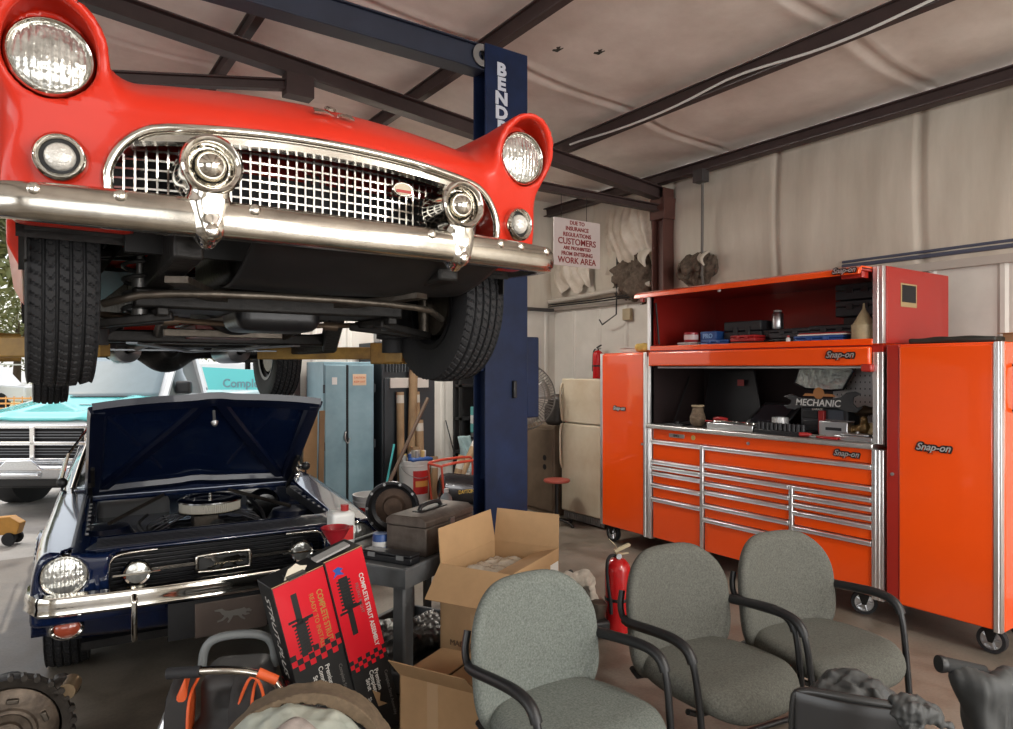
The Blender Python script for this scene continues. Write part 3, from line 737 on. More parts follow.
# front suspension each side
for s in (-1, 1):
    su = bpy.data.objects.new('front_suspension', None); COL.objects.link(su); su.parent = tb
    m = M(); bar(m, (s*.38,.66,.24),(s*.66,.75,.20),.05,.03); bar(m, (s*.38,.95,.24),(s*.66,.78,.20),.05,.03); bar(m,(s*.42,.95,.25),(s*.42,.6,.25),.04,.03)
    obj('lower_arm', m, grease, su, bevel=.006)
    m = M(); bar(m, (s*.45,.68,.46),(s*.63,.75,.44),.035,.025); bar(m, (s*.45,.86,.46),(s*.63,.77,.44),.035,.025); obj('upper_arm', m, grease, su, bevel=.006)
    m = M(); m.tube([(s*.47+.052*math.cos(t), .76+.052*math.sin(t), .24+.30*t/(2*PI*6)) for t in np.linspace(0, 2*PI*6, 120)], .0075, 6)
    obj('coil_spring', m, mat('spring_paint', (.03,.03,.03), .5), su, smooth=60)
    m = M(); m.cyl((s*.47,.76,.22),(s*.47,.76,.38),.026,n=14); m.cyl((s*.47,.76,.38),(s*.47,.76,.56),.012,n=10); obj('shock_absorber', m, mat('dull_silver', (.35,.34,.33), .4, .7), su, smooth=40)
    m = M(); m.cyl((s*.64,.75,.19),(s*.64,.75,.47),.024,n=12); m.cyl((s*.64,.75,.33),(s*.70,.75,.33),.035,n=12); obj('spindle', m, grease_l, su, smooth=40)
    m = M(); m.tube([(s*.46,.40,.44),(s*.40,.52,.50),(s*.30,.55,.52),(s*.22,.5,.50)], .014, 8, smooth=2); obj('brake_hose', m, mat('dusty_hose', (.11,.085,.06), .6), su, smooth=60)
m = M(); m.tube([(-.60,.52,.26),(-.45,.40,.30),(.45,.40,.30),(.60,.52,.26)], .013, 8, smooth=2); obj('sway_bar', m, grease_l, tb, smooth=60)
m = M(); m.tube([(-.62,1.0,.26),(0,1.10,.24),(.62,1.0,.26)], .012, 8); m.cyl((.30,1.06,.25),(.36,1.05,.245),.02,n=10); m.cyl((-.36,1.05,.245),(-.30,1.06,.25),.02,n=10); obj('steering_linkage', m, mat('tie_rod', (.14,.10,.07), .5, .6), tb, smooth=40)
m = M(); m.tube([(-.34,1.0,.45),(-.30,1.4,.25),(-.26,2.0,.20),(-.30,2.6,.17)], .024, 10, smooth=2); m.tube([(.34,1.0,.45),(.33,1.5,.25),(.30,2.0,.20),(.32,2.6,.17)], .024, 10, smooth=2); obj('exhaust_pipe', m, grease_l, tb, smooth=60)
for s in (-1, 1): obj('muffler', M().lathe([(.024,0),(.07,.02),(.075,.06),(.075,.46),(.07,.50),(.024,.52)], (s*.31, 2.58, .165), (0,1,0), 24), mat('muffler_steel', (.25,.25,.26), .35, .8, var=.4), tb, smooth=40)
m = M(); bar(m, (-.40,1.62,.175),(-.05,2.30,.155),.05,.008); bar(m, (.36,1.62,.175),(-.05,2.30,.150),.05,.008); bar(m,(-.58,2.42,.16),(.58,2.42,.165),.035,.008); obj('x_brace', m, mat('pale_steel_strap', (.24,.26,.28), .4, .6), tb)
# rear axle
nets('rear_axle', lambda x,y,z: smin(ell(x,y,z,(0,3.34,.17),(.16,.15,.14)), smin(cap(x,y,z,(-.62,3.34,.17),(.62,3.34,.17),.042), cap(x,y,z,(0,3.14,.18),(0,3.3,.17),.05,.08),.05), .08), (-.75,3.0,-.05), (.75,3.6,.4), .016, grease, tb)
for s in (-1, 1):
    m = M()
    for k in range(3): m.tube([(s*.53, 2.75+.1*k, .30-.02*k), (s*.53, 3.34, .22-.018*k), (s*.53, 3.95-.1*k, .32-.02*k)], .010, 4, smooth=2)
    obj('leaf_spring', m, grease, tb)
    obj('rear_shock', M().cyl((s*.34,3.30,.13),(s*.28,3.05,.46),.028,n=12), grease, tb)
    m = M(); m.cyl((s*.55,3.34,.05),(s*.55,3.34,.26),.02,n=8); m.box(s*.55-.05,s*.55+.05,3.28,3.40,.10,.12); obj('spring_plate', m, grease, tb)
wheel(tb, 'front_wheel', (-.705, .75, .34), .34, .19, .19, 'dark', .0, -1)
wheel(tb, 'front_wheel', (.73, .72, .34), .34, .19, .19, 'dark', .0, 1)
wheel(tb, 'rear_wheel', (-.67, 3.34, .17), .34, .19, .19, 'dark', 0, -1)
wheel(tb, 'rear_wheel', (.76, 3.34, .17), .34, .19, .19, 'dark', 0, 1)

# ================================================================ TWO POST LIFT
navy = mat('navy_lift_paint', (.007,.018,.062), .5, var=.5, spec=.3, vscale=5, bump=.05)
lift = thing('car_lift', 'navy blue two post car lift with overhead beam and yellow arms', 'lift', (VC, 3.56, 0))
ylw = mat('dirty_yellow_paint', (.42,.25,.055), .55, var=.55, vscale=6, vcol=(.16,.09,.03), bump=.1)
for s in (1, -1):
    m = M(); x = s*1.65
    a0, a1 = sorted((x-s*.14, x+s*.185)); m.box(a0, a1, -.01, 0, 0, 3.60); b0, b1 = sorted((x+s*.175, x+s*.185)); m.box(b0, b1, 0, .13, 0, 3.60); m.box(a0, a1, .12, .13, 0, 3.60)
    obj('post', m, navy, lift, bevel=.006)
    obj('base_plate', M().box(x-.25, x+.2, -.14, .36, 0, .02), navy, lift, bevel=.004)
    m = M(); m.box(x-.30, x-.10, .01, .11, 1.58, 1.74) if s > 0 else m.box(x+.10, x+.30, .01, .11, 1.58, 1.74)
    m.box(x-.1, x+.1, .01, .11, .9, 2.2)
    obj('carriage', m, navy, lift, bevel=.006)
    obj('motor_plate' if s < 0 else 'control_box', M().box(x+s*.14, x+s*.28, .05, .2, 1.10, 1.72) if s < 0 else M().box(x+.185, x+.285, .0, .12, 1.28, 1.80), navy, lift, bevel=.008)
obj('release_handle', M().box(1.71, 1.735, -.035, -.01, 1.41, 1.52), blackp, lift, bevel=.006)
m = M(); m.box(-1.50, 1.50, .02, .11, 3.44, 3.58); m.box(-1.52, 1.52, .0, .13, 3.43, 3.44); m.box(-1.52, 1.52, .0, .13, 3.58, 3.59); obj('overhead_beam', m, mat('navy_beam', (.018,.024,.045), .5, var=.3), lift, bevel=.006)
for s in (1, -1): obj('pulley', M().lathe([(.03,-.02),(.07,-.02),(.06,-.008),(.06,.008),(.07,.02),(.03,.02)], (s*1.50, .02, 3.52), (0,1,0), 24), steel, lift, smooth=40)
wl = mat('lift_lettering', (.50,.53,.60), .5)
for k, ch in enumerate('BENDPAK'): text('lettering', ch, .108, wl, lift, (1.63, -.0125, 3.455-k*.0895), bold=.005, sx=1.15)
# arms
def arm(p0, p1, p2, w0, w1, z, name='lift_arm'):
    a = bpy.data.objects.new(name, None); COL.objects.link(a); a.parent = lift
    m = M(); bar(m, (*p0, z), (*p1, z), w0, .13); obj('outer_tube', m, ylw, a, bevel=.008)
    m = M(); bar(m, (*(Vector(p0)*.4+Vector(p1)*.6), z+.002), (*p2, z+.002), w1, .075); obj('inner_tube', m, ylw, a, bevel=.006)
    obj('lift_pad', M().lathe([(0,-.02),(.05,-.02),(.05,.04),(.075,.045),(.075,.07),(0,.07)], (*p2, z+.03), (0,0,1), 20), rubber, a, smooth=40)
arm((1.45,.12), (1.0,.50), (.42,.92), .16, .13, 1.69); arm((1.45,.05), (1.05,-.25), (.60,-.62), .12, .09, 1.66)
arm((-1.45,.12), (-.85,.45), (-.46,.62), .14, .10, 1.695); arm((-1.45,.05), (-1.05,-.25), (-.60,-.62), .12, .09, 1.675)
# ================================================================ DARK BLUE COUPE WITH ITS HOOD UP
PHI = math.radians(5)
blue = mat('midnight_blue_paint', (.004,.011,.042), .2, coat=1, var=.1)
mu = thing('coupe_car', 'dark blue 1960s coupe parked on the floor with its hood open', 'car', (.80, 3.50, 0), -PHI)
def mtop(ax, y): return .752+.060*np.clip((y-.1)/1.3, 0, 1)+.03*np.clip((ax-.55)/.2, 0, 1)-.05*np.clip((ax-.74)/.14, 0, 1)**2
def f_mu(x, y, z):
    ax = np.abs(x)
    side = ax-(.825-.05*((z-.52)/.3)**2*np.sign(z-.52)*(z > .52)-.10*np.clip((.45-z)/.2, 0, 1)-.03*np.clip((.6-y)/.6, 0, 1)**2)
    yf = .10+.05*np.clip((.60-z)/.3, -.3, 1)+.05*np.clip((ax-.7)/.17, 0, 1)**2+.09*np.clip((.50-ax)/.05, 0, 1)*(z > .50)
    d = smax((z-mtop(ax, y)-.0), side, .05); d = smax(d, yf-y, .03)
    d = smax(d, .24+.20*np.clip((.52-y)/.1, 0, 1)-z, .02); d = smax(d, y-4.55, .06)
    # engine bay
    bay = rbox(x, y, z, (0, .98, .80), (.60-.0*y, .56, .52), .03); d = smax(d, -bay, .01)
    # grille mouth
    mo = rbox(x, y, z, (0, .1, .625), (.50, .22, .105), .04); d = smax(d, -mo, .012)
    # cabin
    cb = rbox(x, y, z, (0, 2.45, .95), (.68, 1.0, .45), .1); d = smax(d, -cb, .02)
    for yc in (.90, 3.62):
        a = np.maximum(np.hypot(y-yc, z-.33)-.37, .60-ax); d = smax(d, -a, .012)
        d = smin(d, np.maximum(np.maximum(np.abs(np.hypot(y-yc, z-.33)-.38)-.012, ax-.832), np.maximum(.70-ax, .28-z)), .015)
    # headlight bowls
    b = np.maximum(np.hypot(ax-.675, z-.665)-.094, y-.19); d = smax(d, -b, .012)
    return d
nets('body', f_mu, (-.93, -.02, .18), (.93, 4.6, .95), .0165, blue, mu)
for s in (-1, 1): sealed_beam(mu, 'headlight', (s*.675, .125, .665), .086, .010)
for s in (-1, 1): # fender louvre below the headlight: scoops
    obj('fender_extension', M().sweep([(s*.54, .115, .50), (s*.545, .10, .60), (s*.55, .105, .74)], [(-.012,-.01),(.012,-.01),(.012,.01),(-.012,.01)], up=(1,0,0)), blue, mu, bevel=.004)
gr = bpy.data.objects.new('grille', None); COL.objects.link(gr); gr.parent = mu
m = M()
for k in range(9): m.box(-.49, .49, .205, .225, .545+k*.021, .549+k*.021)
obj('grille_bars', m, mat('dull_grille_bar', (.05,.05,.055), .35, .8), gr)
m = M(); m.box(-.50, .50, .24, .26, .50, .74); obj('grille_back', m, black, gr)
m = M(); m.tube([(-.30,.135,.735),(-.46,.13,.735),(-.505,.13,.70),(-.505,.13,.56),(-.46,.13,.52),(.46,.13,.52),(.505,.13,.56),(.505,.13,.70),(.46,.13,.735),(.30,.135,.735)], .007, 8, smooth=2); obj('grille_frame', m, chrome_old, gr, smooth=60)
for a_ in ((-.40,-.125),(.125,.40)): obj('grille_crossbar', M().box(*a_,.17,.185,.625,.640), chrome_old, gr)
m = M(); m.tube([(-.125,.15,.60),(-.125,.15,.665),(-.115,.15,.675),(.115,.15,.675),(.125,.15,.665),(.125,.15,.60),(.115,.15,.59),(-.115,.15,.59)], .010, 8, closed=True, smooth=1); obj('emblem_frame', m, chrome_old, gr, smooth=60)
HORSE = [(-.092,.004),(-.080,.014),(-.066,.012),(-.058,.020),(-.045,.017),(-.020,.016),(.010,.014),(.030,.018),(.045,.028),(.080,.026),(.078,.021),(.055,.018),(.046,.006),(.034,-.002),(.046,-.014),(.066,-.018),(.066,-.024),(.040,-.020),(.022,-.008),(.012,-.018),(.022,-.030),(.014,-.032),(.002,-.018),(-.006,-.006),(-.028,-.008),(-.040,-.020),(-.058,-.030),(-.062,-.026),(-.046,-.014),(-.046,-.006),(-.062,-.012),(-.082,-.010),(-.080,-.005),(-.062,-.003),(-.070,.004),(-.086,-.001)]
o = obj('horse_emblem', M().prism([(-a*1.15, b*1.25) for a, b in HORSE], .145, .155), chrome, gr); o.location = (0, 0, .634)
obj('emblem_field', M().box(-.115,.115,.168,.172,.60,.665), mat('dark_field', (.06,.06,.06), .4, .5), gr)
for s in (-1, 1):
    f = bpy.data.objects.new('fog_lamp', None); COL.objects.link(f); f.parent = mu; f.location = (s*.385, .15, .630)
    obj('ring', M().lathe([(.058,.05),(.064,.0),(.056,-.010),(.048,-.004)], ax=(0,1,0), n=36), chrome, f, smooth=60)
    obj('reflector', M().lathe([(.052,-.002),(.035,.025),(0,.034)], ax=(0,1,0), n=32), MATS['reflector'], f, smooth=60)
    obj('lens', M().lathe([(.050,-.003),(.03,-.010),(0,-.012)], ax=(0,1,0), n=32), MATS['headlamp_glass'], f, smooth=60)
    obj('lamp_bar', M().box(-.10,.10,-.014,-.010,-.004,.004), chrome, f)
# bumper
bm_ = bpy.data.objects.new('front_bumper', None); COL.objects.link(bm_); bm_.parent = mu
def by(x): return .02+.07*(abs(x)/.86)**2.5
pts = [(-.785,.36,.552),(-.80,.28,.552),(-.795,.18,.552)]+[(x, by(x), .552) for x in np.linspace(-.75,.75,40)]+[(.795,.18,.552),(.80,.28,.552),(.785,.36,.552)]
m = M(); m.sweep(pts, [(-.012,-.045),(.022,-.044),(.036,-.030),(.030,-.004),(.034,.018),(.024,.042),(-.012,.048),(-.018,0)]); obj('bumper_bar', m, chrome, bm_, smooth=50)
for s in (-1, 1):
    obj('bumper_guard', M().prism([(-.02,.36),(-.035,.40),(-.03,.55),(.0,.58),(.05,.56),(.05,.40)], s*.40-.012, s*.40+.012, 'x'), chrome, bm_, bevel=.008)
obj('valance', M().grid(40, 8, lambda u, v: ((u-.5)*1.50, .13+.10*v+.07*abs(2*u-1)**3, -.005+.50-.165*v*(1-.12*abs(2*u-1)**4))), blue, mu, solid=.01, smooth=60)
for s in (-1, 1):
    f = bpy.data.objects.new('turn_signal', None); COL.objects.link(f); f.parent = mu; f.location = (s*.665, .150, .415)
    obj('ring', M().lathe([(.052,.05),(.056,-.004),(.048,-.012),(.040,-.004)], ax=(0,1,0), n=32), chrome, f, smooth=60).scale = (1.25,1,.85)
    obj('lens', M().lathe([(.042,.0),(.03,-.010),(0,-.014)], ax=(0,1,0), n=32), mat('amber_red_lens', (.32,.06,.03), .2, coat=.8), f, smooth=60).scale = (1.25,1,.85)
pl = bpy.data.objects.new('front_plate', None); COL.objects.link(pl); pl.parent = mu; pl.location = (.02, .035, .40)
obj('plate', M().box(-.165,.165,-.004,.004,-.09,.075), mat('bronze_plate', (.13,.10,.085), .45, .4, var=.2), pl, bevel=.003)
o = obj('plate_horse', M().prism([(-a, b) for a, b in HORSE], -.008, -.004), mat('plate_silver', (.4,.38,.35), .35, .8), pl); o.scale = (1,1,1.2)
obj('plate_bracket', M().box(-.28,.28,.006,.012,-.085,.09), blackp, pl)
# engine bay
eng = bpy.data.objects.new('engine', None); COL.objects.link(eng); eng.parent = mu
ebl = mat('engine_black', (.014,.014,.015), .45, .3, var=.4, vscale=15, bump=.2)
nets('engine_block', lambda x,y,z: smin(smin(rbox(x,y,z,(0,.85,.50),(.17,.32,.16),.03), rbox(x,y,z,(.21,.85,.60),(.09,.29,.05),.03), .03), rbox(x,y,z,(-.21,.85,.60),(.09,.29,.05),.03), .03)+.004*np.sin(y*60), (-.35,.45,.3), (.35,1.25,.72), .014, ebl, eng)
ac = bpy.data.objects.new('air_cleaner', None); COL.objects.link(ac); ac.parent = mu; ac.location = (.03, .97, .785)
obj('lid', M().lathe([(0,.045),(.01,.045),(.012,.036),(.06,.034),(.11,.030),(.12,.036),(.165,.034),(.180,.024),(.182,.016),(.17,.014)], n=56), mat('blackened_chrome', (.10,.10,.10), .22, 1), ac, smooth=40)
m = M(); n = 180; vs = []
for z in (-.036, .014):
    for i in range(n): a = 2*PI*i/n; r_ = .168+(.004 if i % 2 else 0); vs.append((r_*math.cos(a), r_*math.sin(a), z))
m.add(vs, [(i, (i+1)%n, n+(i+1)%n, n+i) for i in range(n)]); obj('filter_element', m, mat('filter_paper', (.36,.34,.29), .8), ac, smooth=0)
obj('base', M().lathe([(0,-.06),(.06,-.06),(.07,-.045),(.175,-.045),(.182,-.036),(.165,-.034)], n=56), chrome_old, ac, smooth=40)
m = M(); m.lathe([(0,0),(.013,0),(.013,.012),(.006,.018),(0,.018)], (0,0,.045), n=12); obj('wing_nut', m, chrome, ac)
obj('carburettor', M().box(-.07,.07,.88,1.05,.63,.73), grease_l, mu, bevel=.01)
m = M()
for s in (-1, 1): m.tube([(s*.15,.62,.64),(s*.20,.66,.69),(s*.22,1.10,.70)], .008, 6, smooth=1)
m.tube([(.0,.45,.70),(.05,.60,.74),(.02,.72,.70)], .022, 10, smooth=2); m.tube([(-.25,.5,.66),(-.38,.8,.72),(-.30,1.2,.70)], .010, 6, smooth=2); m.tube([(.3,1.3,.74),(.34,.95,.70),(.28,.6,.66)], .012, 6, smooth=2)
obj('hoses', m, rubber, mu, smooth=60)
m = M()
for k in range(4):
    for s in (-1, 1): m.tube([(s*.27,.62+.14*k,.60),(s*.33,.60+.14*k,.68),(s*.18,.78+.06*k,.735),(.02,1.12,.73)], .0045, 6, smooth=2)
obj('spark_plug_wires', m, mat('wire_grey', (.05,.05,.055), .5), mu, smooth=60)
obj('radiator_tank', M().box(-.30,.30,.36,.43,.42,.715).lathe([(0,0),(.03,0),(.03,.02),(0,.02)], (-.1,.395,.715), n=16), mat('radiator_black', (.02,.02,.02), .35, .4), mu, bevel=.012)
obj('fan_shroud', M().lathe([(.21,0),(.22,.05),(.20,.06)], (0,.44,.52), (0,1,0), 36), blackp, mu)
m = M(); m.box(-.60,.60,.16,.40,.752,.762); obj('radiator_support', m, mat('blue_inner_paint', (.003,.006,.02), .35, coat=.4), mu, bevel=.004)
m = M()
for k in range(8): m.box(-.55,.55,.17+k*.028,.178+k*.028,.762,.766)
obj('hood_seal_ribs', m, mat('worn_edge', (.03,.03,.035), .35, .7), mu)
obj('battery', M().box(.36,.55,.46,.66,.48,.68), blackp, mu, bevel=.008)
for s in (-1, 1):
    obj('shock_tower', M().lathe([(.19,.35),(.17,.62),(.12,.70),(.0,.71)], (s*.52,.98,0), n=30), MATS['blue_inner_paint'], mu, smooth=50)
    m = M(); m.cyl((s*.50,.95,.72),(s*.20,1.42,.78),.012,n=8); obj('strut_brace', m, grease_l, mu)
    # inner fender apron with bolts along the bay edge
    m = M(); m.box(s*.600-.002, s*.600+.030*s+.002, .42, 1.52, .70, .762)
    o = obj('fender_flange', m, mat('apron_grey', (.09,.09,.10), .35, .6, var=.6, vscale=25), mu, bevel=.003)
    for k in range(8): obj('fender_bolt', M().lathe([(.012,0),(.012,.008),(0,.009)], (s*.60, .50+k*.125, .762), n=8), steel, mu)
obj('brake_booster', M().lathe([(0,-.07),(.08,-.06),(.11,0),(.11,.03),(.0,.05)], (.42,1.40,.66), (0,1,0), 30), MATS['blackened_chrome'], mu, smooth=50)
obj('windshield_cowl', M().box(-.70,.70,1.50,1.66,.755,.835), blue, mu, bevel=.015)
# raised hood: hinge line at y 1.50, tilted up towards the front
hd = bpy.data.objects.new('hood', None); COL.objects.link(hd); hd.parent = mu; hd.location = (0, 1.50, .815); hd.rotation_euler = (-math.radians(31.5), 0, 0)
def hs(u, v, off=0):   # u across, v from hinge to nose
    hw = .635-.045*v; x = (2*u-1)*hw
    y = -1.19*v+.035*abs(2*u-1)**3*(v > .9)
    z = .028*(1-(2*u-1)**2)+.012*math.exp(-((2*u-1)/.13)**2)-.02*max(0, v-.93)/.07+off
    return (x, y, z)
obj('hood_skin', M().grid(40, 40, hs), blue, hd, smooth=60, solid=.004)
inner = mat('hood_underside_blue', (.0025,.006,.024), .42, coat=.3, var=.2)
m = M()
def rail(pts, w=.05, h=.03): m.sweep(pts, [(-w,0),(-w*.7,-h),(w*.7,-h),(w,0)], up=(0,0,1))
hl = [(hs(.035, v)[0], hs(.035, v)[1], hs(.035, v)[2]-.004) for v in np.linspace(.02,.98,20)]
hr = [(hs(.965, v)[0], hs(.965, v)[1], hs(.965, v)[2]-.004) for v in np.linspace(.02,.98,20)]
rail(hl, .045); rail(hr, .045); rail([(hs(u, .97)[0], hs(u, .97)[1], hs(u, .97)[2]-.004) for u in np.linspace(.02,.98,20)], .06); rail([(hs(u, .03)[0], hs(u, .03)[1], hs(u, .03)[2]-.004) for u in np.linspace(.02,.98,20)], .05)
rail([(hs(.08+.40*v, .06+.88*v)[0], hs(.08+.40*v, .06+.88*v)[1], hs(.08+.40*v, .06+.88*v)[2]-.004) for v in np.linspace(0,1,16)], .032, .022)
rail([(hs(.92-.40*v, .06+.88*v)[0], hs(.92-.40*v, .06+.88*v)[1], hs(.92-.40*v, .06+.88*v)[2]-.004) for v in np.linspace(0,1,16)], .032, .022)
obj('hood_frame', m, inner, hd, smooth=40)
m = M(); m.tube([(-.60,-.01,-.03),(.60,-.01,-.03)], .006, 8); obj('hood_rear_edge', m, mat('rubbed_edge', (.12,.13,.16), .3, .6), hd)
m = M(); m.cyl((0,-1.10,-.03),(0,-1.10,-.10),.008,n=8); m.lathe([(.02,0),(.012,.02),(0,.03)], (0,-1.10,-.10), (0,0,-1), 12); obj('hood_latch_pin', m, steel, hd)
for s in (-1, 1):
    m = M(); bar(m, (s*.60,1.50,.76),(s*.60,1.25,.90),.02,.03); bar(m, (s*.585,1.25,.90),(s*.585,1.10,1.02),.02,.03); obj('hood_hinge', m, grease, mu)
# greenhouse
obj('roof', M().grid(24, 24, lambda u, v: ((2*u-1)*(.56-.03*abs(2*v-1)), 2.15+1.15*v, 1.275-.05*(2*u-1)**4-.03*(2*v-1)**2)), blue, mu, solid=.02, smooth=60)
for s in (-1, 1):
    m = M(); m.tube([(s*.70,1.62,.83),(s*.64,1.85,1.05),(s*.56,2.18,1.245)], .018, 8, smooth=1); obj('windshield_pillar', m, chrome_old, mu, smooth=60)
    obj('rear_pillar', M().prism([(3.15,1.24),(3.35,1.22),(3.75,.86),(3.3,.84),(3.15,1.0)], s*.60-.02, s*.60+.02, 'x'), blue, mu, bevel=.01)
    m = M(); m.tube([(s*.78,1.92,.84),(s*.74,1.95,1.02),(s*.60,2.22,1.22),(s*.60,3.1,1.21)], .010, 6); m.tube([(s*.80,1.9,.835),(s*.82,3.3,.845)], .008, 6); obj('window_trim', m, chrome, mu)
    mr = bpy.data.objects.new('wing_mirror', None); COL.objects.link(mr); mr.parent = mu; mr.location = (s*.76, 1.62, .83)
    obj('mirror_stem', M().cyl((0,0,-.04),(0,0,.03),.007,n=8), blackp, mr); obj('mirror_head', M().lathe([(0,-.02),(.02,-.018),(.032,-.006),(.032,0),(0,.002)], (0,0,.045), (0,1,0), 20), blackp, mr, smooth=60)
carglass = mat('car_glass', (.55,.62,.62), .03, trans=.85, spec=.6)
obj('windshield', M().grid(16, 10, lambda u, v: ((2*u-1)*(.69-.13*v), 1.64+.53*v-.06*(1-(2*u-1)**2)*(1-v*.5), .84+.41*v)), carglass, mu, solid=.005, smooth=60)
obj('rear_window', M().grid(12, 8, lambda u, v: ((2*u-1)*(.56+.0*v), 3.28+.5*v, 1.23-.36*v)), carglass, mu, solid=.005, smooth=60)
m = M(); m.tube([(.33+.17*math.cos(a), 2.12+.06*math.sin(a), .88+.16*math.sin(a)) for a in np.linspace(0, 2*PI, 32)[:-1]], .011, 8, closed=True); obj('steering_wheel', m, blackp, mu, smooth=60)
for s in (-1, 1):
    obj('seat', M().box(s*.34-.24,s*.34+.24,2.3,2.8,.45,.62).box(s*.34-.24,s*.34+.24,2.75,2.9,.6,1.02), mat('pale_vinyl_seat', (.25,.25,.25), .5), mu, bevel=.04)
    obj('rear_lamp', M().box(s*.62-.09,s*.62+.09,4.53,4.57,.60,.72), MATS['tail_red'], mu, bevel=.01)
m = M(); m.sweep([(x, 4.62-.06*(abs(x)/.86)**3, .50) for x in np.linspace(-.86,.86,24)], [(-.012,-.045),(.026,-.04),(.034,0),(.026,.04),(-.012,.045)]); obj('rear_bumper', m, chrome, mu, smooth=50)
obj('underbody', M().box(-.62,.62,.45,4.3,.20,.24), grease, mu)
for s in (-1, 1):
    for yy in (.90, 3.62): wheel(mu, 'front_wheel' if yy < 2 else 'rear_wheel', (s*.69, yy, .322), .325, .205, .18, 'chrome', 0, s)

# ================================================================ TEAL AND WHITE TRUCK OUTSIDE
teal = mat('teal_wrap', (.12,.62,.62), .28, coat=.7)
tw = mat('truck_white', (.78,.79,.79), .3, coat=.7)
tx, ty = cw(-5.12, 7.5)
tk = thing('truck', 'teal and white pickup with chrome crosshair grille parked outside the open bay', 'truck', (tx, ty, 0), -YAW+.0)
tk.scale = (.84, 1, 1)
obj('lower_body', M().prism([(-.0,.55),(.05,.98),(.1,1.04),(1.05,1.20),(1.3,1.22),(4.6,1.22),(4.6,.45),(.45,.45),(.3,.5)], -.98, .98, 'x'), tw, tk, bevel=.06, seg=3)
m = M()
def hoodfn(u, v):
    x = (2*u-1)*.93; y = .06+1.20*v
    return (x, y, 1.045+.165*v+.03*(1-(2*u-1)**4)+.015*math.exp(-((abs(2*u-1)-.55)/.1)**2)-.05*max(0, .1-v)/.1)
obj('hood', M().grid(40, 20, hoodfn), mat('teal_hood', (.13,.66,.66), .25, coat=.8), tk, solid=.02, smooth=60)
m = M()
for k in range(12): m.box(-.40+.0*k, .55, 1.12+k*.012, 1.125+k*.012, 1.236, 1.244)
obj('cowl_vent', m, blackp, tk)
obj('hood_badge', M().box(.10,.42,.62,.72,1.168,1.172), mat('pale_scoop_mark', (.4,.55,.56), .4), tk)
# cab
def tri(u, v, x0, x1, y0, y1, z0, z1, bul=0): return ((1-v)*((2*u-1)*x0)+v*((2*u-1)*x1), y0+(y1-y0)*v-bul*(1-(2*u-1)**2), z0+(z1-z0)*v)
obj('windshield', M().grid(16, 10, lambda u, v: tri(u, v, .82, .64, 1.28, 1.86, 1.235, 1.735, .10)), mat('hazy_truck_glass', (.19,.25,.27), .25, coat=.3, var=.1), tk, solid=.01, smooth=60)
obj('windshield_frame', M().grid(18, 12, lambda u, v: tri(u, v, .90, .73, 1.27, 1.90, 1.20, 1.79, .08)), tw, tk, solid=.008, smooth=60).location = (0, .03, -.004)
text('windshield_lettering', 'CLASSIC', .085, white, tk, (0, 1.685, 1.70), (math.radians(41), 0, 0), bold=.002)
obj('cab_roof', M().prism([(1.86,1.76),(1.95,1.82),(2.2,1.83),(2.40,1.80),(2.46,1.74)], -.70, .70, 'x'), tw, tk, bevel=.04, seg=3)
obj('roof_marker_lights', M().box(-.35,-.27,1.93,1.97,1.82,1.85).box(.27,.35,1.93,1.97,1.82,1.85), mat('amber', (.5,.2,.03), .3), tk, bevel=.01)
for s in (-1, 1):
    q = M(); q.sweep([(s*.905,1.32,1.22),(s*.735,1.93,1.76)], [(-.03,-.03),(.03,-.03),(.03,.03),(-.03,.03)]); q.sweep([(s*.735,1.90,1.76),(s*.735,2.42,1.76)], [(-.03,-.03),(.03,-.03),(.03,.03),(-.03,.03)]); q.sweep([(s*.905,2.42,1.2),(s*.735,2.42,1.76)], [(-.05,-.05),(.05,-.05),(.05,.05),(-.05,.05)])
    obj('door_frame', q, tw, tk)
    q = M(); q.add([(s*.90,1.40,1.24),(s*.90,2.38,1.24),(s*.735,2.38,1.72),(s*.735,1.95,1.72)], [(0,1,2,3)]); obj('side_glass', q, mat('tinted_side_glass', (.10,.13,.13), .05, coat=1), tk, solid=.008)
    mr = bpy.data.objects.new('wing_mirror', None); COL.objects.link(mr); mr.parent = tk; mr.location = (s*1.02, 1.62, 1.33)
    obj('mirror_head', M().box(-.12,.12,-.05,.05,-.07,.10), blackp, mr, bevel=.035, seg=3); obj('mirror_arm', M().cyl((-s*.12,0,-.05),(0,0,0),.02,n=8), blackp, mr)
# front end
gf = bpy.data.objects.new('grille', None); COL.objects.link(gf); gf.parent = tk
obj('grille_back', M().box(-.66,.66,-.012,.02,.60,.96), black, gf)
m = M(); m.box(-.70,.70,-.05,.0,.945,.985); m.box(-.70,.70,-.05,.0,.585,.625); m.box(-.70,-.66,-.05,.0,.60,.97); m.box(.66,.70,-.05,.0,.60,.97); m.box(-.70,.70,-.06,.0,.765,.805); m.box(-.035,.035,-.06,0,.60,.97)
obj('grille_crosshair', m, mat('bright_chrome', (.85,.85,.85), .18, 1), gf, bevel=.01)
m = M()
for zz in (.66,.69,.72,.84,.87,.90): m.box(-.62,.62,-.03,-.015,zz,zz+.010)
obj('grille_slats', m, mat('grey_slat', (.22,.23,.25), .4, .5), gf)
for s in (-1, 1):
    obj('headlamp', M().box(s*.83-.11,s*.83+.11,-.03,.02,.74,.95), mat('lamp_glass_pale', (.7,.72,.74), .1, .3, coat=.8), tk, bevel=.02)
    obj('turn_lamp', M().box(s*.83-.11,s*.83+.11,-.03,.02,.64,.73), MATS['amber'], tk, bevel=.01)
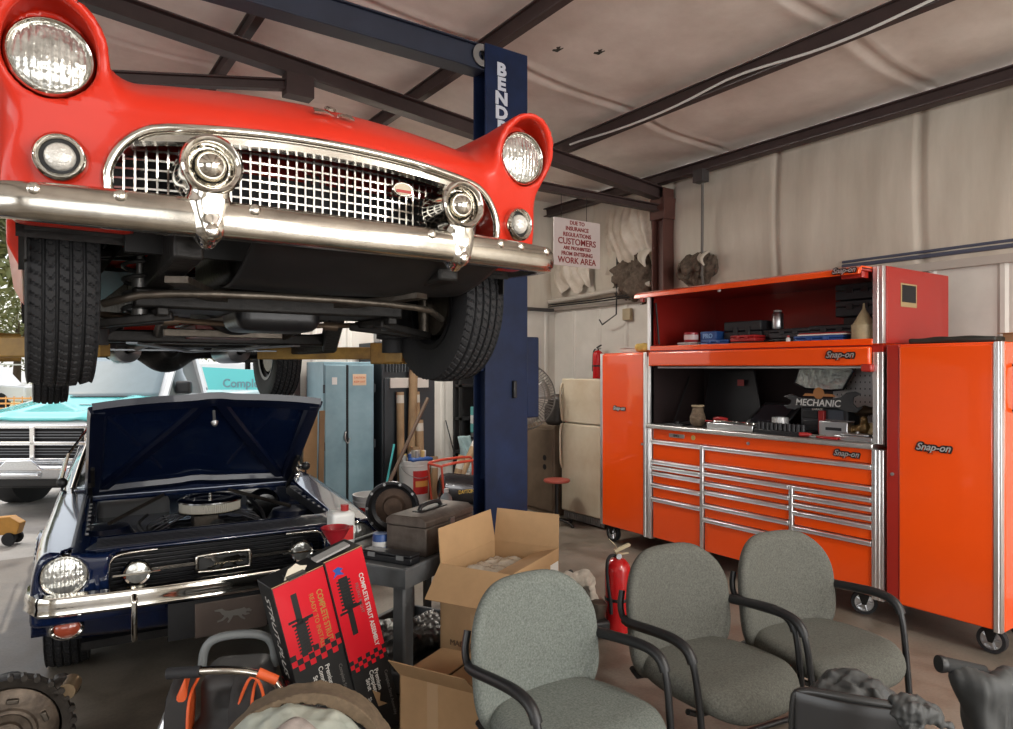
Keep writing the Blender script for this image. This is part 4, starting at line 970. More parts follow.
obj('bumper', M().prism([(-.20,.42),(-.24,.55),(-.18,.58),(.1,.58),(.1,.40)], -1.0, 1.0, 'x').box(-.25,.25,-.255,-.2,.44,.50), mat('hazy_chrome', (.72,.74,.76), .25, 1), tk, bevel=.025, seg=3)
obj('bumper_plate_holder', M().prism([(-.20,.60),(-.16,.63),(.16,.63),(.20,.60),(.30,.52),(-.30,.52)], -.262, -.235, 'y'), MATS['hazy_chrome'], tk, bevel=.01)
obj('air_dam', M().box(-.85,.85,-.05,.2,.30,.42), blackp, tk, bevel=.03)
for s in (-1, 1):
    for yy in (.85, 4.1): wheel(tk, 'front_wheel' if yy < 2 else 'rear_wheel', (s*.84, yy, .375), .375, .24, .21, 'steel', 0, s)
    obj('wheel_well', M().lathe([(.0,0),(.46,0),(.46,.3),(0,.3)], (s*.99 if s > 0 else -.99, .85, .44), (-s,0,0), 30), black, tk)
# teal box trailer behind
px, py = cw(-7.9, 13.6)
tr = thing('box_trailer', 'white and teal lettered trailer with slanted stripes behind the truck', 'trailer', (px, py, 0), -YAW-.10)
obj('box', M().box(.3, 6.3, 0, 2.2, .55, 1.72), tw, tr, bevel=.04)
obj('teal_panel', M().prism([(2.3,.60),(2.0,1.62),(6.2,1.40),(6.2,.60)], -.006, 0), teal, tr)
m = M()
for k in range(6): m.prism([(1.35+k*.14,1.62-k*.08),(1.40+k*.14,1.62-k*.08),(1.70+k*.12,.62),(1.62+k*.12,.62)], -.010, -.006)
obj('slanted_stripes', m, mat('grey_stripe', (.25,.32,.34), .4), tr)
text('lettering', 'Complete Auto', .23, mat('letter_grey', (.16,.30,.34), .4), tr, (3.15, -.012, 1.30), bold=.004)
for s in (1.6, 4.6): obj('wheel', M().lathe([(0,-.12),(.3,-.12),(.36,-.08),(.36,.08),(.3,.12),(0,.12)], (s, .15, .36), (0,1,0), 28), rubber, tr, smooth=40)
obj('front_wall', M().box(.26,.30,.05,2.15,.55,1.70), white, tr)
# ================================================================ ORANGE-RED TOOL STORAGE
ora = mat('orange_red_enamel', (.88,.082,.005), .24, coat=.8, var=.03, vscale=2)
redd = mat('dark_red_enamel', (.36,.020,.012), .35, coat=.4)
trimc = mat('polished_trim', (.86,.87,.88), .34, 1)
RZ = -PI/2
TX, TY = 4.36, 4.13        # front plane and left end; local x runs along the chest to the right, local y into the wall
def tl(x, y, z=0): return (TX+y, TY-x, z)
def logo(parent, x, z, w, y=-.004, rz=0, s='Snap-on'):
    text('logo_shadow', s, w*.30, mat('logo_black', (.01,.01,.01), .3), parent, (x, y, z), (PI/2, 0, 0), .004, .35, .010*w/.2, sx=1.0)
    text('logo', s, w*.30, trimc, parent, (x, y-.004, z), (PI/2, 0, 0), .003, .35, .001, sx=1.0)
def caster(parent, x, y, R=.075, swivel=True, rz=0):
    c = bpy.data.objects.new('caster', None); COL.objects.link(c); c.parent = parent; c.location = (x, y, 0); c.rotation_euler = (0, 0, rz)
    obj('tyre', M().lathe([(R*.72,-.022),(R*.97,-.022),(R,-.014),(R,.014),(R*.97,.022),(R*.72,.022)], (0,0,R), (0,1,0), 32), rubber, c, smooth=40)
    m = M(); m.lathe([(R*.74,-.020),(R*.66,-.020),(R*.62,-.008),(R*.2,-.012),(R*.2,-.024),(0,-.024)], (0,0,R), (0,1,0), 28)
    m.lathe([(R*.74,.020),(R*.66,.020),(R*.62,.008),(R*.2,.012),(R*.2,.024),(0,.024)], (0,0,R), (0,1,0), 28)
    for k in range(5):
        a = k*2*PI/5; m.cyl((R*.18*math.cos(a),-.016,R+R*.18*math.sin(a)),(R*.68*math.cos(a),-.016,R+R*.68*math.sin(a)),.009,.007,8)
    obj('hub', m, alum, c, smooth=40)
    m = M(); m.prism([(-.045,.165),(.045,.165),(.012,R*.85),(-.012,R*.85)], -.035, -.030) ; m.prism([(-.045,.165),(.045,.165),(.012,R*.85),(-.012,R*.85)], .030, .035); m.box(-.055,.055,-.045,.045,.160,.170); obj('fork', m, grease, c, bevel=.003)
def locker(name, label, W, D, z0, z1, logo_x, logo_z, hinge_left=False):
    t = thing(name, label, 'tool locker')
    obj('body', M().box(0, W, .02, D, z0, z1), redd if False else ora, t, bevel=.008)
    obj('door', M().box(.075 if hinge_left else .035, W-.045, -.012, .02, z0+.008, z1-.012), ora, t, bevel=.010, seg=3)
    obj('door_return', M().box(.0, .072 if hinge_left else .032, -.004, .02, z0+.004, z1-.004), redd if hinge_left else trimc, t, bevel=.004)
    for x in ((W-.042, W-.004),) if hinge_left else ((W-.042, W-.004),):
        m = M(); m.box(x[0], x[1], -.018, .03, z0, z1); m.box(x[0]+.012, x[1]-.012, -.022, -.018, z0, z1); obj('corner_trim', m, trimc, t, bevel=.005)
    obj('lock', M().lathe([(.011,0),(.011,-.006),(0,-.007)], ((.035 if hinge_left else W-.06), -.004 if hinge_left else -.012, (z0+z1)/2), (0,1,0), 16), steel, t)
    logo(t, logo_x, logo_z, .19 if hinge_left else .15, -.016)
    for x in ((.07,) if not hinge_left else (W-.09,)):
        for y in (.10, D-.10): caster(t, x, y)
    return t
lk = locker('tool_locker', 'orange side locker left of the drawer chest, beside the refrigerator', .60, .62, .155, 1.735, .26, 1.24)
lk.location = tl(-.615, 0); lk.rotation_euler = (0,0,RZ)
rk = locker('tool_locker', 'tall orange locker at the right end of the tool storage row', .62, .62, .155, 1.745, .27, 1.135, True)
rk.location = tl(1.975, 0); rk.rotation_euler = (0,0,RZ)
obj('side_handle', M().tube([(.625,.12,1.62),(.66,.12,1.60),(.66,.12,1.38),(.625,.12,1.36)], .012, 8, smooth=1), blackp, rk, smooth=60)
# --- drawer chest
CW, CD = 1.89, .72
ch = thing('tool_chest', 'wide orange rolling drawer chest with chrome drawer pulls and steel top', 'tool chest', tl(0, 0), RZ)
obj('carcass', M().box(0, CW+.08, .03, CD, .155, 1.09), ora, ch, bevel=.006)
obj('worktop', M().box(-.012, CW+.012, -.035, CD, 1.090, 1.125), mat('worktop_steel', (.72,.72,.70), .38, 1, var=.25, vscale=8), ch, bevel=.008)
obj('top_rail', M().box(.04, CW, -.002, .03, 1.000, 1.090), ora, ch, bevel=.004)
for x0, x1 in ((-.012, .035), (CW-.0, CW+.072)):
    m = M(); m.box(x0, x1, -.020, .04, .155, 1.09 if x0 < 0 else 1.09)
    for k in range(2): a = x0+(x1-x0)*(k+1)/3; m.box(a-.004, a+.004, -.025, -.02, .155, 1.09)
    obj('corner_trim', m, trimc, ch, bevel=.004)
obj('divider_trim', M().box(.548, .580, -.022, .03, .16, .995), trimc, ch, bevel=.005)
obj('divider_trim', M().box(1.318, 1.348, -.022, .03, .16, .790), trimc, ch, bevel=.005)
def drawers(x0, x1, tops, zb):
    for i, zt in enumerate(tops):
        z1 = zt; z0 = tops[i+1] if i+1 < len(tops) else zb
        d = bpy.data.objects.new('drawer', None); COL.objects.link(d); d.parent = ch
        obj('drawer_front', M().box(x0, x1, -.006, .03, z0+.004, z1-.036), ora, d, bevel=.004)
        obj('drawer_pull', M().prism([(-.010,z1-.036),(-.022,z1-.033),(-.020,z1-.022),(-.030,z1-.019),(-.030,z1-.006),(-.022,z1-.001),(.0,z1-.001),(.02,z1-.004),(.02,z1-.036)], x0, x1, 'x'), trimc, d, bevel=.002)
drawers(.040, .545, [.995,.825,.777,.727,.627,.508], .165)
drawers(.583, CW-.003, [.995,.858], .795)
drawers(.583, 1.315, [.790,.715,.645,.540,.430], .165)
drawers(1.351, CW-.003, [.790,.731,.674,.618,.515], .165)
logo(ch, 1.72, 1.045, .17, -.006)
obj('badge', M().box(.22,.38,-.008,-.002,1.03,1.062), mat('badge_grey', (.35,.33,.3), .3, .7), ch, bevel=.004); text('badge_lettering', 'EPIQ', .028, MATS['logo_black'], ch, (.30,-.010,1.046))
obj('crest_sticker', M().lathe([(0,-.004),(.02,-.004),(.02,0)], (.47,-.002,1.045), (0,1,0), 16), mat('gold_sticker', (.5,.35,.1), .4), ch)
obj('lock', M().lathe([(.012,0),(.012,-.008),(0,-.009)], (.98,-.002,1.045), (0,1,0), 16), steel, ch)
for x in (.30, CW-.12):
    for y in (.12, CD-.12): caster(ch, x, y, .078, rz=.5 if x > 1 else .2)
# --- work station hutch (lower opening) and riser (upper opening)
def hutch(name, label, z0, z1, D, back_mat, lid=None, side=None):
    side = side or redd
    t = thing(name, label, 'tool hutch', tl(0, 0), RZ)
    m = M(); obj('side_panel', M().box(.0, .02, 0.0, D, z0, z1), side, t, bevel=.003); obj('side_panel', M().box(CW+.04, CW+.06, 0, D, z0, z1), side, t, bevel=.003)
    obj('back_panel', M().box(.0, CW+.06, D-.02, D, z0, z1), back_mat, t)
    for x0, x1 in ((-.012, .020), (CW+.005, CW+.068)):
        m = M(); m.box(x0, x1, -.016, .03, z0, z1); a = (x0+x1)/2; m.box(a-.004, a+.004, -.021, -.016, z0, z1); obj('corner_trim', m, trimc, t, bevel=.004)
    return t
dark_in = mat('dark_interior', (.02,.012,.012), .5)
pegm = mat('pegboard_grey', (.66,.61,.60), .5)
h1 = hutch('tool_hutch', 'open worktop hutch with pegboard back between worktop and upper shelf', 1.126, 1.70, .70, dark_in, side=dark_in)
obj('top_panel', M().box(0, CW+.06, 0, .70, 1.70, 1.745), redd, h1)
# rolled up door of the hutch
obj('lift_door', M().box(.022, CW-.0, -.045, -.005, 1.615, 1.735), ora, h1, bevel=.012, seg=3)
obj('door_bracket', M().box(CW-.05, CW+.02, -.06, -.01, 1.575, 1.625), redd, h1, bevel=.01)
logo(h1, 1.70, 1.685, .19, -.049)
obj('lamp_tube', M().cyl((.06,.04,1.605),(CW-.05,.04,1.605),.008,n=10), mat('frosted_tube', (.7,.7,.7), .3), h1)
m = M(); holes = M()
obj('pegboard', M().box(1.25, CW+.03, .66, .672, 1.20, 1.66), pegm, h1)
for i in range(18):
    for j in range(9): holes.box(1.28+i*.035, 1.286+i*.035, .658, .660, 1.25+j*.048, 1.262+j*.048)
tag(obj('pegboard_holes', holes, black, h1), kind='stuff')
h2 = hutch('tool_riser', 'red upper tool hutch on top with its orange lid swung open', 1.752, 2.235, .86, mat('deep_red_inside', (.26,.012,.008), .35, coat=.3), side=mat('deep_red_inside', (.26,.012,.008), .35))
obj('floor_panel', M().box(0, CW+.06, -.0, .86, 1.747, 1.765), ora, h2, bevel=.003)
obj('shelf_lip', M().box(.02, CW+.005, -.02, 0, 1.745, 1.785), ora, h2, bevel=.005)
obj('top_panel', M().box(0, CW+.06, -.0, .86, 2.225, 2.235), redd, h2)
obj('outer_side', M().box(CW+.061, CW+.075, .02, .86, 1.752, 2.235), mat('deep_red_side', (.34,.018,.012), .4, coat=.15), h2, bevel=.004)
ld = bpy.data.objects.new('lift_door', None); COL.objects.link(ld); ld.parent = h2; ld.location = (0, 0, 2.215); 
obj('door_panel', M().box(-.0, CW, -.14, .30, -.012, .012), redd, ld, bevel=.005)
obj('door_edge', M().prism([(-.175,-.035),(-.165,.0),(-.13,.018),(.06,.022),(.06,-.0),(-.13,-.005),(-.15,-.035)], -.02, CW+.0, 'x'), ora, ld, bevel=.004)
obj('edge_strip', M().box(-.01, CW-.01, -.150, -.135, -.030, -.022), mat('brass_strip', (.6,.5,.38), .3, .8), ld)
obj('latch', M().lathe([(.014,0),(.012,-.02),(0,-.022)], (.78,-.08,-.02), (0,0,1), 12), white, ld); obj('door_bracket', M().prism([(-.03,0),(.03,0),(.015,-.06),(-.005,-.06)], -.10, -.08, 'y').box(CW-.15,CW-.02,-.10,-.02,-.05,-.01), redd, ld)
ld.children[0]
logo(h2, 1.80, 2.208, .15, -.178); 
obj('gas_strut', M().cyl((.06,.05,1.80),(.05,.02,2.15),.008,n=8), blackp, h2)
obj('louvre_sticker', M().box(CW+.0755, CW+.0775, .19, .40, 1.99, 2.14), mat('sticker_frame', (.35,.25,.12), .4), h2); obj('sticker_panel', M().box(CW+.077, CW+.079, .205, .385, 2.02, 2.13), black, h2)

# --- things in the upper hutch
def case(name, label, cat, x, y, z, w, d, h, m_, rz=0, lid=True, latches=2, group=None, lm=None):
    t = thing(name, label, cat, tl(x, y, z), RZ+rz, group)
    obj('body', M().box(-w/2, w/2, 0, d, 0, h*(.6 if lid else 1)), m_, t, bevel=min(.008, h*.15), seg=2)
    if lid: obj('lid', M().box(-w/2, w/2, 0, d, h*.62, h), m_, t, bevel=min(.008, h*.15), seg=2)
    for k in range(latches):
        a = (-.5+(k+1)/(latches+1))*w; obj('latch', M().box(a-w*.06, a+w*.06, -.008, .001, h*.42, h*.78), lm or m_, t, bevel=.002)
    return t
cg = mat('case_charcoal', (.025,.026,.03), .5); cb_ = mat('case_black', (.012,.012,.014), .4); cblue = mat('case_blue', (.02,.07,.24), .4); cred = mat('case_red', (.32,.015,.015), .4); ck = mat('case_light_grey', (.35,.34,.33), .45)
Z2 = 1.766
case('parts_box', 'small grey metal parts box at the left end of the top shelf', 'box', .33, .08, Z2, .20, .12, .045, ck)
m = thing('parts_tin', 'round red and white tin on the top shelf, resting on the grey box', 'tin', tl(.33, .14, Z2+.046), RZ)
obj('tin', M().lathe([(0,0),(.055,0),(.058,.004),(.058,.075),(.05,.082),(0,.082)], n=28), mat('tin_red', (.35,.03,.04), .35, coat=.4), m, smooth=40); obj('tin_label', M().lathe([(.0585,.02),(.0585,.06)], n=28), mat('tin_white', (.6,.5,.5), .4), m)
t = case('blue_box', 'blue lettered cardboard box on the top shelf beside the round tin', 'box', .49, .15, Z2+.045, .16, .14, .085, cblue, lid=False, latches=0)
t.name = 'carton'; text('lettering', 'PRO', .05, mat('pale_blue', (.2,.35,.6), .4), t, (0, -.003, .045), bold=.002)
case('tool_case', 'slim blue tool case lying on the top shelf in front of the black bin', 'tool case', .62, .06, Z2, .26, .14, .055, cblue)
case('tool_case', 'thin blue tool case lying under the blue lettered box', 'tool case', .46, .12, Z2, .12, .16, .042, cblue)
case('tool_case', 'large black moulded case toward the back of the top shelf, behind the slim blue case', 'tool case', .76, .22, Z2, .34, .30, .20, cg)
t = thing('spray_can', 'silver cylindrical can standing tall among the cases on the top shelf', 'can', tl(1.02, .30, Z2+.13), RZ)
obj('can', M().lathe([(0,0),(.04,0),(.042,.005),(.042,.11),(.03,.125),(0,.125)], n=28), alum, t, smooth=40); obj('lid', M().lathe([(.030,.126),(.030,.14),(0,.14)], n=20), mat('can_grey', (.3,.29,.28), .4), t)
case('tool_case', 'black case under the silver can on the top shelf', 'tool case', 1.02, .24, Z2, .22, .26, .125, cb_)
case('socket_case', 'small red socket case near the middle of the top shelf front', 'tool case', .88, .06, Z2+.032, .22, .14, .05, cred)
case('socket_case', 'thin black case directly under the small red socket case', 'tool case', .90, .06, Z2, .26, .15, .030, cb_)
case('drill_case', 'long low charcoal case with handle in the middle of the top shelf', 'tool case', 1.20, .16, Z2+.05, .32, .22, .07, cg)
case('drill_case', 'flat black case under the long low charcoal case', 'tool case', 1.18, .15, Z2, .36, .24, .048, cb_)
case('drill_case', 'wide dark grey case behind the long blue case', 'tool case', 1.52, .17, Z2+.045, .34, .24, .085, cg)
case('drill_case', 'flat charcoal case beneath the wide dark grey one', 'tool case', 1.50, .17, Z2, .36, .24, .043, cg)
case('tool_case', 'long bright blue case at the front of the top shelf, right half', 'tool case', 1.50, .03, Z2, .36, .12, .055, cblue)
t = thing('manual_pile', 'red and white booklets lying on top of the long bright blue case', 'booklets', tl(1.52, .035, Z2+.056), RZ)
obj('booklet', M().box(-.17,.18,0,.11,0,.008), mat('paper_white', (.7,.68,.64), .6), t); obj('cover', M().box(-.16,.17,.0,.11,.0085,.016), cred, t)
t = thing('small_bottle', 'tiny white bottle with red cap left of the bright blue case', 'bottle', tl(1.27, .05, Z2), RZ)
obj('bottle', M().lathe([(0,0),(.015,0),(.016,.005),(.016,.04),(.008,.05),(0,.05)], n=16), white, t, smooth=40); obj('cap', M().lathe([(.010,.05),(.010,.062),(0,.062)], n=12), cred, t)
case('power_tool_case', 'black power tool case, topmost of the stack at the right of the top shelf', 'tool case', 1.68, .30, Z2+.305, .42, .30, .11, cg, latches=3, lm=cb_)
case('power_tool_case', 'black power tool case, middle one of the right hand stack', 'tool case', 1.68, .30, Z2+.19, .42, .30, .11, cg, latches=3, lm=cb_)
case('power_tool_case', 'black power tool case at the bottom of the right hand stack', 'tool case', 1.70, .30, Z2, .34, .30, .185, cb_, latches=2)
t = thing('funnel_bottle', 'grimy beige funnel-topped container on the right of the top shelf', 'bottle', tl(1.80, .06, Z2), RZ)
obj('body', M().lathe([(0,0),(.070,0),(.074,.01),(.074,.11),(.060,.125),(.018,.20),(.010,.215),(0,.215)], n=36), mat('grimy_beige', (.42,.33,.20), .5, trans=.0, var=.35, vscale=14), t, smooth=40)
obj('spout', M().lathe([(.010,.213),(.006,.25),(0,.25)], n=12), MATS['grimy_beige'], t)

# --- things on the worktop
Z1 = 1.126
t = thing('welding_screen', 'black panel door leaning open on the left of the worktop hutch', 'panel', tl(.48, .36, Z1), RZ)
m = M(); m.add([(-.34,.14,.0),(.36,.02,.0),(.26,.04,.46),(-.30,.20,.44),(-.34,.16,.0),(.36,.04,.0),(.26,.06,.46),(-.30,.22,.44)], [(0,1,2,3),(7,6,5,4),(0,4,5,1),(1,5,6,2),(2,6,7,3),(3,7,4,0)]); obj('panel', m, cb_, t, bevel=.006)
obj('red_sticker', M().box(.10,.17,.055,.058,.33,.38), mat('faded_red', (.25,.04,.04), .5), t).rotation_euler = (0,0,-.17)
obj('rod', M().cyl((-.40,-.15,.0),(-.44,.10,.40),.006,n=8), blackp, t)
t.name = 'black_panel'
t = thing('clay_jar', 'grimy brown jar stuffed with bits on the left of the steel worktop', 'jar', tl(.43, .10, Z1), RZ)
nets('jar', lambda x,y,z: smin(ell(x,y,z,(0,0,.06),(.062,.062,.065)), cap(x,y,z,(0,0,.10),(0,0,.13),.045), .02)+.004*wob(x,y,z,90,3), (-.09,-.09,-.01), (.09,.09,.19), .006, mat('grimy_brown', (.20,.14,.09), .7, var=.6, vscale=40), t)
obj('rim', M().tube([(.046*math.cos(a), .046*math.sin(a), .168) for a in np.linspace(0,2*PI,24)[:-1]], .007, 6, closed=True), mat('tan_rim', (.35,.27,.17), .7), t, smooth=60)
t = thing('flat_tray', 'dark low tray lying at the far left of the worktop', 'tray', tl(.22, .05, Z1), RZ)
obj('tray', M().box(-.09,.10,0,.10,0,.012), cb_, t, bevel=.003); obj('small_part', M().lathe([(0,0),(.02,0),(.02,.016),(0,.018)], (0,.05,.0125), n=14), cb_, t)
t = thing('wrench_tray', 'pale metal tray of wrenches and red tools on the worktop front', 'tray', tl(.80, .02, Z1), RZ)
obj('tray', M().box(-.22,.20,0,.18,0,.05), alum, t, bevel=.006)
for k in range(6):
    w_ = bpy.data.objects.new('wrench', None); COL.objects.link(w_); w_.parent = t; w_.location = (-.16+k*.06, .03+.02*(k%2), .058); w_.rotation_euler = (0, 0, .9-.3*k)
    m = M(); m.box(-.06,.06,-.006,.006,0,.007); m.lathe([(.008,0),(.015,0),(.015,.009),(.008,.009)], (.065,0,0), n=14); m.lathe([(0,0),(.013,0),(.013,.009),(0,.009)], (-.065,0,0), n=8); obj('shaft', m, chrome if k % 3 else cred, w_)
obj('red_grip', M().tube([(-.18,.05,.075),(-.12,.03,.085),(-.06,.05,.075)], .014, 8, smooth=1), cred, t, smooth=60)
t = thing('diagnostic_tablet', 'black rugged tablet propped up at an angle behind the wrench tray', 'tablet', tl(1.00, .24, Z1+.01), RZ, rot=(math.radians(0),0,RZ))
m = M(); m.add([(-.25,0,.02),(.10,0,.02),(.19,.13,.20),(-.14,.13,.20),(-.25,.02,.0),(.10,.02,.0),(.19,.16,.19),(-.14,.16,.19)], [(0,1,2,3),(7,6,5,4),(0,4,5,1),(1,5,6,2),(2,6,7,3),(3,7,4,0)]); obj('shell', m, cb_, t, bevel=.01)
m = M(); m.add([(-.19,.012,.045),(.08,.012,.045),(.135,.108,.178),(-.115,.108,.178)], [(0,1,2,3)]); o = obj('screen', m, mat('dark_screen', (.02,.02,.025), .08, coat=1), t); o.location = (0,-.006,.004)
obj('stand', M().box(-.16,.06,.02,.20,-.01,.012), cb_, t)
t = thing('duct_tape', 'silver roll of tape lying on the socket rack', 'tape roll', tl(1.14, .15, Z1+.07), RZ)
obj('roll', M().lathe([(.035,0),(.058,0),(.058,.045),(.035,.045),(.035,0)], n=36), mat('tape_silver', (.5,.5,.5), .35, .5), t, smooth=40)
t = thing('socket_rack', 'black rack holding a row of deep sockets at the worktop front', 'socket rack', tl(1.22, .01, Z1), RZ)
obj('rack', M().box(-.20,.19,0,.22,0,.03).box(-.20,.19,.18,.22,.03,.065), cb_, t, bevel=.004)
for k in range(11): obj('socket', M().lathe([(0,.0),(.0145,0),(.0145,.05),(.010,.052),(.009,.03),(0,.03)], (-.18+k*.035, .03+.0*k, .030), n=14), cg if k % 2 else cb_, t, smooth=40)
t = thing('wrench_sign', 'dark wrench shaped sign reading mechanic across the hutch', 'sign', tl(1.46, .10, Z1+.235), RZ)
W = [(-.26,.035),(-.20,.055),(-.15,.035),(-.10,.030),(.10,.030),(.16,.045),(.20,.075),(.26,.085),(.30,.070),(.25,.045),(.245,.005),(.27,-.02),(.31,-.015),(.27,-.055),(.20,-.050),(.14,-.030),(-.12,-.032),(-.17,-.055),(-.23,-.050),(-.26,-.03),(-.21,-.02),(-.20,.01),(-.22,.02)]
obj('plate', M().prism(W, 0, .012), mat('sign_graphite', (.045,.047,.05), .35, .3), t, bevel=.003)
text('lettering', 'MECHANIC', .064, mat('sign_silver', (.6,.6,.6), .3, .5), t, (-.0,-.004,-.002), shear=.15, bold=.001)
text('small_lettering', 'GARAGE', .020, mat('sign_dim', (.3,.28,.25), .4), t, (0,-.004,-.045))
obj('top_badge', M().lathe([(0,0),(.036,0),(.040,.008),(0,.010)], (.01,.004,.066), (0,-1,0), 24), mat('badge_rust', (.28,.12,.04), .5), t); obj('badge_wings', M().prism([(-.11,.045),(.13,.045),(.11,.062),(-.09,.062)], -.002,.004), MATS['badge_rust'], t)
t = thing('tool_charger', 'dark boxy battery charger under the mechanic sign', 'charger', tl(1.42, .20, Z1), RZ)
obj('body', M().box(-.15,.20,0,.16,0,.20), cg, t, bevel=.012); obj('red_handle', M().box(-.0,.045,-.03,.0,.015,.18), cred, t, bevel=.006); obj('grey_face', M().box(.06,.17,-.006,0,.09,.185), mat('face_grey', (.06,.07,.09), .4), t, bevel=.004)
for k in range(2): obj('drawer_slot', M().box(-.13,-.02,-.006,0,.05+.07*k,.10+.07*k), cb_, t, bevel=.003)
t = thing('silver_box', 'small bare metal box standing in front of the dark charger', 'box', tl(1.58, .08, Z1), RZ)
obj('box', M().box(-.10,.10,0,.09,0,.115), alum, t, bevel=.005); obj('slot', M().box(-.05,.06,-.003,0,.055,.075), cb_, t); obj('hinge', M().cyl((-.10,.09,.116),(.10,.09,.116),.004,n=8), steel, t)
t = thing('screwdriver', 'red handled screwdriver pointing forward right of the socket rack', 'screwdriver', tl(1.38, .0, Z1+.018), RZ+.5)
obj('handle', M().lathe([(0,0),(.014,.005),(.017,.03),(.013,.07),(.008,.085),(0,.085)], (0,0,0), (1,0,0), 14), cred, t, smooth=50); obj('shaft', M().cyl((.08,0,0),(.20,0,0),.004,n=8), chrome, t)
t = thing('pliers', 'red gripped pliers on a pale cloth at the worktop edge', 'pliers', tl(1.54, -.01, Z1+.012), RZ)
for s in (-1, 1): obj('grip', M().tube([(-.02,0,0),(.05,s*.020,0),(.13,s*.018,0)], .008, 8, smooth=1), cred, t, smooth=50)
obj('jaw', M().prism([(-.02,-.012),(-.02,.012),(-.07,.004),(-.07,-.004)], -.006, .006, 'z'), steel, t)
t = thing('shop_rag', 'small pale folded rag under the pliers', 'rag', tl(1.48, .03, Z1), RZ)
obj('cloth', M().grid(14, 14, lambda u, v: (-.12+.2*u, .10*v, .003+.008*abs(math.sin(u*9+v*4)))), mat('rag_white', (.6,.57,.52), .9), t, solid=.003, smooth=80)
t = thing('metal_tray', 'shiny pressed metal tray at the right end of the worktop', 'tray', tl(1.76, .01, Z1), RZ)
obj('tray', M().box(-.13,.12,0,.11,0,.035).box(-.10,.09,.02,.09,.035,.05), alum, t, bevel=.008); obj('knob', M().lathe([(0,0),(.012,0),(.012,.012),(0,.014)], (0,.05,.05), n=12), steel, t)
t = thing('air_ratchet', 'brass and brown air tool lying behind the shiny tray', 'air tool', tl(1.70, .16, Z1), RZ)
nets('motor', lambda x,y,z: smin(cap(x,y,z,(-.08,0,.05),(.06,0,.07),.035), cap(x,y,z,(.05,0,.06),(.06,-.02,.14),.022), .02)+.003*wob(x,y,z,80,2), (-.14,-.08,0), (.12,.08,.19), .007, mat('brass_brown', (.20,.12,.045), .4, .6, var=.5, vscale=30), t)
t = thing('rag_bunch', 'yellowish crumpled rags at the right end inside the hutch', 'rag', tl(1.82, .22, Z1), RZ)
nets('cloth', lambda x,y,z: ell(x,y,z,(0,0,.05),(.10,.08,.075))+.014*wob(x,y,z,38,5)+.006*wob(x,y,z,90,6), (-.14,-.13,-.02), (.14,.13,.17), .008, mat('rag_tan', (.45,.33,.17), .9, var=.45, vscale=20), t)
t = thing('parts_box', 'red labelled box hanging against the pegboard at the right', 'box', tl(1.80, .60, Z1+.16), RZ)
obj('box', M().box(-.12,.12,0,.055,0,.10), cred, t, bevel=.006); obj('label', M().box(-.09,.09,-.002,0,.03,.07), mat('label_dim_red', (.15,.01,.01), .4), t)
t = thing('air_hammer', 'dark cluster of air tools hanging right of the charger', 'air tool', tl(1.66, .30, Z1), RZ)
nets('body', lambda x,y,z: smin(cap(x,y,z,(0,0,.03),(.02,0,.20),.028,.022), cap(x,y,z,(-.05,0,.17),(.08,0,.19),.026), .02)+.004*wob(x,y,z,70,9), (-.12,-.07,-.01), (.14,.07,.25), .008, mat('dark_bronze', (.08,.05,.03), .4, .6), t)
t = thing('face_shield', 'clear face shield with black rim hung on the pegboard', 'face shield', tl(1.33, .44, Z1+.34), RZ)
sh = [(-.26,.02),(-.22,.13),(.16,.14),(.20,.12),(.12,-.02),(.03,-.03),(-.17,-.02)]
m = M(); m.prism(sh, 0, .004); obj('visor', m, mat('hazy_visor', (.62,.66,.64), .25, .5, bump=1, bscale=18, var=.5, vscale=14), t); obj('rim', M().tube([(a, 0, b) for a, b in sh], .008, 6, closed=True), cb_, t)
obj('hook', M().cyl((-.02,.0,.13),(-.02,.16,.14),.005,n=6), steel, t)
# things on top of lockers
t = thing('folded_tarp', 'folded dark plastic tarp lying on top of the right locker', 'tarp', tl(2.27, .30, 1.746), RZ)
nets('cloth', lambda x,y,z: rbox(x,y,z,(0,.0,.020),(.24,.16,.020),.016)+.009*wob(x,y,z*2,22,8), (-.3,-.22,-.02), (.3,.22,.08), .01, mat('dark_tarp', (.03,.033,.028), .45, var=.4), t)
t = thing('plastic_tub', 'shallow clear tub on top of the left locker', 'tub', tl(-.42, .20, 1.736), RZ)
obj('tub', M().box(-.14,.16,0,.22,0,.045), mat('milky_tub', (.55,.55,.52), .3), t, bevel=.012); obj('rim', M().box(-.15,.17,-.01,.23,.045,.053), MATS['milky_tub'], t, bevel=.003)
t = thing('yellow_sponge', 'bright yellow folded cloth on top of the left locker', 'cloth', tl(-.12, .10, 1.736), RZ)
nets('cloth', lambda x,y,z: rbox(x,y,z,(0,0,.04),(.095,.07,.035),.03)+.010*wob(x,y,z,45,4), (-.13,-.11,-.01), (.13,.11,.11), .007, mat('yellow_cloth', (.72,.50,.13), .85, var=.25, vscale=20), t)
t = thing('cardboard_piece', 'brown carton on top of the right locker at the right edge', 'box', tl(2.54, .28, 1.746), RZ)
obj('carton', M().box(-.05,.10,0,.2,0,.055), mat('cardboard', (.42,.26,.13), .8, var=.15, vscale=9), t, bevel=.003); obj('flap', M().box(-.05,.10,-.08,0,.052,.055), MATS['cardboard'], t)
def tc(name, label, cat, X, Y, Z=0, rz=0, group=None):
    x, y = cw(X, Y); return thing(name, label, cat, (x, y, Z), -YAW+rz, group)
def tm(name, label, cat, X, Y, Z, wv, group=None, tilt=0):
    """thing whose local x points along camera-frame direction wv"""
    x, y = cw(X, Y); a = math.atan2(wv[1], wv[0])
    return thing(name, label, cat, (x, y, Z), 0, group, rot=(0, -tilt, -YAW+a))
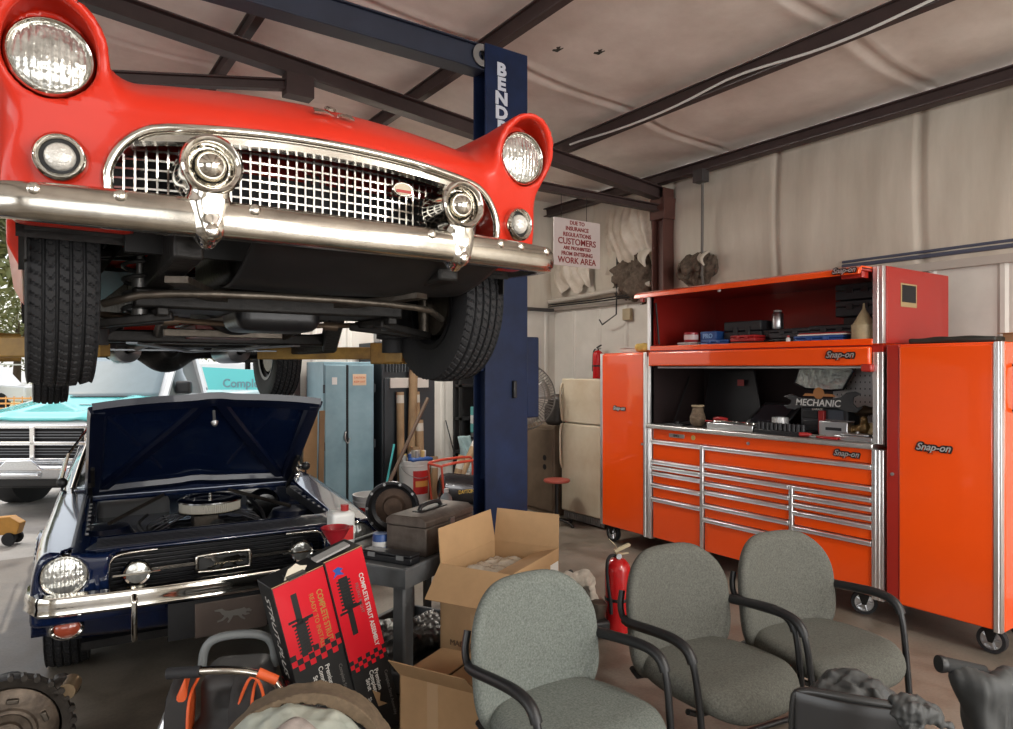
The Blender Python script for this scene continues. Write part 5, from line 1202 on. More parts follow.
card = mat('cardboard', (.42,.26,.13), .8, var=.15, vscale=9)
card2 = mat('cardboard_dark', (.30,.185,.10), .8, var=.2, vscale=7)
kraft = mat('kraft_tube', (.40,.27,.15), .7, var=.2, vscale=12)
# ================================================================ REAR CORNER
# refrigerator
fr_ = thing('refrigerator', 'old cream two door refrigerator standing beside the tool lockers', 'refrigerator', (4.66, 5.68, 0), RZ)
crm = mat('aged_cream_enamel', (.60,.54,.42), .4, coat=.3, var=.16, vscale=2.5, vcol=(.45,.36,.24))
obj('cabinet', M().box(0, .66, .045, .70, .05, 1.485), crm, fr_, bevel=.012)
obj('freezer_door', M().box(.0, .66, 0, .04, 1.03, 1.49), crm, fr_, bevel=.014, seg=3); obj('fridge_door', M().box(.0, .66, 0, .04, .10, 1.02), crm, fr_, bevel=.014, seg=3)
obj('door_handle', M().tube([(.025,-.005,1.44),(.02,-.035,1.38),(.03,-.03,1.15),(.02,-.005,1.05)], .012, 8, smooth=2), crm, fr_, smooth=60)
obj('door_handle', M().tube([(.02,-.005,1.01),(.02,-.035,.95),(.025,-.035,.62),(.02,-.005,.55)], .012, 8, smooth=2), crm, fr_, smooth=60)
m = M(); m.box(.02,.64,.02,.03,.02,.09)
for k in range(17): m.box(.03+k*.036,.048+k*.036,.012,.02,.025,.085)
obj('kick_grille', m, steel, fr_)
# fan
fan = thing('pedestal_fan', 'grey caged shop fan half hidden behind the blue lift post', 'fan', (4.24, 5.80, 0), 0)
fan.rotation_euler = (0, 0, -.35)
cage = mat('fan_cage', (.20,.20,.19), .4, .7)
m = M(); R = .35
for k in range(64):
    a = 2*PI*k/64; m.tube([(.05*math.cos(a), -.10, .05*math.sin(a)),(R*.6*math.cos(a), -.105, R*.6*math.sin(a)),(R*.95*math.cos(a), -.07, R*.95*math.sin(a)),(R*math.cos(a), .0, R*math.sin(a)),(R*.9*math.cos(a), .08, R*.9*math.sin(a)),(.08*math.cos(a), .10, .08*math.sin(a))], .003, 4)
for r_, y in ((R, 0),(R*.6,-.105),(R*.95,-.07)): m.tube([(r_*math.cos(a), y, r_*math.sin(a)) for a in np.linspace(0,2*PI,49)[:-1]], .005, 5, closed=True)
o = obj('cage', m, cage, fan); o.location = (0,0,1.30)
m = M()
for k in range(4):
    a = k*PI/2+.3; m.grid(6, 5, lambda u, v, a=a: ((.04+.25*u)*math.cos(a+(v-.5)*.75), -.03+.05*(v-.5), (.04+.25*u)*math.sin(a+(v-.5)*.75)))
o = obj('blades', m, mat('fan_blade', (.30,.29,.27), .4, .5), fan, solid=.003); o.location = (0,0,1.30)
obj('hub_badge', M().lathe([(.05,0),(.045,-.015),(0,-.018)], (0,-.11,1.30), (0,1,0), 20), mat('blue_badge', (.3,.4,.6), .4), fan)
obj('motor', M().lathe([(0,0),(.09,0),(.10,.02),(.10,.16),(.06,.20),(0,.20)], (0,.06,1.30), (0,1,0), 24), grease, fan, smooth=40)
obj('pole', M().cyl((0,.12,.03),(0,.12,1.28),.022,n=14), grease, fan); obj('base', M().lathe([(0,0),(.24,0),(.24,.02),(.05,.045),(0,.045)], (0,.12,0), n=32), grease, fan, smooth=40)
# brown cabinet and stool behind the post
bc = thing('wooden_cabinet', 'brown stained wooden cabinet against the far corner behind the fan', 'cabinet', (4.66, 6.05, 0), RZ)
brn = mat('brown_board', (.17,.12,.08), .7, var=.35, vscale=5)
obj('body', M().box(-.30, .25, 0, .45, 0, .98), brn, bc, bevel=.01); obj('door', M().box(-.28,.23,-.012,0,.05,.93), brn, bc, bevel=.004)
for z in (.62,.52): obj('cut_out', M().lathe([(0,-.003),(.03,-.003),(.03,0)], (.10,-.013,z), (0,1,0), 16), black, bc).scale = (1,1,1)
bn = thing('dark_bin', 'dark rounded machine head on top of the brown cabinet beside the refrigerator', 'machine', (4.68, 5.88, .98), RZ)
nets('housing', lambda x,y,z: smin(rbox(x,y,z,(0,.1,.12),(.13,.12,.12),.06), ell(x,y,z,(.02,.08,.26),(.12,.10,.08)), .04), (-.2,-.1,-.02), (.2,.3,.4), .014, mat('machine_dark', (.035,.03,.027), .5), bn)
bn.name = 'machine_head'
st = thing('shop_stool', 'round red topped stool in front of the brown cabinet', 'stool', (4.42, 5.46, 0), 0)
st.scale = (.85,.85,.74)
obj('seat', M().lathe([(0,.60),(.15,.60),(.16,.615),(.155,.635),(0,.64)], n=32), mat('faded_red_seat', (.33,.07,.05), .5), st, smooth=50)
obj('post', M().cyl((0,0,.05),(0,0,.60),.022,n=12), grease, st)
for k in range(5):
    a = k*2*PI/5; obj('leg', M().tube([(0,0,.10),(.12*math.cos(a),.12*math.sin(a),.07),(.22*math.cos(a),.22*math.sin(a),.035)], .015, 8), grease, st, smooth=60)
    obj('caster', M().cyl((.22*math.cos(a)-.012,.22*math.sin(a),.022),(.22*math.cos(a)+.012,.22*math.sin(a),.022),.022,n=12), rubber, st)
cord = thing('floor_cable', 'black cord looping from the wall down to the floor beside the cabinet', 'cord', (0,0,0)); 
obj('cord', M().tube([(3.95,6.9,1.0),(3.93,6.6,.5),(4.0,6.3,.15),(4.2,6.2,.02),(4.4,6.3,.012)], .007, 6, smooth=3), rubber, cord, smooth=60)
# wall extinguisher
def extinguisher(t, R, Hh, hose=True, dusty=False):
    rm = mat('extinguisher_red', (.55,.012,.015), .25, coat=.6, var=.1)
    obj('cylinder', M().lathe([(0,0),(R*.94,0),(R,.012),(R,Hh*.78),(R*.93,Hh*.85),(R*.6,Hh*.915),(R*.3,Hh*.93),(R*.3,Hh*.95),(0,Hh*.95)], n=36), rm, t, smooth=50)
    vm = mat('valve_cream', (.50,.42,.28), .5, .3) if dusty else blackp
    obj('valve', M().cyl((0,0,Hh*.92),(0,0,Hh*1.0),R*.25,n=12), vm, t, smooth=40)
    obj('lever', M().prism([(-R*.2,Hh*1.0),(R*1.0,Hh*1.08),(R*1.05,Hh*1.10),(R*.9,Hh*1.12),(-R*.3,Hh*1.04)], -.009, .009), vm, t, bevel=.002)
    obj('carry_handle', M().prism([(-R*.2,Hh*.96),(R*.9,Hh*.985),(R*.9,Hh*1.0),(-R*.3,Hh*.985)], -.009, .009), vm, t, bevel=.002)
    obj('gauge', M().lathe([(0,-.004),(R*.22,-.004),(R*.22,.004),(0,.004)], (0,-R*.3,Hh*.965), (0,1,0), 18), alum, t)
    if hose:
        obj('hose', M().tube([(-R*.15,0,Hh*.97),(-R*.7,-R*.15,Hh*.98),(-R*1.02,-R*.25,Hh*.88),(-R*.95,-R*.45,Hh*.6),(-R*.80,-R*.60,Hh*.42)], R*.13, 10, smooth=3), rubber, t, smooth=60)
        obj('nozzle', M().cyl((-R*.80,-R*.60,Hh*.45),(-R*.76,-R*.66,Hh*.25),R*.16,R*.13,12), rubber, t, smooth=50)
        obj('strap', M().lathe([(R*1.01,0),(R*1.03,.004),(R*1.03,.016),(R*1.01,.02)], (0,0,Hh*.40), n=36), blackp, t)
we = thing('fire_extinguisher', 'small red fire extinguisher hung on the white wall above the refrigerator', 'fire extinguisher', (5.49, 6.02, 1.47), RZ)
extinguisher(we, .06, .36); obj('bracket', M().box(-.02,.02,.055,.105,.1,.28), steel, we)
fe = tc('fire_extinguisher', 'large red fire extinguisher standing on the floor between the grey chairs', 'fire extinguisher', .68, 4.22, 0, .2)
extinguisher(fe, .078, .47, dusty=True); obj('tag_wire', M().tube([(.0,0,.47),(-.02,-.02,.52),(-.06,-.01,.56)], .002, 5), MATS['valve_cream'], fe); obj('label', M().lathe([(.0785,.20),(.0785,.34)], n=36), mat('label_yellow', (.55,.42,.12), .5), fe).scale = (1,1,1)
fe.children[-1].data = fe.children[-1].data
lb = [c for c in fe.children if c.name.startswith('label')][0]; bpy.data.objects.remove(lb)
m = M(); n_ = 10; vs = [(.0790*math.sin(a), -.0790*math.cos(a), z) for z in (.20,.33) for a in np.linspace(.5,1.4,n_)]; m.add(vs, [(i,i+1,n_+i+1,n_+i) for i in range(n_-1)]); obj('label', m, MATS['label_yellow'], fe)
fe2 = tc('fire_extinguisher', 'smaller red extinguisher lying low just right of the large one', 'fire extinguisher', .86, 4.34, 0, -.4)
extinguisher(fe2, .05, .20, hose=False)
# rag draped black thing left of the extinguisher
rg = tc('floor_sander', 'black floor tool draped with a crumpled pale rag behind the front chair', 'tool', .48, 4.12, 0, .3)
obj('body', M().box(-.10,.10,-.12,.10,.03,.12), blackp, rg, bevel=.015); obj('handle', M().tube([(-.02,.02,.10),(-.06,.0,.28),(-.12,-.02,.40)], .020, 10, smooth=1), rubber, rg, smooth=60)
for s in (-1,1): obj('wheel', M().lathe([(0,-.02),(.05,-.02),(.055,0),(.05,.02),(0,.02)], (s*.09,.08,.055), (1,0,0), 20), rubber, rg, smooth=40)
obj('motor', M().lathe([(0,0),(.06,0),(.07,.02),(.07,.10),(.04,.12),(0,.12)], (.03,-.02,.11), (.2,0,1), 22), grease_l, rg, smooth=40)
rw = tc('rag', 'crumpled off-white rag hanging over the black floor tool', 'rag', .44, 4.08, .30, .3)
nets('cloth', lambda x,y,z: smin(cap(x,y,z,(-.08,0,.06),(.03,0,.05),.045,.04), cap(x,y,z,(.03,0,.05),(.10,.0,-.13),.035,.028), .05)+.014*wob(x,y,z,45,5), (-.16,-.09,-.2), (.18,.09,.16), .008, mat('dusty_rag', (.55,.50,.43), .9, var=.4, vscale=18), rw)
# ================================================================ BACK WALL FURNITURE
lc = thing('metal_cabinet', 'pale blue two door steel cabinet between the bay opening and the dark cabinet', 'cabinet', (2.33, 6.40, 0))
lb_ = mat('pale_blue_enamel', (.28,.43,.50), .45, var=.25, vscale=2.2, vcol=(.16,.28,.34))
obj('body', M().box(0, .52, .02, .50, 0, 1.66), lb_, lc, bevel=.006)
for s, (x0, x1) in enumerate(((.012,.222),(.246,.508))):
    d = bpy.data.objects.new('door', None); COL.objects.link(d); d.parent = lc
    obj('door_panel', M().box(x0, x1, 0, .018, .08, 1.63), lb_, d, bevel=.004)
    for z in (.30,.85,1.4): obj('hinge', M().cyl(((.0 if s == 0 else .52),.0,z-.04),((.0 if s == 0 else .52),.0,z+.04),.010,n=8), mat('hinge_dark', (.04,.05,.06), .5), d)
obj('door_gap', M().box(.224,.244,.005,.019,.08,1.63), black, lc)
obj('handle', M().tube([(.215,-.01,.98),(.20,-.03,.96),(.20,-.03,.90),(.235,-.02,.86),(.25,-.03,.92)], .008, 8, smooth=1), steel, lc, smooth=60)
obj('warning_sticker', M().box(.29,.43,-.002,0,1.43,1.54), mat('orange_sticker', (.75,.55,.38), .5), lc)
for z in (1.505,1.465): text('lettering', 'CAUTION' if z > 1.5 else 'KEEP OUT', .026, mat('sticker_red', (.6,.12,.04), .5), lc, (.36,-.004,z))
obj('paper_sticker', M().box(.08,.13,-.002,0,1.44,1.51), white, lc)
cp = thing('cardboard_sheet', 'brown cardboard sheets leaning left of the pale blue cabinet', 'cardboard', (2.15, 6.42, 0))
obj('sheet', M().box(-.02,.11,0,.02,0,1.25), card, cp, rot=(.04,0,0)); obj('sheet', M().box(.115,.165,-.03,-.01,0,1.20), card2, cp, rot=(.05,0,0))
dc = thing('dark_cabinet', 'tall charcoal machine cabinet with vented top behind the cardboard tubes', 'cabinet', (2.90, 6.32, 0))
dgm = mat('charcoal_panel', (.030,.036,.043), .5, var=.2)
obj('body', M().box(0, .60, .02, .60, 0, 1.86), dgm, dc, bevel=.008); obj('door', M().box(.02,.58,0,.02,.05,1.50), dgm, dc, bevel=.004)
m = M()
for k in range(16): m.box(.04+k*.033,.056+k*.033,-.004,.012,1.56,1.82)
obj('vent_ribs', m, mat('vent_rib', (.06,.07,.08), .5), dc); obj('white_bar', M().box(.07,.50,-.03,-.004,1.40,1.50), mat('dusty_white_bar', (.62,.58,.54), .5), dc, bevel=.003)
bs = thing('storage_rack', 'tall black storage rack in the dark corner left of the lift post', 'shelf', (4.07, 6.78, 0))
for x in (0, .57):
    for y in (0, .12): obj('upright', M().box(x,x+.03,y,y+.03,0,1.75), black, bs)
for z in (.25,.62,1.0,1.38,1.72): obj('shelf_board', M().box(0,.60,0,.15,z,z+.03), black, bs)
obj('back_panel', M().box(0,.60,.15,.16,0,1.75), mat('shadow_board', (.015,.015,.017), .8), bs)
# things on top of the dark cabinet and rack
for i, (x, w_, h_, c_, lb2) in enumerate(((2.98,.13,.14,(.6,.58,.56),'white box on top of the charcoal cabinet, leftmost of the row'), (3.13,.12,.16,(.04,.05,.12),'navy box on top of the charcoal cabinet beside the white box'), (3.27,.12,.10,(.45,.03,.03),'red carton on top of the charcoal cabinet'), (3.41,.13,.19,(.45,.52,.60),'pale blue jug carton at the right of the charcoal cabinet top'))):
    t = thing('supply_box', lb2, 'box', (x, 6.42, 1.862), 0, None)
    obj('carton', M().box(-w_/2,w_/2,0,.16,0,h_), mat('supply_%d'%i, c_, .5), t, bevel=.008); obj('flap_tape', M().box(-.012,.012,-.001,.161,h_-.04,h_+.001), ck, t)
def bottle(t, R, Hh, col, capc):
    obj('bottle', M().lathe([(0,0),(R*.95,0),(R,.006),(R,Hh*.65),(R*.85,Hh*.75),(R*.35,Hh*.86),(R*.35,Hh*.9),(0,Hh*.9)], n=22), col, t, smooth=45)
    obj('cap', M().lathe([(R*.42,Hh*.88),(R*.42,Hh),(0,Hh)], n=14), capc, t, smooth=40)
bx = mat('teal_carton', (.12,.38,.38), .5); pb = mat('poly_bag', (.42,.58,.60), .2, var=.3, vscale=20, bump=.8, bscale=25)
t = thing('teal_carton', 'stack of teal and white packets at the edge of the rack by the lift post', 'box', (4.20, 6.76, .76)); t.name = 'packet_stack'
for k in range(3): obj('packet', M().box(-.005,.13,-.10,.0,.10*k+.10,.10*k+.195), bx if k != 1 else white, t, bevel=.004)
obj('shelf_clip', M().box(0,.12,-.10,0,.05,.095), steel, t)
t = thing('plastic_bag', 'translucent bluish plastic bag hanging from the rack', 'bag', (4.02, 6.70, .43))
obj('bag', M().grid(16, 16, lambda u, v: (-.02+.19*u+.03*math.sin(v*4), .02*math.sin(u*9+v*5), .40*v+.03*math.sin(u*6)*(1-v))), pb, t, solid=.004, smooth=80)
for i, dx in enumerate((.0, .085)):
    t = thing('white_bottle', ['left','right'][i]+' one of two narrow white ribbed bottles under the plastic bag', 'bottle', (4.12+dx, 6.72, .28)); 
    obj('bottle', M().box(-.03,.03,-.025,.025,0,.22), white, t, bevel=.008)
    for k in range(4): obj('dark_band', M().box(-.02,.02,-.027,-.025,.03+k*.05,.045+k*.05), ck, t)
    obj('cap', M().cyl((0,0,.22),(0,0,.245),.015,n=10), white, t)
# cardboard tubes leaning
tubes = [(3.155,6.22,.0,.02,1.36,.038,'long brown cardboard tube leaning left in the bundle'), (3.235,6.20,.04,.02,1.72,.042,'longest cardboard tube, rising behind the yellow lift arm'), (3.36,6.24,-.01,.02,1.36,.034,'cardboard tube right of the longest one with a white end label'), (3.345,6.14,-.02,.02,1.08,.040,'shorter plain cardboard tube in front of the bundle'), (3.26,6.10,.0,.02,.82,.042,'short labelled cardboard tube just above the bucket'), (3.47,6.14,.03,.02,.70,.040,'shortest upright cardboard tube at the right of the bundle')]
for x, y, lx, ly, L, R, lb2 in tubes:
    x -= .09; y += .02
    t = thing('cardboard_tube', lb2, 'tube', (x, y, .0)); m = M(); m.lathe([(R*.86,L-.002),(R,L),(R,0),(R*.86,0),(R*.86,L)], n=24)
    o = obj('tube', m, kraft, t, smooth=40, rot=(-ly, lx, 0)); obj('end_label', M().lathe([(R*1.01,L-.11),(R*1.01,L-.03)], n=24), mat('label_white', (.6,.57,.5), .6), t, rot=(-ly, lx, 0))
for (x, y, lx, L, lb2) in ((3.50,6.22,.50,.98,'cardboard tube leaning right against the white wall'), (3.44,6.02,.28,.72,'short brown tube beside the right leaning tube')):
    t = thing('cardboard_tube', lb2, 'tube', (x, y, .02)); obj('tube', M().lathe([(.033,L-.002),(.038,L),(.038,0),(.033,0),(.033,L)], n=24), kraft, t, smooth=40, rot=(0, lx, 0)); obj('end_label', M().lathe([(.0385,L-.14),(.0385,L-.06)], n=24), MATS['label_white'], t, rot=(0, lx, 0))
t = thing('metal_pipe', 'long dark pipe leaning diagonally against the charcoal cabinet', 'pipe', (0,0,0)); obj('pipe', M().cyl((2.48,5.78,.10),(3.26,6.05,1.30),.018,n=12), mat('rusty_pipe', (.14,.10,.075), .5, .5), t)
t = thing('teal_pole', 'thin teal painted rod leaning beside the dark pipe', 'pole', (0,0,0)); t.name = 'thin_pole'; obj('rod', M().cyl((2.62,5.85,.05),(2.93,6.12,.86),.010,n=10), mat('teal_rod', (.06,.40,.42), .4), t)
# bucket on crate
t = thing('wooden_crate', 'low dark crate under the white bucket', 'crate', (3.06, 5.95, 0)); obj('crate', M().box(-.22,.22,-.2,.2,0,.30), brn, t, bevel=.004); obj('slat', M().box(-.22,.22,-.21,-.2,.18,.27), card2, t)
t = thing('bucket', 'white plastic bucket with red label, filled with bottles and rags', 'bucket', (3.06, 5.95, .302))
def bucket(t, R, Hh, lab=True):
    obj('pail', M().lathe([(0,0),(R*.88,0),(R*.90,.008),(R*.985,Hh-.06),(R*1.03,Hh-.055),(R*1.03,Hh-.045),(R*1.0,Hh-.04),(R*1.04,Hh-.012),(R*1.04,Hh),(R*.97,Hh),(R*.97,Hh-.03),(R*.86,.012),(0,.012)], n=44), mat('bucket_white', (.72,.72,.70), .35, var=.06), t, smooth=40)
    if lab:
        m = M(); n_ = 12; vs = [((R*(.90+.09*z/Hh)+.003)*math.sin(a), -(R*(.90+.09*z/Hh)+.003)*math.cos(a), z) for z in (Hh*.25,Hh*.78) for a in np.linspace(-.55,.65,n_)]; m.add(vs, [(i,i+1,n_+i+1,n_+i) for i in range(n_-1)]); obj('label', m, mat('bucket_label_red', (.55,.02,.02), .4), t)
        m = M(); vs = [((R*.96+.006)*math.sin(a), -(R*.96+.006)*math.cos(a), z) for z in (Hh*.42,Hh*.55) for a in np.linspace(-.40,.55,n_)]; m.add(vs, [(i,i+1,n_+i+1,n_+i) for i in range(n_-1)]); obj('label_band', m, mat('label_orange', (.75,.35,.08), .4), t)
    obj('bail', M().tube([(R*1.03*math.cos(a), -R*.25-R*.9*math.sin(a)*.9, Hh-.06-.10*math.sin(a)) for a in np.linspace(0,PI,14)], .003, 6), steel, t)
bucket(t, .150, .42)
tt = thing('bottle_clutter', 'jumble of small blue and white bottles poking out of the bucket', 'bottles', (3.06, 5.95, .66)); tt['kind'] = 'stuff'
r = random.Random(4)
obj('blue_cloth', M().box(-.10,.13,-.15,-.05,.055,.09), cblue, tt, bevel=.02)
for k in range(9):
    a = k*.75; c_ = [white, cblue, ck, mat('tan_cap', (.6,.42,.15), .5)][k%4]
    x, y = .085*math.cos(a), .085*math.sin(a); obj('bottle', M().cyl((x,y,-.05),(x*1.15,y*1.15,.10+.06*r.random()),.024,.016,12), c_, tt, smooth=40)
# nested buckets on the floor
for i, (z, lb2) in enumerate(((.0, 'lower white bucket with red label behind the service cart'), (.235, 'upper white bucket nested into the lower one behind the service cart'))):
    t = tc('bucket', lb2, 'bucket', -1.06, 5.4, z); bucket(t, .138, .38, True)
# heater: red frame dolly with black torpedo heater
t = thing('torpedo_heater', 'black torpedo heater on a red tube dolly beside the white bucket', 'heater', (3.30, 5.48, 0), .0)
t.scale = (.78,.78,.95)
obj('barrel', M().lathe([(.10,-.30),(.14,-.30),(.145,-.26),(.145,.22),(.13,.30),(.09,.32),(.0,.28)], (0.05,0,.50), (-.95,.15,.12), 36), mat('heater_black', (.04,.04,.045), .25, .6, coat=.4), t, smooth=45)
obj('tank', M().box(-.20,.28,-.13,.13,.16,.32), blackp, t, bevel=.04, seg=3); text('badge', 'DAYTON', .05, mat('gold_letters', (.6,.40,.08), .4), t, (-.02,-.152,.50), bold=.001)
rt = mat('red_tube_frame', (.50,.06,.03), .4)
for s in (-1,1): obj('frame_tube', M().tube([(-.26,s*.16,.10),(-.36,s*.16,.74),(-.33,s*.16,.78),(.22,s*.16,.80),(.26,s*.16,.76),(.26,s*.16,.50)], .013, 8, smooth=1), rt, t, smooth=60)
obj('frame_bar', M().tube([(-.35,-.16,.76),(-.35,.16,.76)], .013, 8), rt, t)
for s in (-1,1): obj('wheel', M().lathe([(0,-.02),(.09,-.02),(.10,0),(.09,.02),(0,.02)], (.2,s*.17,.10), (0,1,0), 24), rubber, t, smooth=40)
t = thing('clear_bottle', 'clear bottle with white cap standing by the lift post base', 'bottle', (2.62, 4.05, .55)); pass
bottle(t, .042, .20, mat('clear_plastic', (.6,.66,.68), .1, trans=.5), white)
t2 = dup(t, (2.42, 4.22, .60), label='second clear bottle just left of the lift post, partly hidden by the toolbox')
t = thing('parts_washer', 'dark low workbench behind the toolbox holding two clear bottles', 'bench', (2.35, 3.98, 0)); t.name = 'low_bench'
obj('bench_top', M().box(-.25,.38,-.05,.36,.51,.55), grease, t, bevel=.005)
for a in (-.22,.35):
    for b in (-.02,.32): obj('leg', M().box(a-.02,a+.02,b-.02,b+.02,0,.51), grease, t)
t2.location.z = .552; bpy.data.objects['clear_bottle'].location.z = .552
# yellow jack at the far left
t = tc('floor_jack', 'yellow-orange jack arm with caster at the far left edge of the floor', 'jack', -4.58, 6.25, 0, .1)
jy = mat('jack_yellow', (.62,.30,.05), .5, var=.3)
obj('beam', M().prism([(-.9,.18),(.10,.26),(.19,.20),(.16,.10),(-.9,.06)], -.05, .05), jy, t, bevel=.008)
for s in (-1, 1):
    obj('wheel', M().lathe([(0,-.015),(.055,-.015),(.06,0),(.055,.015),(0,.015)], (.10, s*.06, .06), (0,1,0), 20), rubber, t, smooth=40)
obj('fork', M().box(.06,.13,-.045,.045,.05,.14), grease, t); obj('handle', M().cyl((-.5,0,.16),(-.8,0,.8),.018,n=10), jy, t)

# ================================================================ SERVICE CART AND WHAT STANDS ON IT
cartm = mat('grey_cart_plastic', (.125,.13,.135), .42, var=.35, vscale=7, bump=.1)
cart = tm('service_cart', 'worn grey two shelf service cart behind the red strut boxes', 'cart', -.44, 3.0, 0, (-.89, .45))
cart.rotation_euler = (0, 0, -YAW+math.atan2(.89, .45))   # local x: away to the right, local y: to the left
LX, LY = .78, .56
def tray(z):
    m = M(); m.box(0, LX, 0, LY, z-.085, z-.07); 
    for a in ((0,LX,0,.022),(0,LX,LY-.022,LY),(0,.022,0,LY),(LX-.022,LX,0,LY)): m.box(*a, z-.085, z)
    return m
obj('top_tray', tray(.72).box(.012,LX-.012,.012,LY-.012,.63,.655), cartm, cart, bevel=.006); obj('lower_shelf', tray(.26), cartm, cart, bevel=.006)
obj('top_tray_floor', M().box(.02,LX-.02,.02,LY-.02,.69,.705), cartm, cart)
for a in (.035, LX-.105):
    for b in (.03, LY-.10): obj('leg', M().box(a,a+.075,b,b+.065,.10,.64), cartm, cart, bevel=.010); caster(cart, a+.035, b+.03, .045)
def oncart(a, b, z=.706):   # cart coords -> world
    v = Matrix.Rotation(cart.rotation_euler.z, 3, 'Z') @ Vector((a, b, 0)); return (cart.location.x+v.x, cart.location.y+v.y, z)
tbm = mat('weathered_toolbox', (.15,.125,.105), .5, .55, var=.45, vscale=9, vcol=(.07,.05,.04), bump=.15)
t = tm('toolbox', 'battered grey-brown metal toolbox with black top handle on the cart', 'toolbox', -.585, 3.36, .706, (.885,-.465))
obj('body', M().box(0,.235,0,.43,0,.135), tbm, t, bevel=.006); obj('lid', M().prism([(0,.137),(0,.165),(.03,.185),(.205,.185),(.235,.165),(.235,.137)], -.004, .434), tbm, t, bevel=.004)
obj('handle', M().tube([(.117,.11,.19),(.117,.13,.215),(.117,.28,.215),(.117,.30,.19)], .011, 8, smooth=1), blackp, t, smooth=60); obj('handle_plate', M().box(.09,.145,.09,.32,.184,.190), blackp, t)
obj('latch', M().box(.236,.242,.20,.24,.10,.15), steel, t); obj('hinge', M().cyl((.0,.05,.137),(.0,.45,.137),.005,n=8), steel, t)
t = thing('bit_case', 'flat black bit case lying on the front edge of the cart', 'tool case', oncart(.10,.12), cart.rotation_euler.z-PI/2)
obj('case', M().box(-.20,.08,0,.075,0,.032), cb_, t, bevel=.005); obj('lid', M().box(-.20,.08,0,.075,.034,.046), cb_, t, bevel=.005)
for k in range(2): obj('latch', M().box(-.16+k*.16,-.12+k*.16,-.004,0,.02,.04), steel, t)
t = thing('oil_funnel', 'red plastic funnel standing at the left of the cart top', 'funnel', oncart(.06,.44), 0)
obj('cone', M().lathe([(.050,.105),(.054,.11),(.050,.112),(.046,.104),(.016,.05),(.012,.0),(.015,.0),(.019,.05),(.050,.104)], n=32), mat('funnel_red', (.30,.012,.02), .3, coat=.4), t, smooth=50).scale = (1.3,1.3,1.3)
obj('rim_tab', M().box(.06,.085,-.01,.01,.135,.143), MATS['funnel_red'], t)
t = thing('bell_housing', 'round black bell housing ring standing upright at the back of the cart', 'engine part', (0,0,.706)); x, y = cw(-.61, 3.68); t.location = (x, y, .706+.144); t.rotation_euler = (0,0,-YAW)
obj('ring', M().lathe([(.142,0),(.146,.01),(.142,.03),(.125,.05),(.10,.06),(.10,.05),(.118,.04),(.125,.015),(.130,0),(.142,0)], ax=(0,1,0), n=48), mat('housing_black', (.02,.02,.022), .35, .5, bump=.1), t, smooth=40)
obj('hub', M().lathe([(.10,.06),(.06,.055),(.05,.03),(0,.03)], ax=(0,1,0), n=32), rust, t, smooth=40)
for k in range(10): a = k*2*PI/10; obj('bolt', M().cyl((.134*math.cos(a),-.006,.134*math.sin(a)),(.134*math.cos(a),.004,.134*math.sin(a)),.008,n=6), steel, t)
t = thing('spray_bottle', 'white jug with red label beside the black bell housing', 'jug', (0,0,0)); x, y = cw(-.84, 3.50); t.location = (x, y, .706); t.name = 'fluid_jug'
obj('jug', M().box(-.06,.06,-.05,.05,0,.17), mat('bucket_white', (.7,.7,.7), .4), t, bevel=.02, seg=3); obj('label', M().box(-.045,.045,-.052,-.05,.03,.10), mat('bucket_label_red', (.5,.02,.02), .4), t); obj('cap', M().cyl((.02,0,.17),(.02,0,.20),.02,n=14), cred, t)
t = thing('blue_can', 'small blue and white tin in front of the bell housing', 'can', (0,0,0)); x, y = cw(-.62, 3.40); t.location = (x, y, .706); t.name = 'parts_can'
obj('can', M().lathe([(0,0),(.04,0),(.04,.075),(.036,.08),(0,.08)], n=24), cblue, t, smooth=40); obj('band', M().lathe([(.0405,.02),(.0405,.045)], n=24), white, t)
t = thing('scrap_parts', 'loose greasy metal parts and cables lying on the lower cart shelf', 'parts', (0,0,0)); t['kind'] = 'stuff'; p0 = oncart(.4,.28,.19); t.location = p0
nets('parts', lambda x,y,z: rbox(x,y,z,(0,0,.05),(.26,.18,.05),.04)+.035*wob(x,y,z,24,3)+.012*wob(x,y,z,70,4), (-.36,-.28,-.02), (.36,.28,.22), .012, mat('scrap', (.20,.19,.18), .4, .7, var=.7, vscale=16), t)
# ================================================================ CARDBOARD BOXES
rdir, ldir = (.47,.88), (-.88,.47)
bxr = -YAW+math.atan2(rdir[1], rdir[0])
def carton(name, label, X, Y, a, b, h, flaps, z=0):
    """near corner at X, Y; local x runs away to the right (length a), local y to the left (length b)"""
    x, y = cw(X, Y); t = thing(name, label, 'cardboard box', (x, y, z), bxr)
    w_ = .005; m = M(); m.box(0,a,0,w_,0,h); m.box(0,a,b-w_,b,0,h); m.box(0,w_,0,b,0,h); m.box(a-w_,a,0,b,0,h); m.box(0,a,0,b,0,.006); obj('carton', m, card, t, smooth=0)
    for nm, (p0, p1, dv) in flaps.items():
        p0, p1, dv = Vector(p0), Vector(p1), Vector(dv); n = (p1-p0).cross(dv).normalized()*.004
        q = [p0, p1, p1+dv*1.0-(p1-p0)*.02, p0+dv+(p1-p0)*.02]; m = M(); m.add([*q, *[v+n for v in q]], [(0,1,2,3),(7,6,5,4),(0,4,5,1),(1,5,6,2),(2,6,7,3),(3,7,4,0)]); obj('flap', m, card, t, smooth=0)
    return t
a, b, h = .50, .36, .72
cB = carton('cardboard_box', 'tall open cardboard box with upright flaps behind the front grey chair', 0.02, 2.93, a, b, h, {'l': ((0,b,h),(a,b,h),(0,.02,.155)), 'b': ((a,b,h),(a,0,h),(.02,0,.16)), 'n': ((0,0,h),(0,b,h),(-.13,.0,-.12)), 'r': ((a,0,h),(0,0,h),(0,.13,-.035))})
obj('label', M().box(a*.80,a*.98,-.002,0,h-.14,h-.06), white, cB)
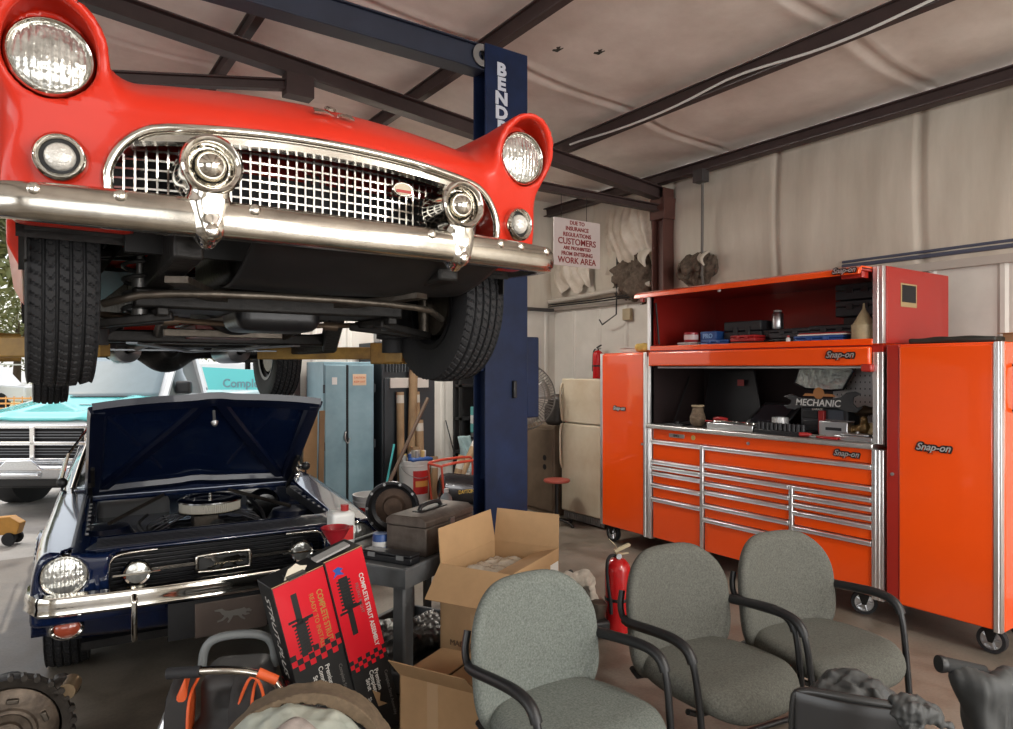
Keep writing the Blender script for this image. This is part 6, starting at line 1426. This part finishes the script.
obj('tape', M().box(-.0015,0,b*.42,b*.56,.02,h-.2), mat('packing_tape', (.45,.30,.17), .25), cB)
obj('print_mark', M().box(-.003,-.001,.06,.15,h-.20,h-.155), mat('print_black', (.03,.03,.03), .6), cB); text('lettering', 'DELIVER', .03, white, cB, (-.005,.105,h-.178), (PI/2,0,-PI/2))
text('lettering', 'MADE IN USA', .035, mat('print_brown', (.12,.07,.04), .7), cB, (-.004,.20,h-.34), (PI/2,0,-PI/2))
pf = thing('packing_fill', 'crumpled clear plastic packing inside the tall open box', 'packing', (cB.location.x, cB.location.y, h-.16), bxr); pf['kind'] = 'stuff'
nets('film', lambda x,y,z: rbox(x,y,z,(.25,.18,.05),(.22,.15,.05),.04)+.03*wob(x,y,z,26,7)+.008*wob(x,y,z,80,8), (.01,.01,-.04), (.49,.35,.16), .010, mat('clear_film', (.6,.52,.42), .15, trans=.35, var=.3, vscale=30), pf)
a, b, h = .30, .36, .40
cA = carton('cardboard_box', 'low brown cardboard box with splayed flaps beside the front chair and strut boxes', -.10, 2.53, a, b, h, {'l': ((0,b,h),(a,b,h),(0,-.175,.008)), 'n': ((0,0,h),(0,b,h),(-.07,.01,.08)), 'r': ((a,0,h),(0,0,h),(.0,.175,.004))})
obj('tape', M().box(-.0015,0,b*.50,b*.64,.02,h), MATS['packing_tape'], cA)
obj('label', M().box(-.003,-.001,.05,.16,h-.30,h-.17), white, cA); obj('label', M().box(-.003,-.001,.22,.29,h-.26,h-.20), white, cA); obj('label', M().box(-.003,-.001,.22,.32,h-.37,h-.29), white, cA)
m = M()
for k in range(12): m.box(-.005,-.003,.06+k*.008,.063+k*.008+.002*(k%3),h-.29,h-.21)
obj('bar_code', m, black, cA)
# ================================================================ RED STRUT BOXES
redb = mat('strut_box_red', (.62,.010,.022), .35, coat=.3); blkb = mat('strut_box_black', (.018,.018,.018), .4); whb = mat('strut_box_print', (.62,.60,.56), .5); gry = mat('strut_box_dim_print', (.16,.15,.14), .5); gold = mat('strut_box_gold', (.40,.22,.05), .5)
def strut_box(label, off, w, L, d, seed, txt, flip=False):
    x, y = cw(-.887, 2.6); a = math.atan2(.64, .77)
    t = thing('strut_box', label, 'box', (x, y, .767), 0)
    t.rotation_euler = (Matrix.Rotation(-YAW+a, 3, 'Z') @ Matrix.Rotation(-math.radians(14), 3, 'Y')).to_euler()
    o_ = t.rotation_euler.to_matrix() @ Vector((off, 0, 0)); t.location = t.location + o_
    if not flip: t.location = t.location + t.rotation_euler.to_matrix() @ Vector((0,-.012,.012))
    zr = -L*(.45 if flip else .61)   # red part down to here
    obj('carton', M().box(0,w,0,d,-L,0), blkb, t, bevel=.002)
    obj('red_face', M().box(.004,w-.002,-.0012,0,zr,-.004), redb, t)
    m = M(); s_ = w/9
    for i in range(9):
        for j in range(3):
            if (i+j)%2 == 0: m.box(.002+i*s_,.002+(i+1)*s_,-.0022,-.0012,zr+j*s_,zr+(j+1)*s_)
    obj('checker_print', m, blkb, t)
    m = M(); cx = w*.34; z0 = -.07; k_ = 1 if not flip else -1
    zc = -L*(.22 if flip else .27)
    def zz(q): return zc+k_*q
    def bx_(x0,x1,q0,q1): m.box(cx+x0,cx+x1,-.0024,-.0012,min(zz(q0),zz(q1)),max(zz(q0),zz(q1)))
    for q in range(8): m.prism([(cx-.030,zz(.115-q*.014)),(cx+.030,zz(.108-q*.014)),(cx+.030,zz(.115-q*.014)),(cx-.030,zz(.122-q*.014))], -.0030, -.0020)
    bx_(-.020,.020,.0,.13); bx_(-.034,.034,-.004,.006); bx_(-.012,.012,-.12,.0); bx_(.0,.055,-.012,.0); bx_(-.045,-.0,-.02,-.01)
    obj('strut_picture', m, blkb, t)
    tm_ = gold if flip else gry
    text('lettering', txt[0], w*.155, whb if not flip else gold, t, (w*.80,-.0020,-L*(.24 if flip else .33)), (PI/2, PI/2, 0), .0008, bold=.0006, sx=.80 if flip else .95)
    text('lettering', txt[1], w*.12, tm_, t, (w*.64,-.0020,-L*.25), (PI/2, PI/2, 0), .0008)
    for k, s in enumerate(('Premium','Complete','Strut')): text('lettering', s, .026, whb, t, (w*(.62-.13*k),-.0008,zr-.075), (PI/2, PI/2, 0), .0008, bold=.0004)
    text('lettering', 'Shocks & Struts', .022, whb if not flip else gry, t, (w*.30,-.0008,zr-.20), (PI/2, PI/2, 0), .0008)
    text('lettering', 'Complete Strut Assembly', .020, gry, t, (w*.86,-.0008,zr-.16), (PI/2, PI/2, 0), .0008)
    if not flip: obj('blue_print', M().prism([(.025,-.045),(.05,-.04),(.07,-.055),(.055,-.06),(.07,-.08),(.04,-.07),(.02,-.08),(.035,-.06)], -.0022,-.0012), mat('print_blue', (.03,.09,.35), .4), t)
    obj('top_edge', M().box(0,w,0,.002,-.002,.0015), card, t)
    return t
b1 = strut_box('left red and black strut carton, leaning with its black side showing', 0, .216, .80, .15, 1, ('COMPLETE STRUT','READY TO INSTALL'), True)
obj('red_side', M().box(-.0012,0,.0,.15,-.66,-.42), redb, b1); text('side_lettering', 'STRUT-PLUS', .062, whb, b1, (-.002,.075,-.22), (PI/2, PI/2, -PI/2), .0008, shear=.2)
m = M(); 
for i in range(6):
    for j in range(2):
        if (i+j)%2: m.box(-.0022,-.0012,.025*i,.025*(i+1),-.45+.025*j,-.425+.025*j)
obj('checker_side', m, blkb, b1)
obj('torn_paper', M().prism([(.06,0),(.085,.035),(.12,.045),(.135,.03),(.16,.02),(.14,0)], .02, .024), mat('torn_white', (.68,.62,.5), .8), b1); obj('torn_flap', M().box(.07,.14,-.004,.06,.001,.012), blkb, b1)
b2 = strut_box('right red and black strut carton, taller and nearest the cart leg', .216, .170, .81, .15, 2, ('COMPLETE STRUT ASSEMBLY','FRONT RIGHT'), False)
obj('top_flap', M().box(-.02,.13,.02,.07,.004,.012), ck, b2, rot=(.05,-.05,0)); obj('torn_corner', M().prism([(.07,-.60),(.10,-.63),(.09,-.66),(.12,-.69),(.08,-.68)], -.003,-.001), card, b2)
# ================================================================ FOREGROUND LEFT
t = tc('leaf_blower', 'backpack leaf blower with orange trim and grey carry handle', 'leaf blower', -1.06, 2.66, 0, .2)
nets('shell', lambda x,y,z: smax(smin(rbox(x,y,z,(.02,.06,.24),(.13,.12,.20),.06), rbox(x,y,z,(.02,.02,.13),(.17,.10,.12),.05), .05), -rbox(x,y,z,(.02,-.10,.34),(.07,.05,.05),.03), .02), (-.24,-.16,-.01), (.24,.24,.5), .012, mat('blower_grey', (.05,.048,.048), .5, var=.3), t)
obj('carry_handle', M().tube([(-.13,.10,.40),(-.12,.10,.50),(-.06,.10,.535),(.08,.10,.535),(.14,.10,.50),(.15,.10,.40)], .017, 10, smooth=2), mat('handle_grey', (.17,.18,.18), .4), t, smooth=60)
orr = mat('hot_orange', (.75,.12,.03), .5)
for s, x0 in ((-1,-.15),(1,.07)):
    st_ = bpy.data.objects.new('shoulder_strap', None); COL.objects.link(st_); st_.parent = t
    pth = [(x0,-.03,.44),(x0-.02,-.11,.40),(x0-.015,-.16,.28),(x0-.005,-.15,.14),(x0+.02,-.10,.04)]
    m = M(); m.sweep([Vector(p) for p in pth], [(-.040,-.012),(.040,-.012),(.040,.012),(-.040,.012)], up=(0,-1,.3)); obj('webbing', m, mat('strap_black', (.03,.028,.028), .8), st_, bevel=.006, subd=1)
    obj('orange_piping', M().tube([(p[0]+.043,p[1]-.006,p[2]) for p in pth], .0055, 6, smooth=2), orr, st_, smooth=60)
obj('orange_guard', M().prism([(-.22,.20),(-.17,.40),(-.14,.47),(-.13,.34),(-.14,.16)], -.12, .02), orr, t, bevel=.012)
obj('tube_elbow', M().tube([(-.26,-.12,.05),(-.24,-.14,.20),(-.18,-.10,.36)], .026, 12, smooth=2), alum, t, smooth=60)
obj('orange_loop', M().tube([(.06,-.12,.40),(.03,-.14,.30),(.02,-.14,.22),(.10,-.14,.18),(.15,-.14,.28),(.13,-.12,.42),(.09,-.11,.46)], .006, 6, closed=True, smooth=2), orr, t, smooth=60)
t = tc('blower_tube', 'bent metal handle bar with black grip and orange tip above the jacket', 'handle bar', -.93, 2.30, -.09); t.name = 'handle_bar'
obj('bar', M().tube([(-.10,.0,.68),(.0,0,.685),(.10,.02,.665),(.18,.04,.60),(.20,.06,.30),(.20,.1,.11)], .0135, 10, smooth=2), chrome_old, t, smooth=60)
obj('grip', M().tube([(-.20,0,.672),(-.09,.0,.678)], .019, 12), rubber, t, smooth=60); obj('orange_sleeve', M().tube([(.095,.018,.668),(.155,.03,.635)], .0165, 12), orr, t, smooth=60)
# jacket heap over a stool
jk = tc('work_jacket', 'grey-green work jacket with brown collar heaped in the foreground', 'jacket', -.62, 2.02, -.03)
def fj(x, y, z):
    d = ell(x, y, z, (0, 0, .36), (.25, .20, .27)); d = smin(d, ell(x, y, z, (.13, -.03, .24), (.18,.18,.26)), .08); d = smin(d, ell(x, y, z, (-.13, -.05, .22), (.16,.18,.24)), .08)
    return d+.020*wob(x, y, z, 13, 11)+.012*wob(x*1.4, y, z*.8, 34, 12)+.003*wob(x, y, z, 90, 13)
nets('jacket', fj, (-.42,-.36,-.06), (.44,.34,.74), .011, mat('jacket_grey_green', (.30,.33,.29), .75, var=.3, vscale=10, vcol=(.40,.40,.34)), jk)
def fc(x, y, z):
    q = np.hypot((x-.01)/.25, (z-.36)/.27); d = np.abs(q-1.06)*.22-.014; d = np.maximum(d, np.abs(y-.07-.03*np.sin(x*8))-.045); d = np.maximum(d, .38-z-.25*np.clip(x,0,1))
    return d+.008*wob(x, y, z, 30, 14)
nets('collar', fc, (-.34,-.08,.15), (.36,.2,.74), .009, mat('brown_corduroy', (.15,.105,.065), .9, var=.35, vscale=40), jk)
obj('lining_strip', M().grid(20, 5, lambda u, v: (-.07+.20*u, -.08-.045*v, .632-.045*abs(2*u-1)**2-.02*v-.012*math.sin(u*9+v*3)+.004)), mat('pink_label', (.33,.28,.25), .8, var=.4, vscale=30), jk, solid=.008, smooth=60)
obj('buckle', M().box(-.05,.02,-.02,.02,-.018,.018), blackp, jk, bevel=.006, loc=(-.0,-.19,.585), rot=(.5,.1,.1))
# transmission with torque converter face
t = tc('transmission', 'dirty transmission standing on its case with round converter face, bottom left', 'gearbox', -1.86, 2.56, .228, .62)
t.scale = (.87,.87,.87)
tmt = mat('dirty_cast_metal', (.16,.125,.095), .5, .75, var=.5, vscale=12, vcol=(.05,.038,.03), bump=.2); dk = mat('dark_cast', (.05,.042,.035), .55, .6, var=.5, vscale=16, bump=.3)
obj('bell_ring', M().lathe([(.243,.0),(.248,.03),(.235,.10),(.19,.22),(.19,.20),(.205,.09),(.205,.01),(.243,0)], ax=(0,1,0), n=64), dk, t, smooth=40)
obj('converter', M().lathe([(.198,.05),(.195,.02),(.175,.008),(.120,.004),(.112,-.004),(.100,-.006),(.092,.004),(.065,.006),(.060,-.012),(.030,-.016),(.028,-.03),(.014,-.03),(.012,-.01),(0,-.01)], ax=(0,1,0), n=64), tmt, t, smooth=30)
for k in range(6): a = k*PI/3+.35; obj('lug', M().box(-.022,.022,-.012,.01,-.010,.010), grease_l, t, bevel=.004, loc=(.150*math.cos(a), .0, .150*math.sin(a)), rot=(0,-a+PI/2,0))
R = random.Random(3)
for k in range(30):
    m = M(); a = 2*PI*k/30+.05*R.random(); rr_ = .247; m.cyl((rr_*math.cos(a), -.006, rr_*math.sin(a)), (rr_*math.cos(a), .035, rr_*math.sin(a)), .011+.006*R.random(), n=7); obj('ring_bolt', m, dk, t)
nets('housing', lambda x,y,z: smin(smin(np.maximum(np.hypot(x,z)-(.20-.35*np.clip(y-.15,0,.3)), np.abs(y-.30)-.22), rbox(x,y,z,(.21,.12,.13),(.03,.06,.03),.02), .03), cap(x,y,z,(.19,.05,.14),(.24,.10,.12),.045), .02)+.006*wob(x,y,z,50,2), (-.3,-.05,-.27), (.33,.6,.27), .013, dk, t)
obj('starter_nose', M().lathe([(0,-.02),(.036,-.02),(.040,.0),(.040,.08),(.0,.09)], (.225,.02,.135), (.3,1,0), 24), mat('brassy_cap', (.28,.20,.12), .45, .7, var=.4), t, smooth=40)
obj('stand_block', M().box(-.12,.12,.05,.45,-.262,-.18), brn, t)
# ================================================================ CHAIRS
fab = mat('grey_green_fabric', (.185,.205,.185), .92, var=.5, vscale=150, detail=2, bump=.35, bscale=420)
fab2 = mat('darker_grey_fabric', (.125,.125,.108), .92, var=.5, vscale=150, detail=2, bump=.35, bscale=420)
tube_m = mat('black_frame_enamel', (.012,.012,.013), .35)
def make_chair(label, X, Y, f, fm):
    x, y = cw(X, Y); fx, fy = cw(*f); t = thing('office_chair', label, 'chair', (x, y, 0), math.atan2(fx, -fy), 'grey fabric armchairs in a row')
    def fb(x, y, z):
        yy = y-.225-.10*(z-.45)+.10*(x/.25)**2*.6
        w = .275-.05*np.clip((.56-z)/.25,0,1)**2-.045*np.clip((z-.66)/.19,0,1)**2
        q = (np.abs(x)/w)**3.8+(np.abs(z-.622)/.252)**3.6
        d2 = (q**(1/3.7)-1)*.21
        return smax(d2, np.abs(yy)-.034, .045)
    nets('backrest', fb, (-.29,.08,.34), (.29,.36,.95), .011, fm, t)
    obj('back_shell', M().grid(14, 14, lambda u, v: ((2*u-1)*.19, .268+.10*(.47+.30*v-.45)-.06*((2*u-1)*.19/.25)**2+.004, .46+.30*v)), blackp, t, solid=.006, smooth=60)
    def fs(x, y, z):
        w = .255-.03*np.clip((y-.0)/.25,0,1); q = (np.abs(x)/w)**3.4+(np.abs(y+.01)/.255)**3.4
        d2 = (q**(1/3.4)-1)*.22; zz = z-.445-.010*(x/.25)**2+.05*np.clip((-y-.12)/.15,0,1)**2
        return smax(d2, np.abs(zz)-.045, .05)
    nets('seat', fs, (-.30,-.32,.34), (.30,.30,.53), .011, fm, t)
    for s in (-1, 1):
        pth = [Vector((s*a, b, c)) for a, b, c in [(.246,.245,.73),(.264,.238,.67),(.274,.20,.625),(.276,.06,.642),(.278,-.07,.652),(.277,-.135,.632),(.274,-.16,.57),(.268,-.18,.42),(.262,-.215,.05),(.258,-.205,.018),(.255,-.14,.014),(.25,.24,.014)]]
        for _ in range(2):
            q = [pth[0]]
            for a_, b_ in zip(pth, pth[1:]): q += [a_*.75+b_*.25, a_*.25+b_*.75]
            pth = q+[pth[-1]]
        obj('arm_frame', M().tube(pth, .0125, 10), tube_m, t, smooth=60)
        obj('armrest', M().tube(pth[9:25], .0185, 12), blackp, t, smooth=60)
    obj('rear_tube', M().tube([(-.25,.24,.014),(-.20,.262,.014),(.20,.262,.014),(.25,.24,.014)], .0125, 10, smooth=1), tube_m, t, smooth=60)
    m = M(); m.tube([(-.268,-.12,.415),(-.20,-.12,.385),(.20,-.12,.385),(.268,-.12,.415)], .011, 8, smooth=1); m.tube([(-.235,.20,.44),(-.2,.20,.39),(.2,.20,.39),(.235,.20,.44)], .011, 8, smooth=1); obj('seat_support', m, tube_m, t, smooth=60)
    return t
make_chair('grey-green fabric armchair nearest the cardboard boxes, leftmost in the row', .215, 2.24, (.60,-.80), fab)
make_chair('middle grey fabric armchair of the row, in front of the fire extinguisher', .79, 2.62, (.52,-.85), fab2)
make_chair('rightmost grey fabric armchair of the row, in front of the tool chest', 1.30, 2.84, (.43,-.90), fab2)
# ================================================================ FOREGROUND RIGHT
t = tc('folding_chair', 'black plastic folding chair seen from behind at the bottom edge', 'chair', .97, 1.80, .0, -.42)
t.scale = (1,1,1.05)
def fbk(u, v): return (-.20+.28*u, -.02*math.sin(u*PI)-.10*(1-v)*.4, .42+.27*v+.0*u)
obj('backrest', M().grid(20, 10, fbk), mat('glossy_black_plastic', (.014,.013,.013), .28), t, solid=.018, smooth=60, bevel=.004)
obj('back_rim', M().tube([(-.205,0.0,.40),(-.208,.0,.66),(-.19,.0,.692),(-.06,-.022,.700),(.06,.0,.692),(.085,.0,.66),(.085,0,.40)], .011, 10, smooth=2), mat('rim_dark', (.05,.05,.05), .3, .5), t, smooth=60)
obj('seat', M().box(-.20,.08,-.45,-.05,.40,.43), MATS['glossy_black_plastic'], t, bevel=.012)
for s in (-.21,.09):
    obj('leg', M().cyl((s,.0,.45),(s,-.42,.0),.011,n=10), tube_m, t); obj('leg', M().cyl((s,-.30,.42),(s,.08,.0),.011,n=10), tube_m, t)
bk = mat('dark_nylon', (.05,.052,.052), .6, var=.3, vscale=20)
t = tc('jacket', 'dark nylon jacket with a red tag crumpled over the folding chair', 'jacket', 1.05, 2.02, .32)
nets('cloth', lambda x,y,z: smin(ell(x,y,z,(-.04,0,.26),(.14,.10,.13)), smin(ell(x,y,z,(.05,-.02,.12),(.13,.09,.16)), cap(x,y,z,(.06,-.06,.24),(.12,-.08,.05),.04), .05), .06)+.030*wob(x,y*.6,z,24,21)+.014*wob(x*1.3,y,z*.6,60,22)+.005*wob(x,y,z,120,23), (-.24,-.18,-.08), (.26,.16,.44), .009, bk, t)
obj('red_tag', M().box(-.016,.016,-.004,.004,-.045,.04), cred, t, loc=(.035,-.115,.235), rot=(-.3,.25,0))
t = tc('glove', 'black crumpled cloth glove lying on the corner of the folding chair', 'glove', 1.03, 1.78, .715)
nets('glove', lambda x,y,z: smin(smin(ell(x,y,z,(0,0,0),(.06,.05,.030)), cap(x,y,z,(.04,0,0),(.09,.02,-.02),.016), .02), smin(cap(x,y,z,(.03,.03,0),(.06,.07,-.01),.014), cap(x,y,z,(.04,-.02,0),(.10,-.03,-.03),.014), .01), .02)+.020*wob(x,y,z,42,3)+.008*wob(x,y,z,110,4), (-.13,-.12,-.09), (.17,.14,.09), .006, bk, t)
t = tc('hand_cart', 'black tubular handle with foam grip at the right edge', 'hand cart', 1.42, 2.06, 0, 0)
obj('handle_tube', M().tube([(-.11,0,.715),(0,-.01,.695),(.10,-.03,.66),(.20,-.05,.60),(.24,-.06,.4),(.26,-.06,.02)], .015, 10, smooth=2), tube_m, t, smooth=60)
obj('foam_grip', M().tube([(-.118,0,.716),(-.10,0,.714),(0,-.01,.695)], .021, 14), mat('foam_black', (.02,.02,.02), .85), t, smooth=60)
obj('end_cap', M().lathe([(0,-.006),(.024,-.006),(.026,0),(.024,.012),(0,.012)], (-.125,0,.717), (1,0,-.1), 20), blackp, t, smooth=40)
obj('foot_bar', M().tube([(.26,-.06,.02),(.26,.3,.02)], .015, 8), tube_m, t)
t = tc('jacket', 'black jacket draped over the foam gripped handle at the right edge', 'jacket', 1.31, 2.02, .0)
nets('cloth', lambda x,y,z: smax(smin(cap(x,y,z,(.03,0,.665),(.36,.0,.70),.035), rbox(x,y,z,(.24,0,.35),(.22,.055,.36),.05), .05), (.01+.22*(.68-z))-x, .03)+.022*wob(x,y,z*.5,24,31)+.009*wob(x*1.3,y,z*.4,55,32), (-.16,-.2,-.06), (.46,.2,.80), .012, bk, t)
# ================================================================ CAMERA AND LIGHT
cam = bpy.data.cameras.new('camera'); co = bpy.data.objects.new('camera', cam); COL.objects.link(co)
cam.sensor_width = 36; cam.lens = 36*F/1013; cam.clip_start = .05; cam.clip_end = 300
co.location = (0, 0, H); co.rotation_euler = (PI/2, 0, -YAW); cam.shift_y = (CY-364.5)/1013
scn.camera = co
w = bpy.data.worlds.new('sky'); scn.world = w; w.use_nodes = True; nt = w.node_tree; bg = nt.nodes['Background']
sky = nt.nodes.new('ShaderNodeTexSky'); sky.sky_type = 'NISHITA'; sky.sun_disc = False; sky.sun_elevation = math.radians(50); sky.sun_rotation = math.radians(-60); sky.air_density = 1.3; sky.dust_density = 4
mx = nt.nodes.new('ShaderNodeMix'); mx.data_type = 'RGBA'; mx.inputs[0].default_value = .6
mx.inputs[7].default_value = (5, 5, 5, 1)
nt.links.new(sky.outputs[0], mx.inputs[6]); nt.links.new(mx.outputs[2], bg.inputs['Color']); bg.inputs['Strength'].default_value = .30
def area(name, loc, rot, sx, sy, power, col=(1,1,1)):
    l = bpy.data.lights.new(name, 'AREA'); l.shape = 'RECTANGLE'; l.size = sx; l.size_y = sy; l.energy = power; l.color = col
    o = bpy.data.objects.new(name, l); COL.objects.link(o); o.location = loc; o.rotation_euler = rot; return o
sun = bpy.data.lights.new('sun', 'SUN'); sun.energy = 2; sun.angle = .02; sun.color = (1,.96,.9); so = bpy.data.objects.new('sun', sun); COL.objects.link(so); so.rotation_euler = (math.radians(38), 0, math.radians(150))
# daylight through the open bay doors behind the camera and on the left
area('bay_door_daylight', (2.7, YF-.2, 1.9), (PI/2, 0, 0), 4.4, 2.9, 270, (1,.97,.93))
area('bay_door_daylight', (-2.6, YF-.2, 1.9), (PI/2, 0, 0), 3.8, 2.9, 70, (1,.97,.93))
area('side_door_daylight', (XL-.2, .8, 2.0), (PI/2, 0, -PI/2), 7, 2.0, 130, (.95,.97,1))
0 and area('rear_door_daylight', (-.5, YB+.25, 1.8), (-PI/2, 0, 0), 5.2, 2.6, 60, (.93,.97,1))
# unseen tube lights added under the roof to brighten the shop and back corner
for x, y in ((3.0, -.9), (1.2, -2.6), (4.2,-2.8), (3.1, 6.1)):
    t = thing('added_shop_light', 'unseen twin tube light added under the roof to brighten the shop' , 'light', (x, y, 3.3), group='added fill lights')
    obj('hanger', M().cyl((0,0,.05),(0,0,roofz(x)-3.28),.006,n=6), black, t)
    obj('housing', M().box(-.07,.07,-.6,.6,0,.05), white, t, bevel=.01)
    for s in (-1,1): obj('tube', M().cyl((s*.035,-.58,-.02),(s*.035,.58,-.02),.013,n=12), mat('lit_tube', (.9,.9,.9), .5, emit=((1,.95,.88), 14)), t)
    area('added_fill_lamp', (x, y, 3.24), (0, 0, 0), .12, 1.15, 62, (1,.95,.87))
scn.view_settings.view_transform = 'Standard'; scn.view_settings.look = 'None'; scn.view_settings.gamma = 1; scn.view_settings.use_curve_mapping = False
scn.view_settings.exposure = 0.13
scn.cycles.use_denoising = True; scn.cycles.max_bounces = 8; scn.cycles.transparent_max_bounces = 12
scn.cycles.caustics_reflective = False; scn.cycles.sample_clamp_indirect = 6
bpy.context.view_layer.update()
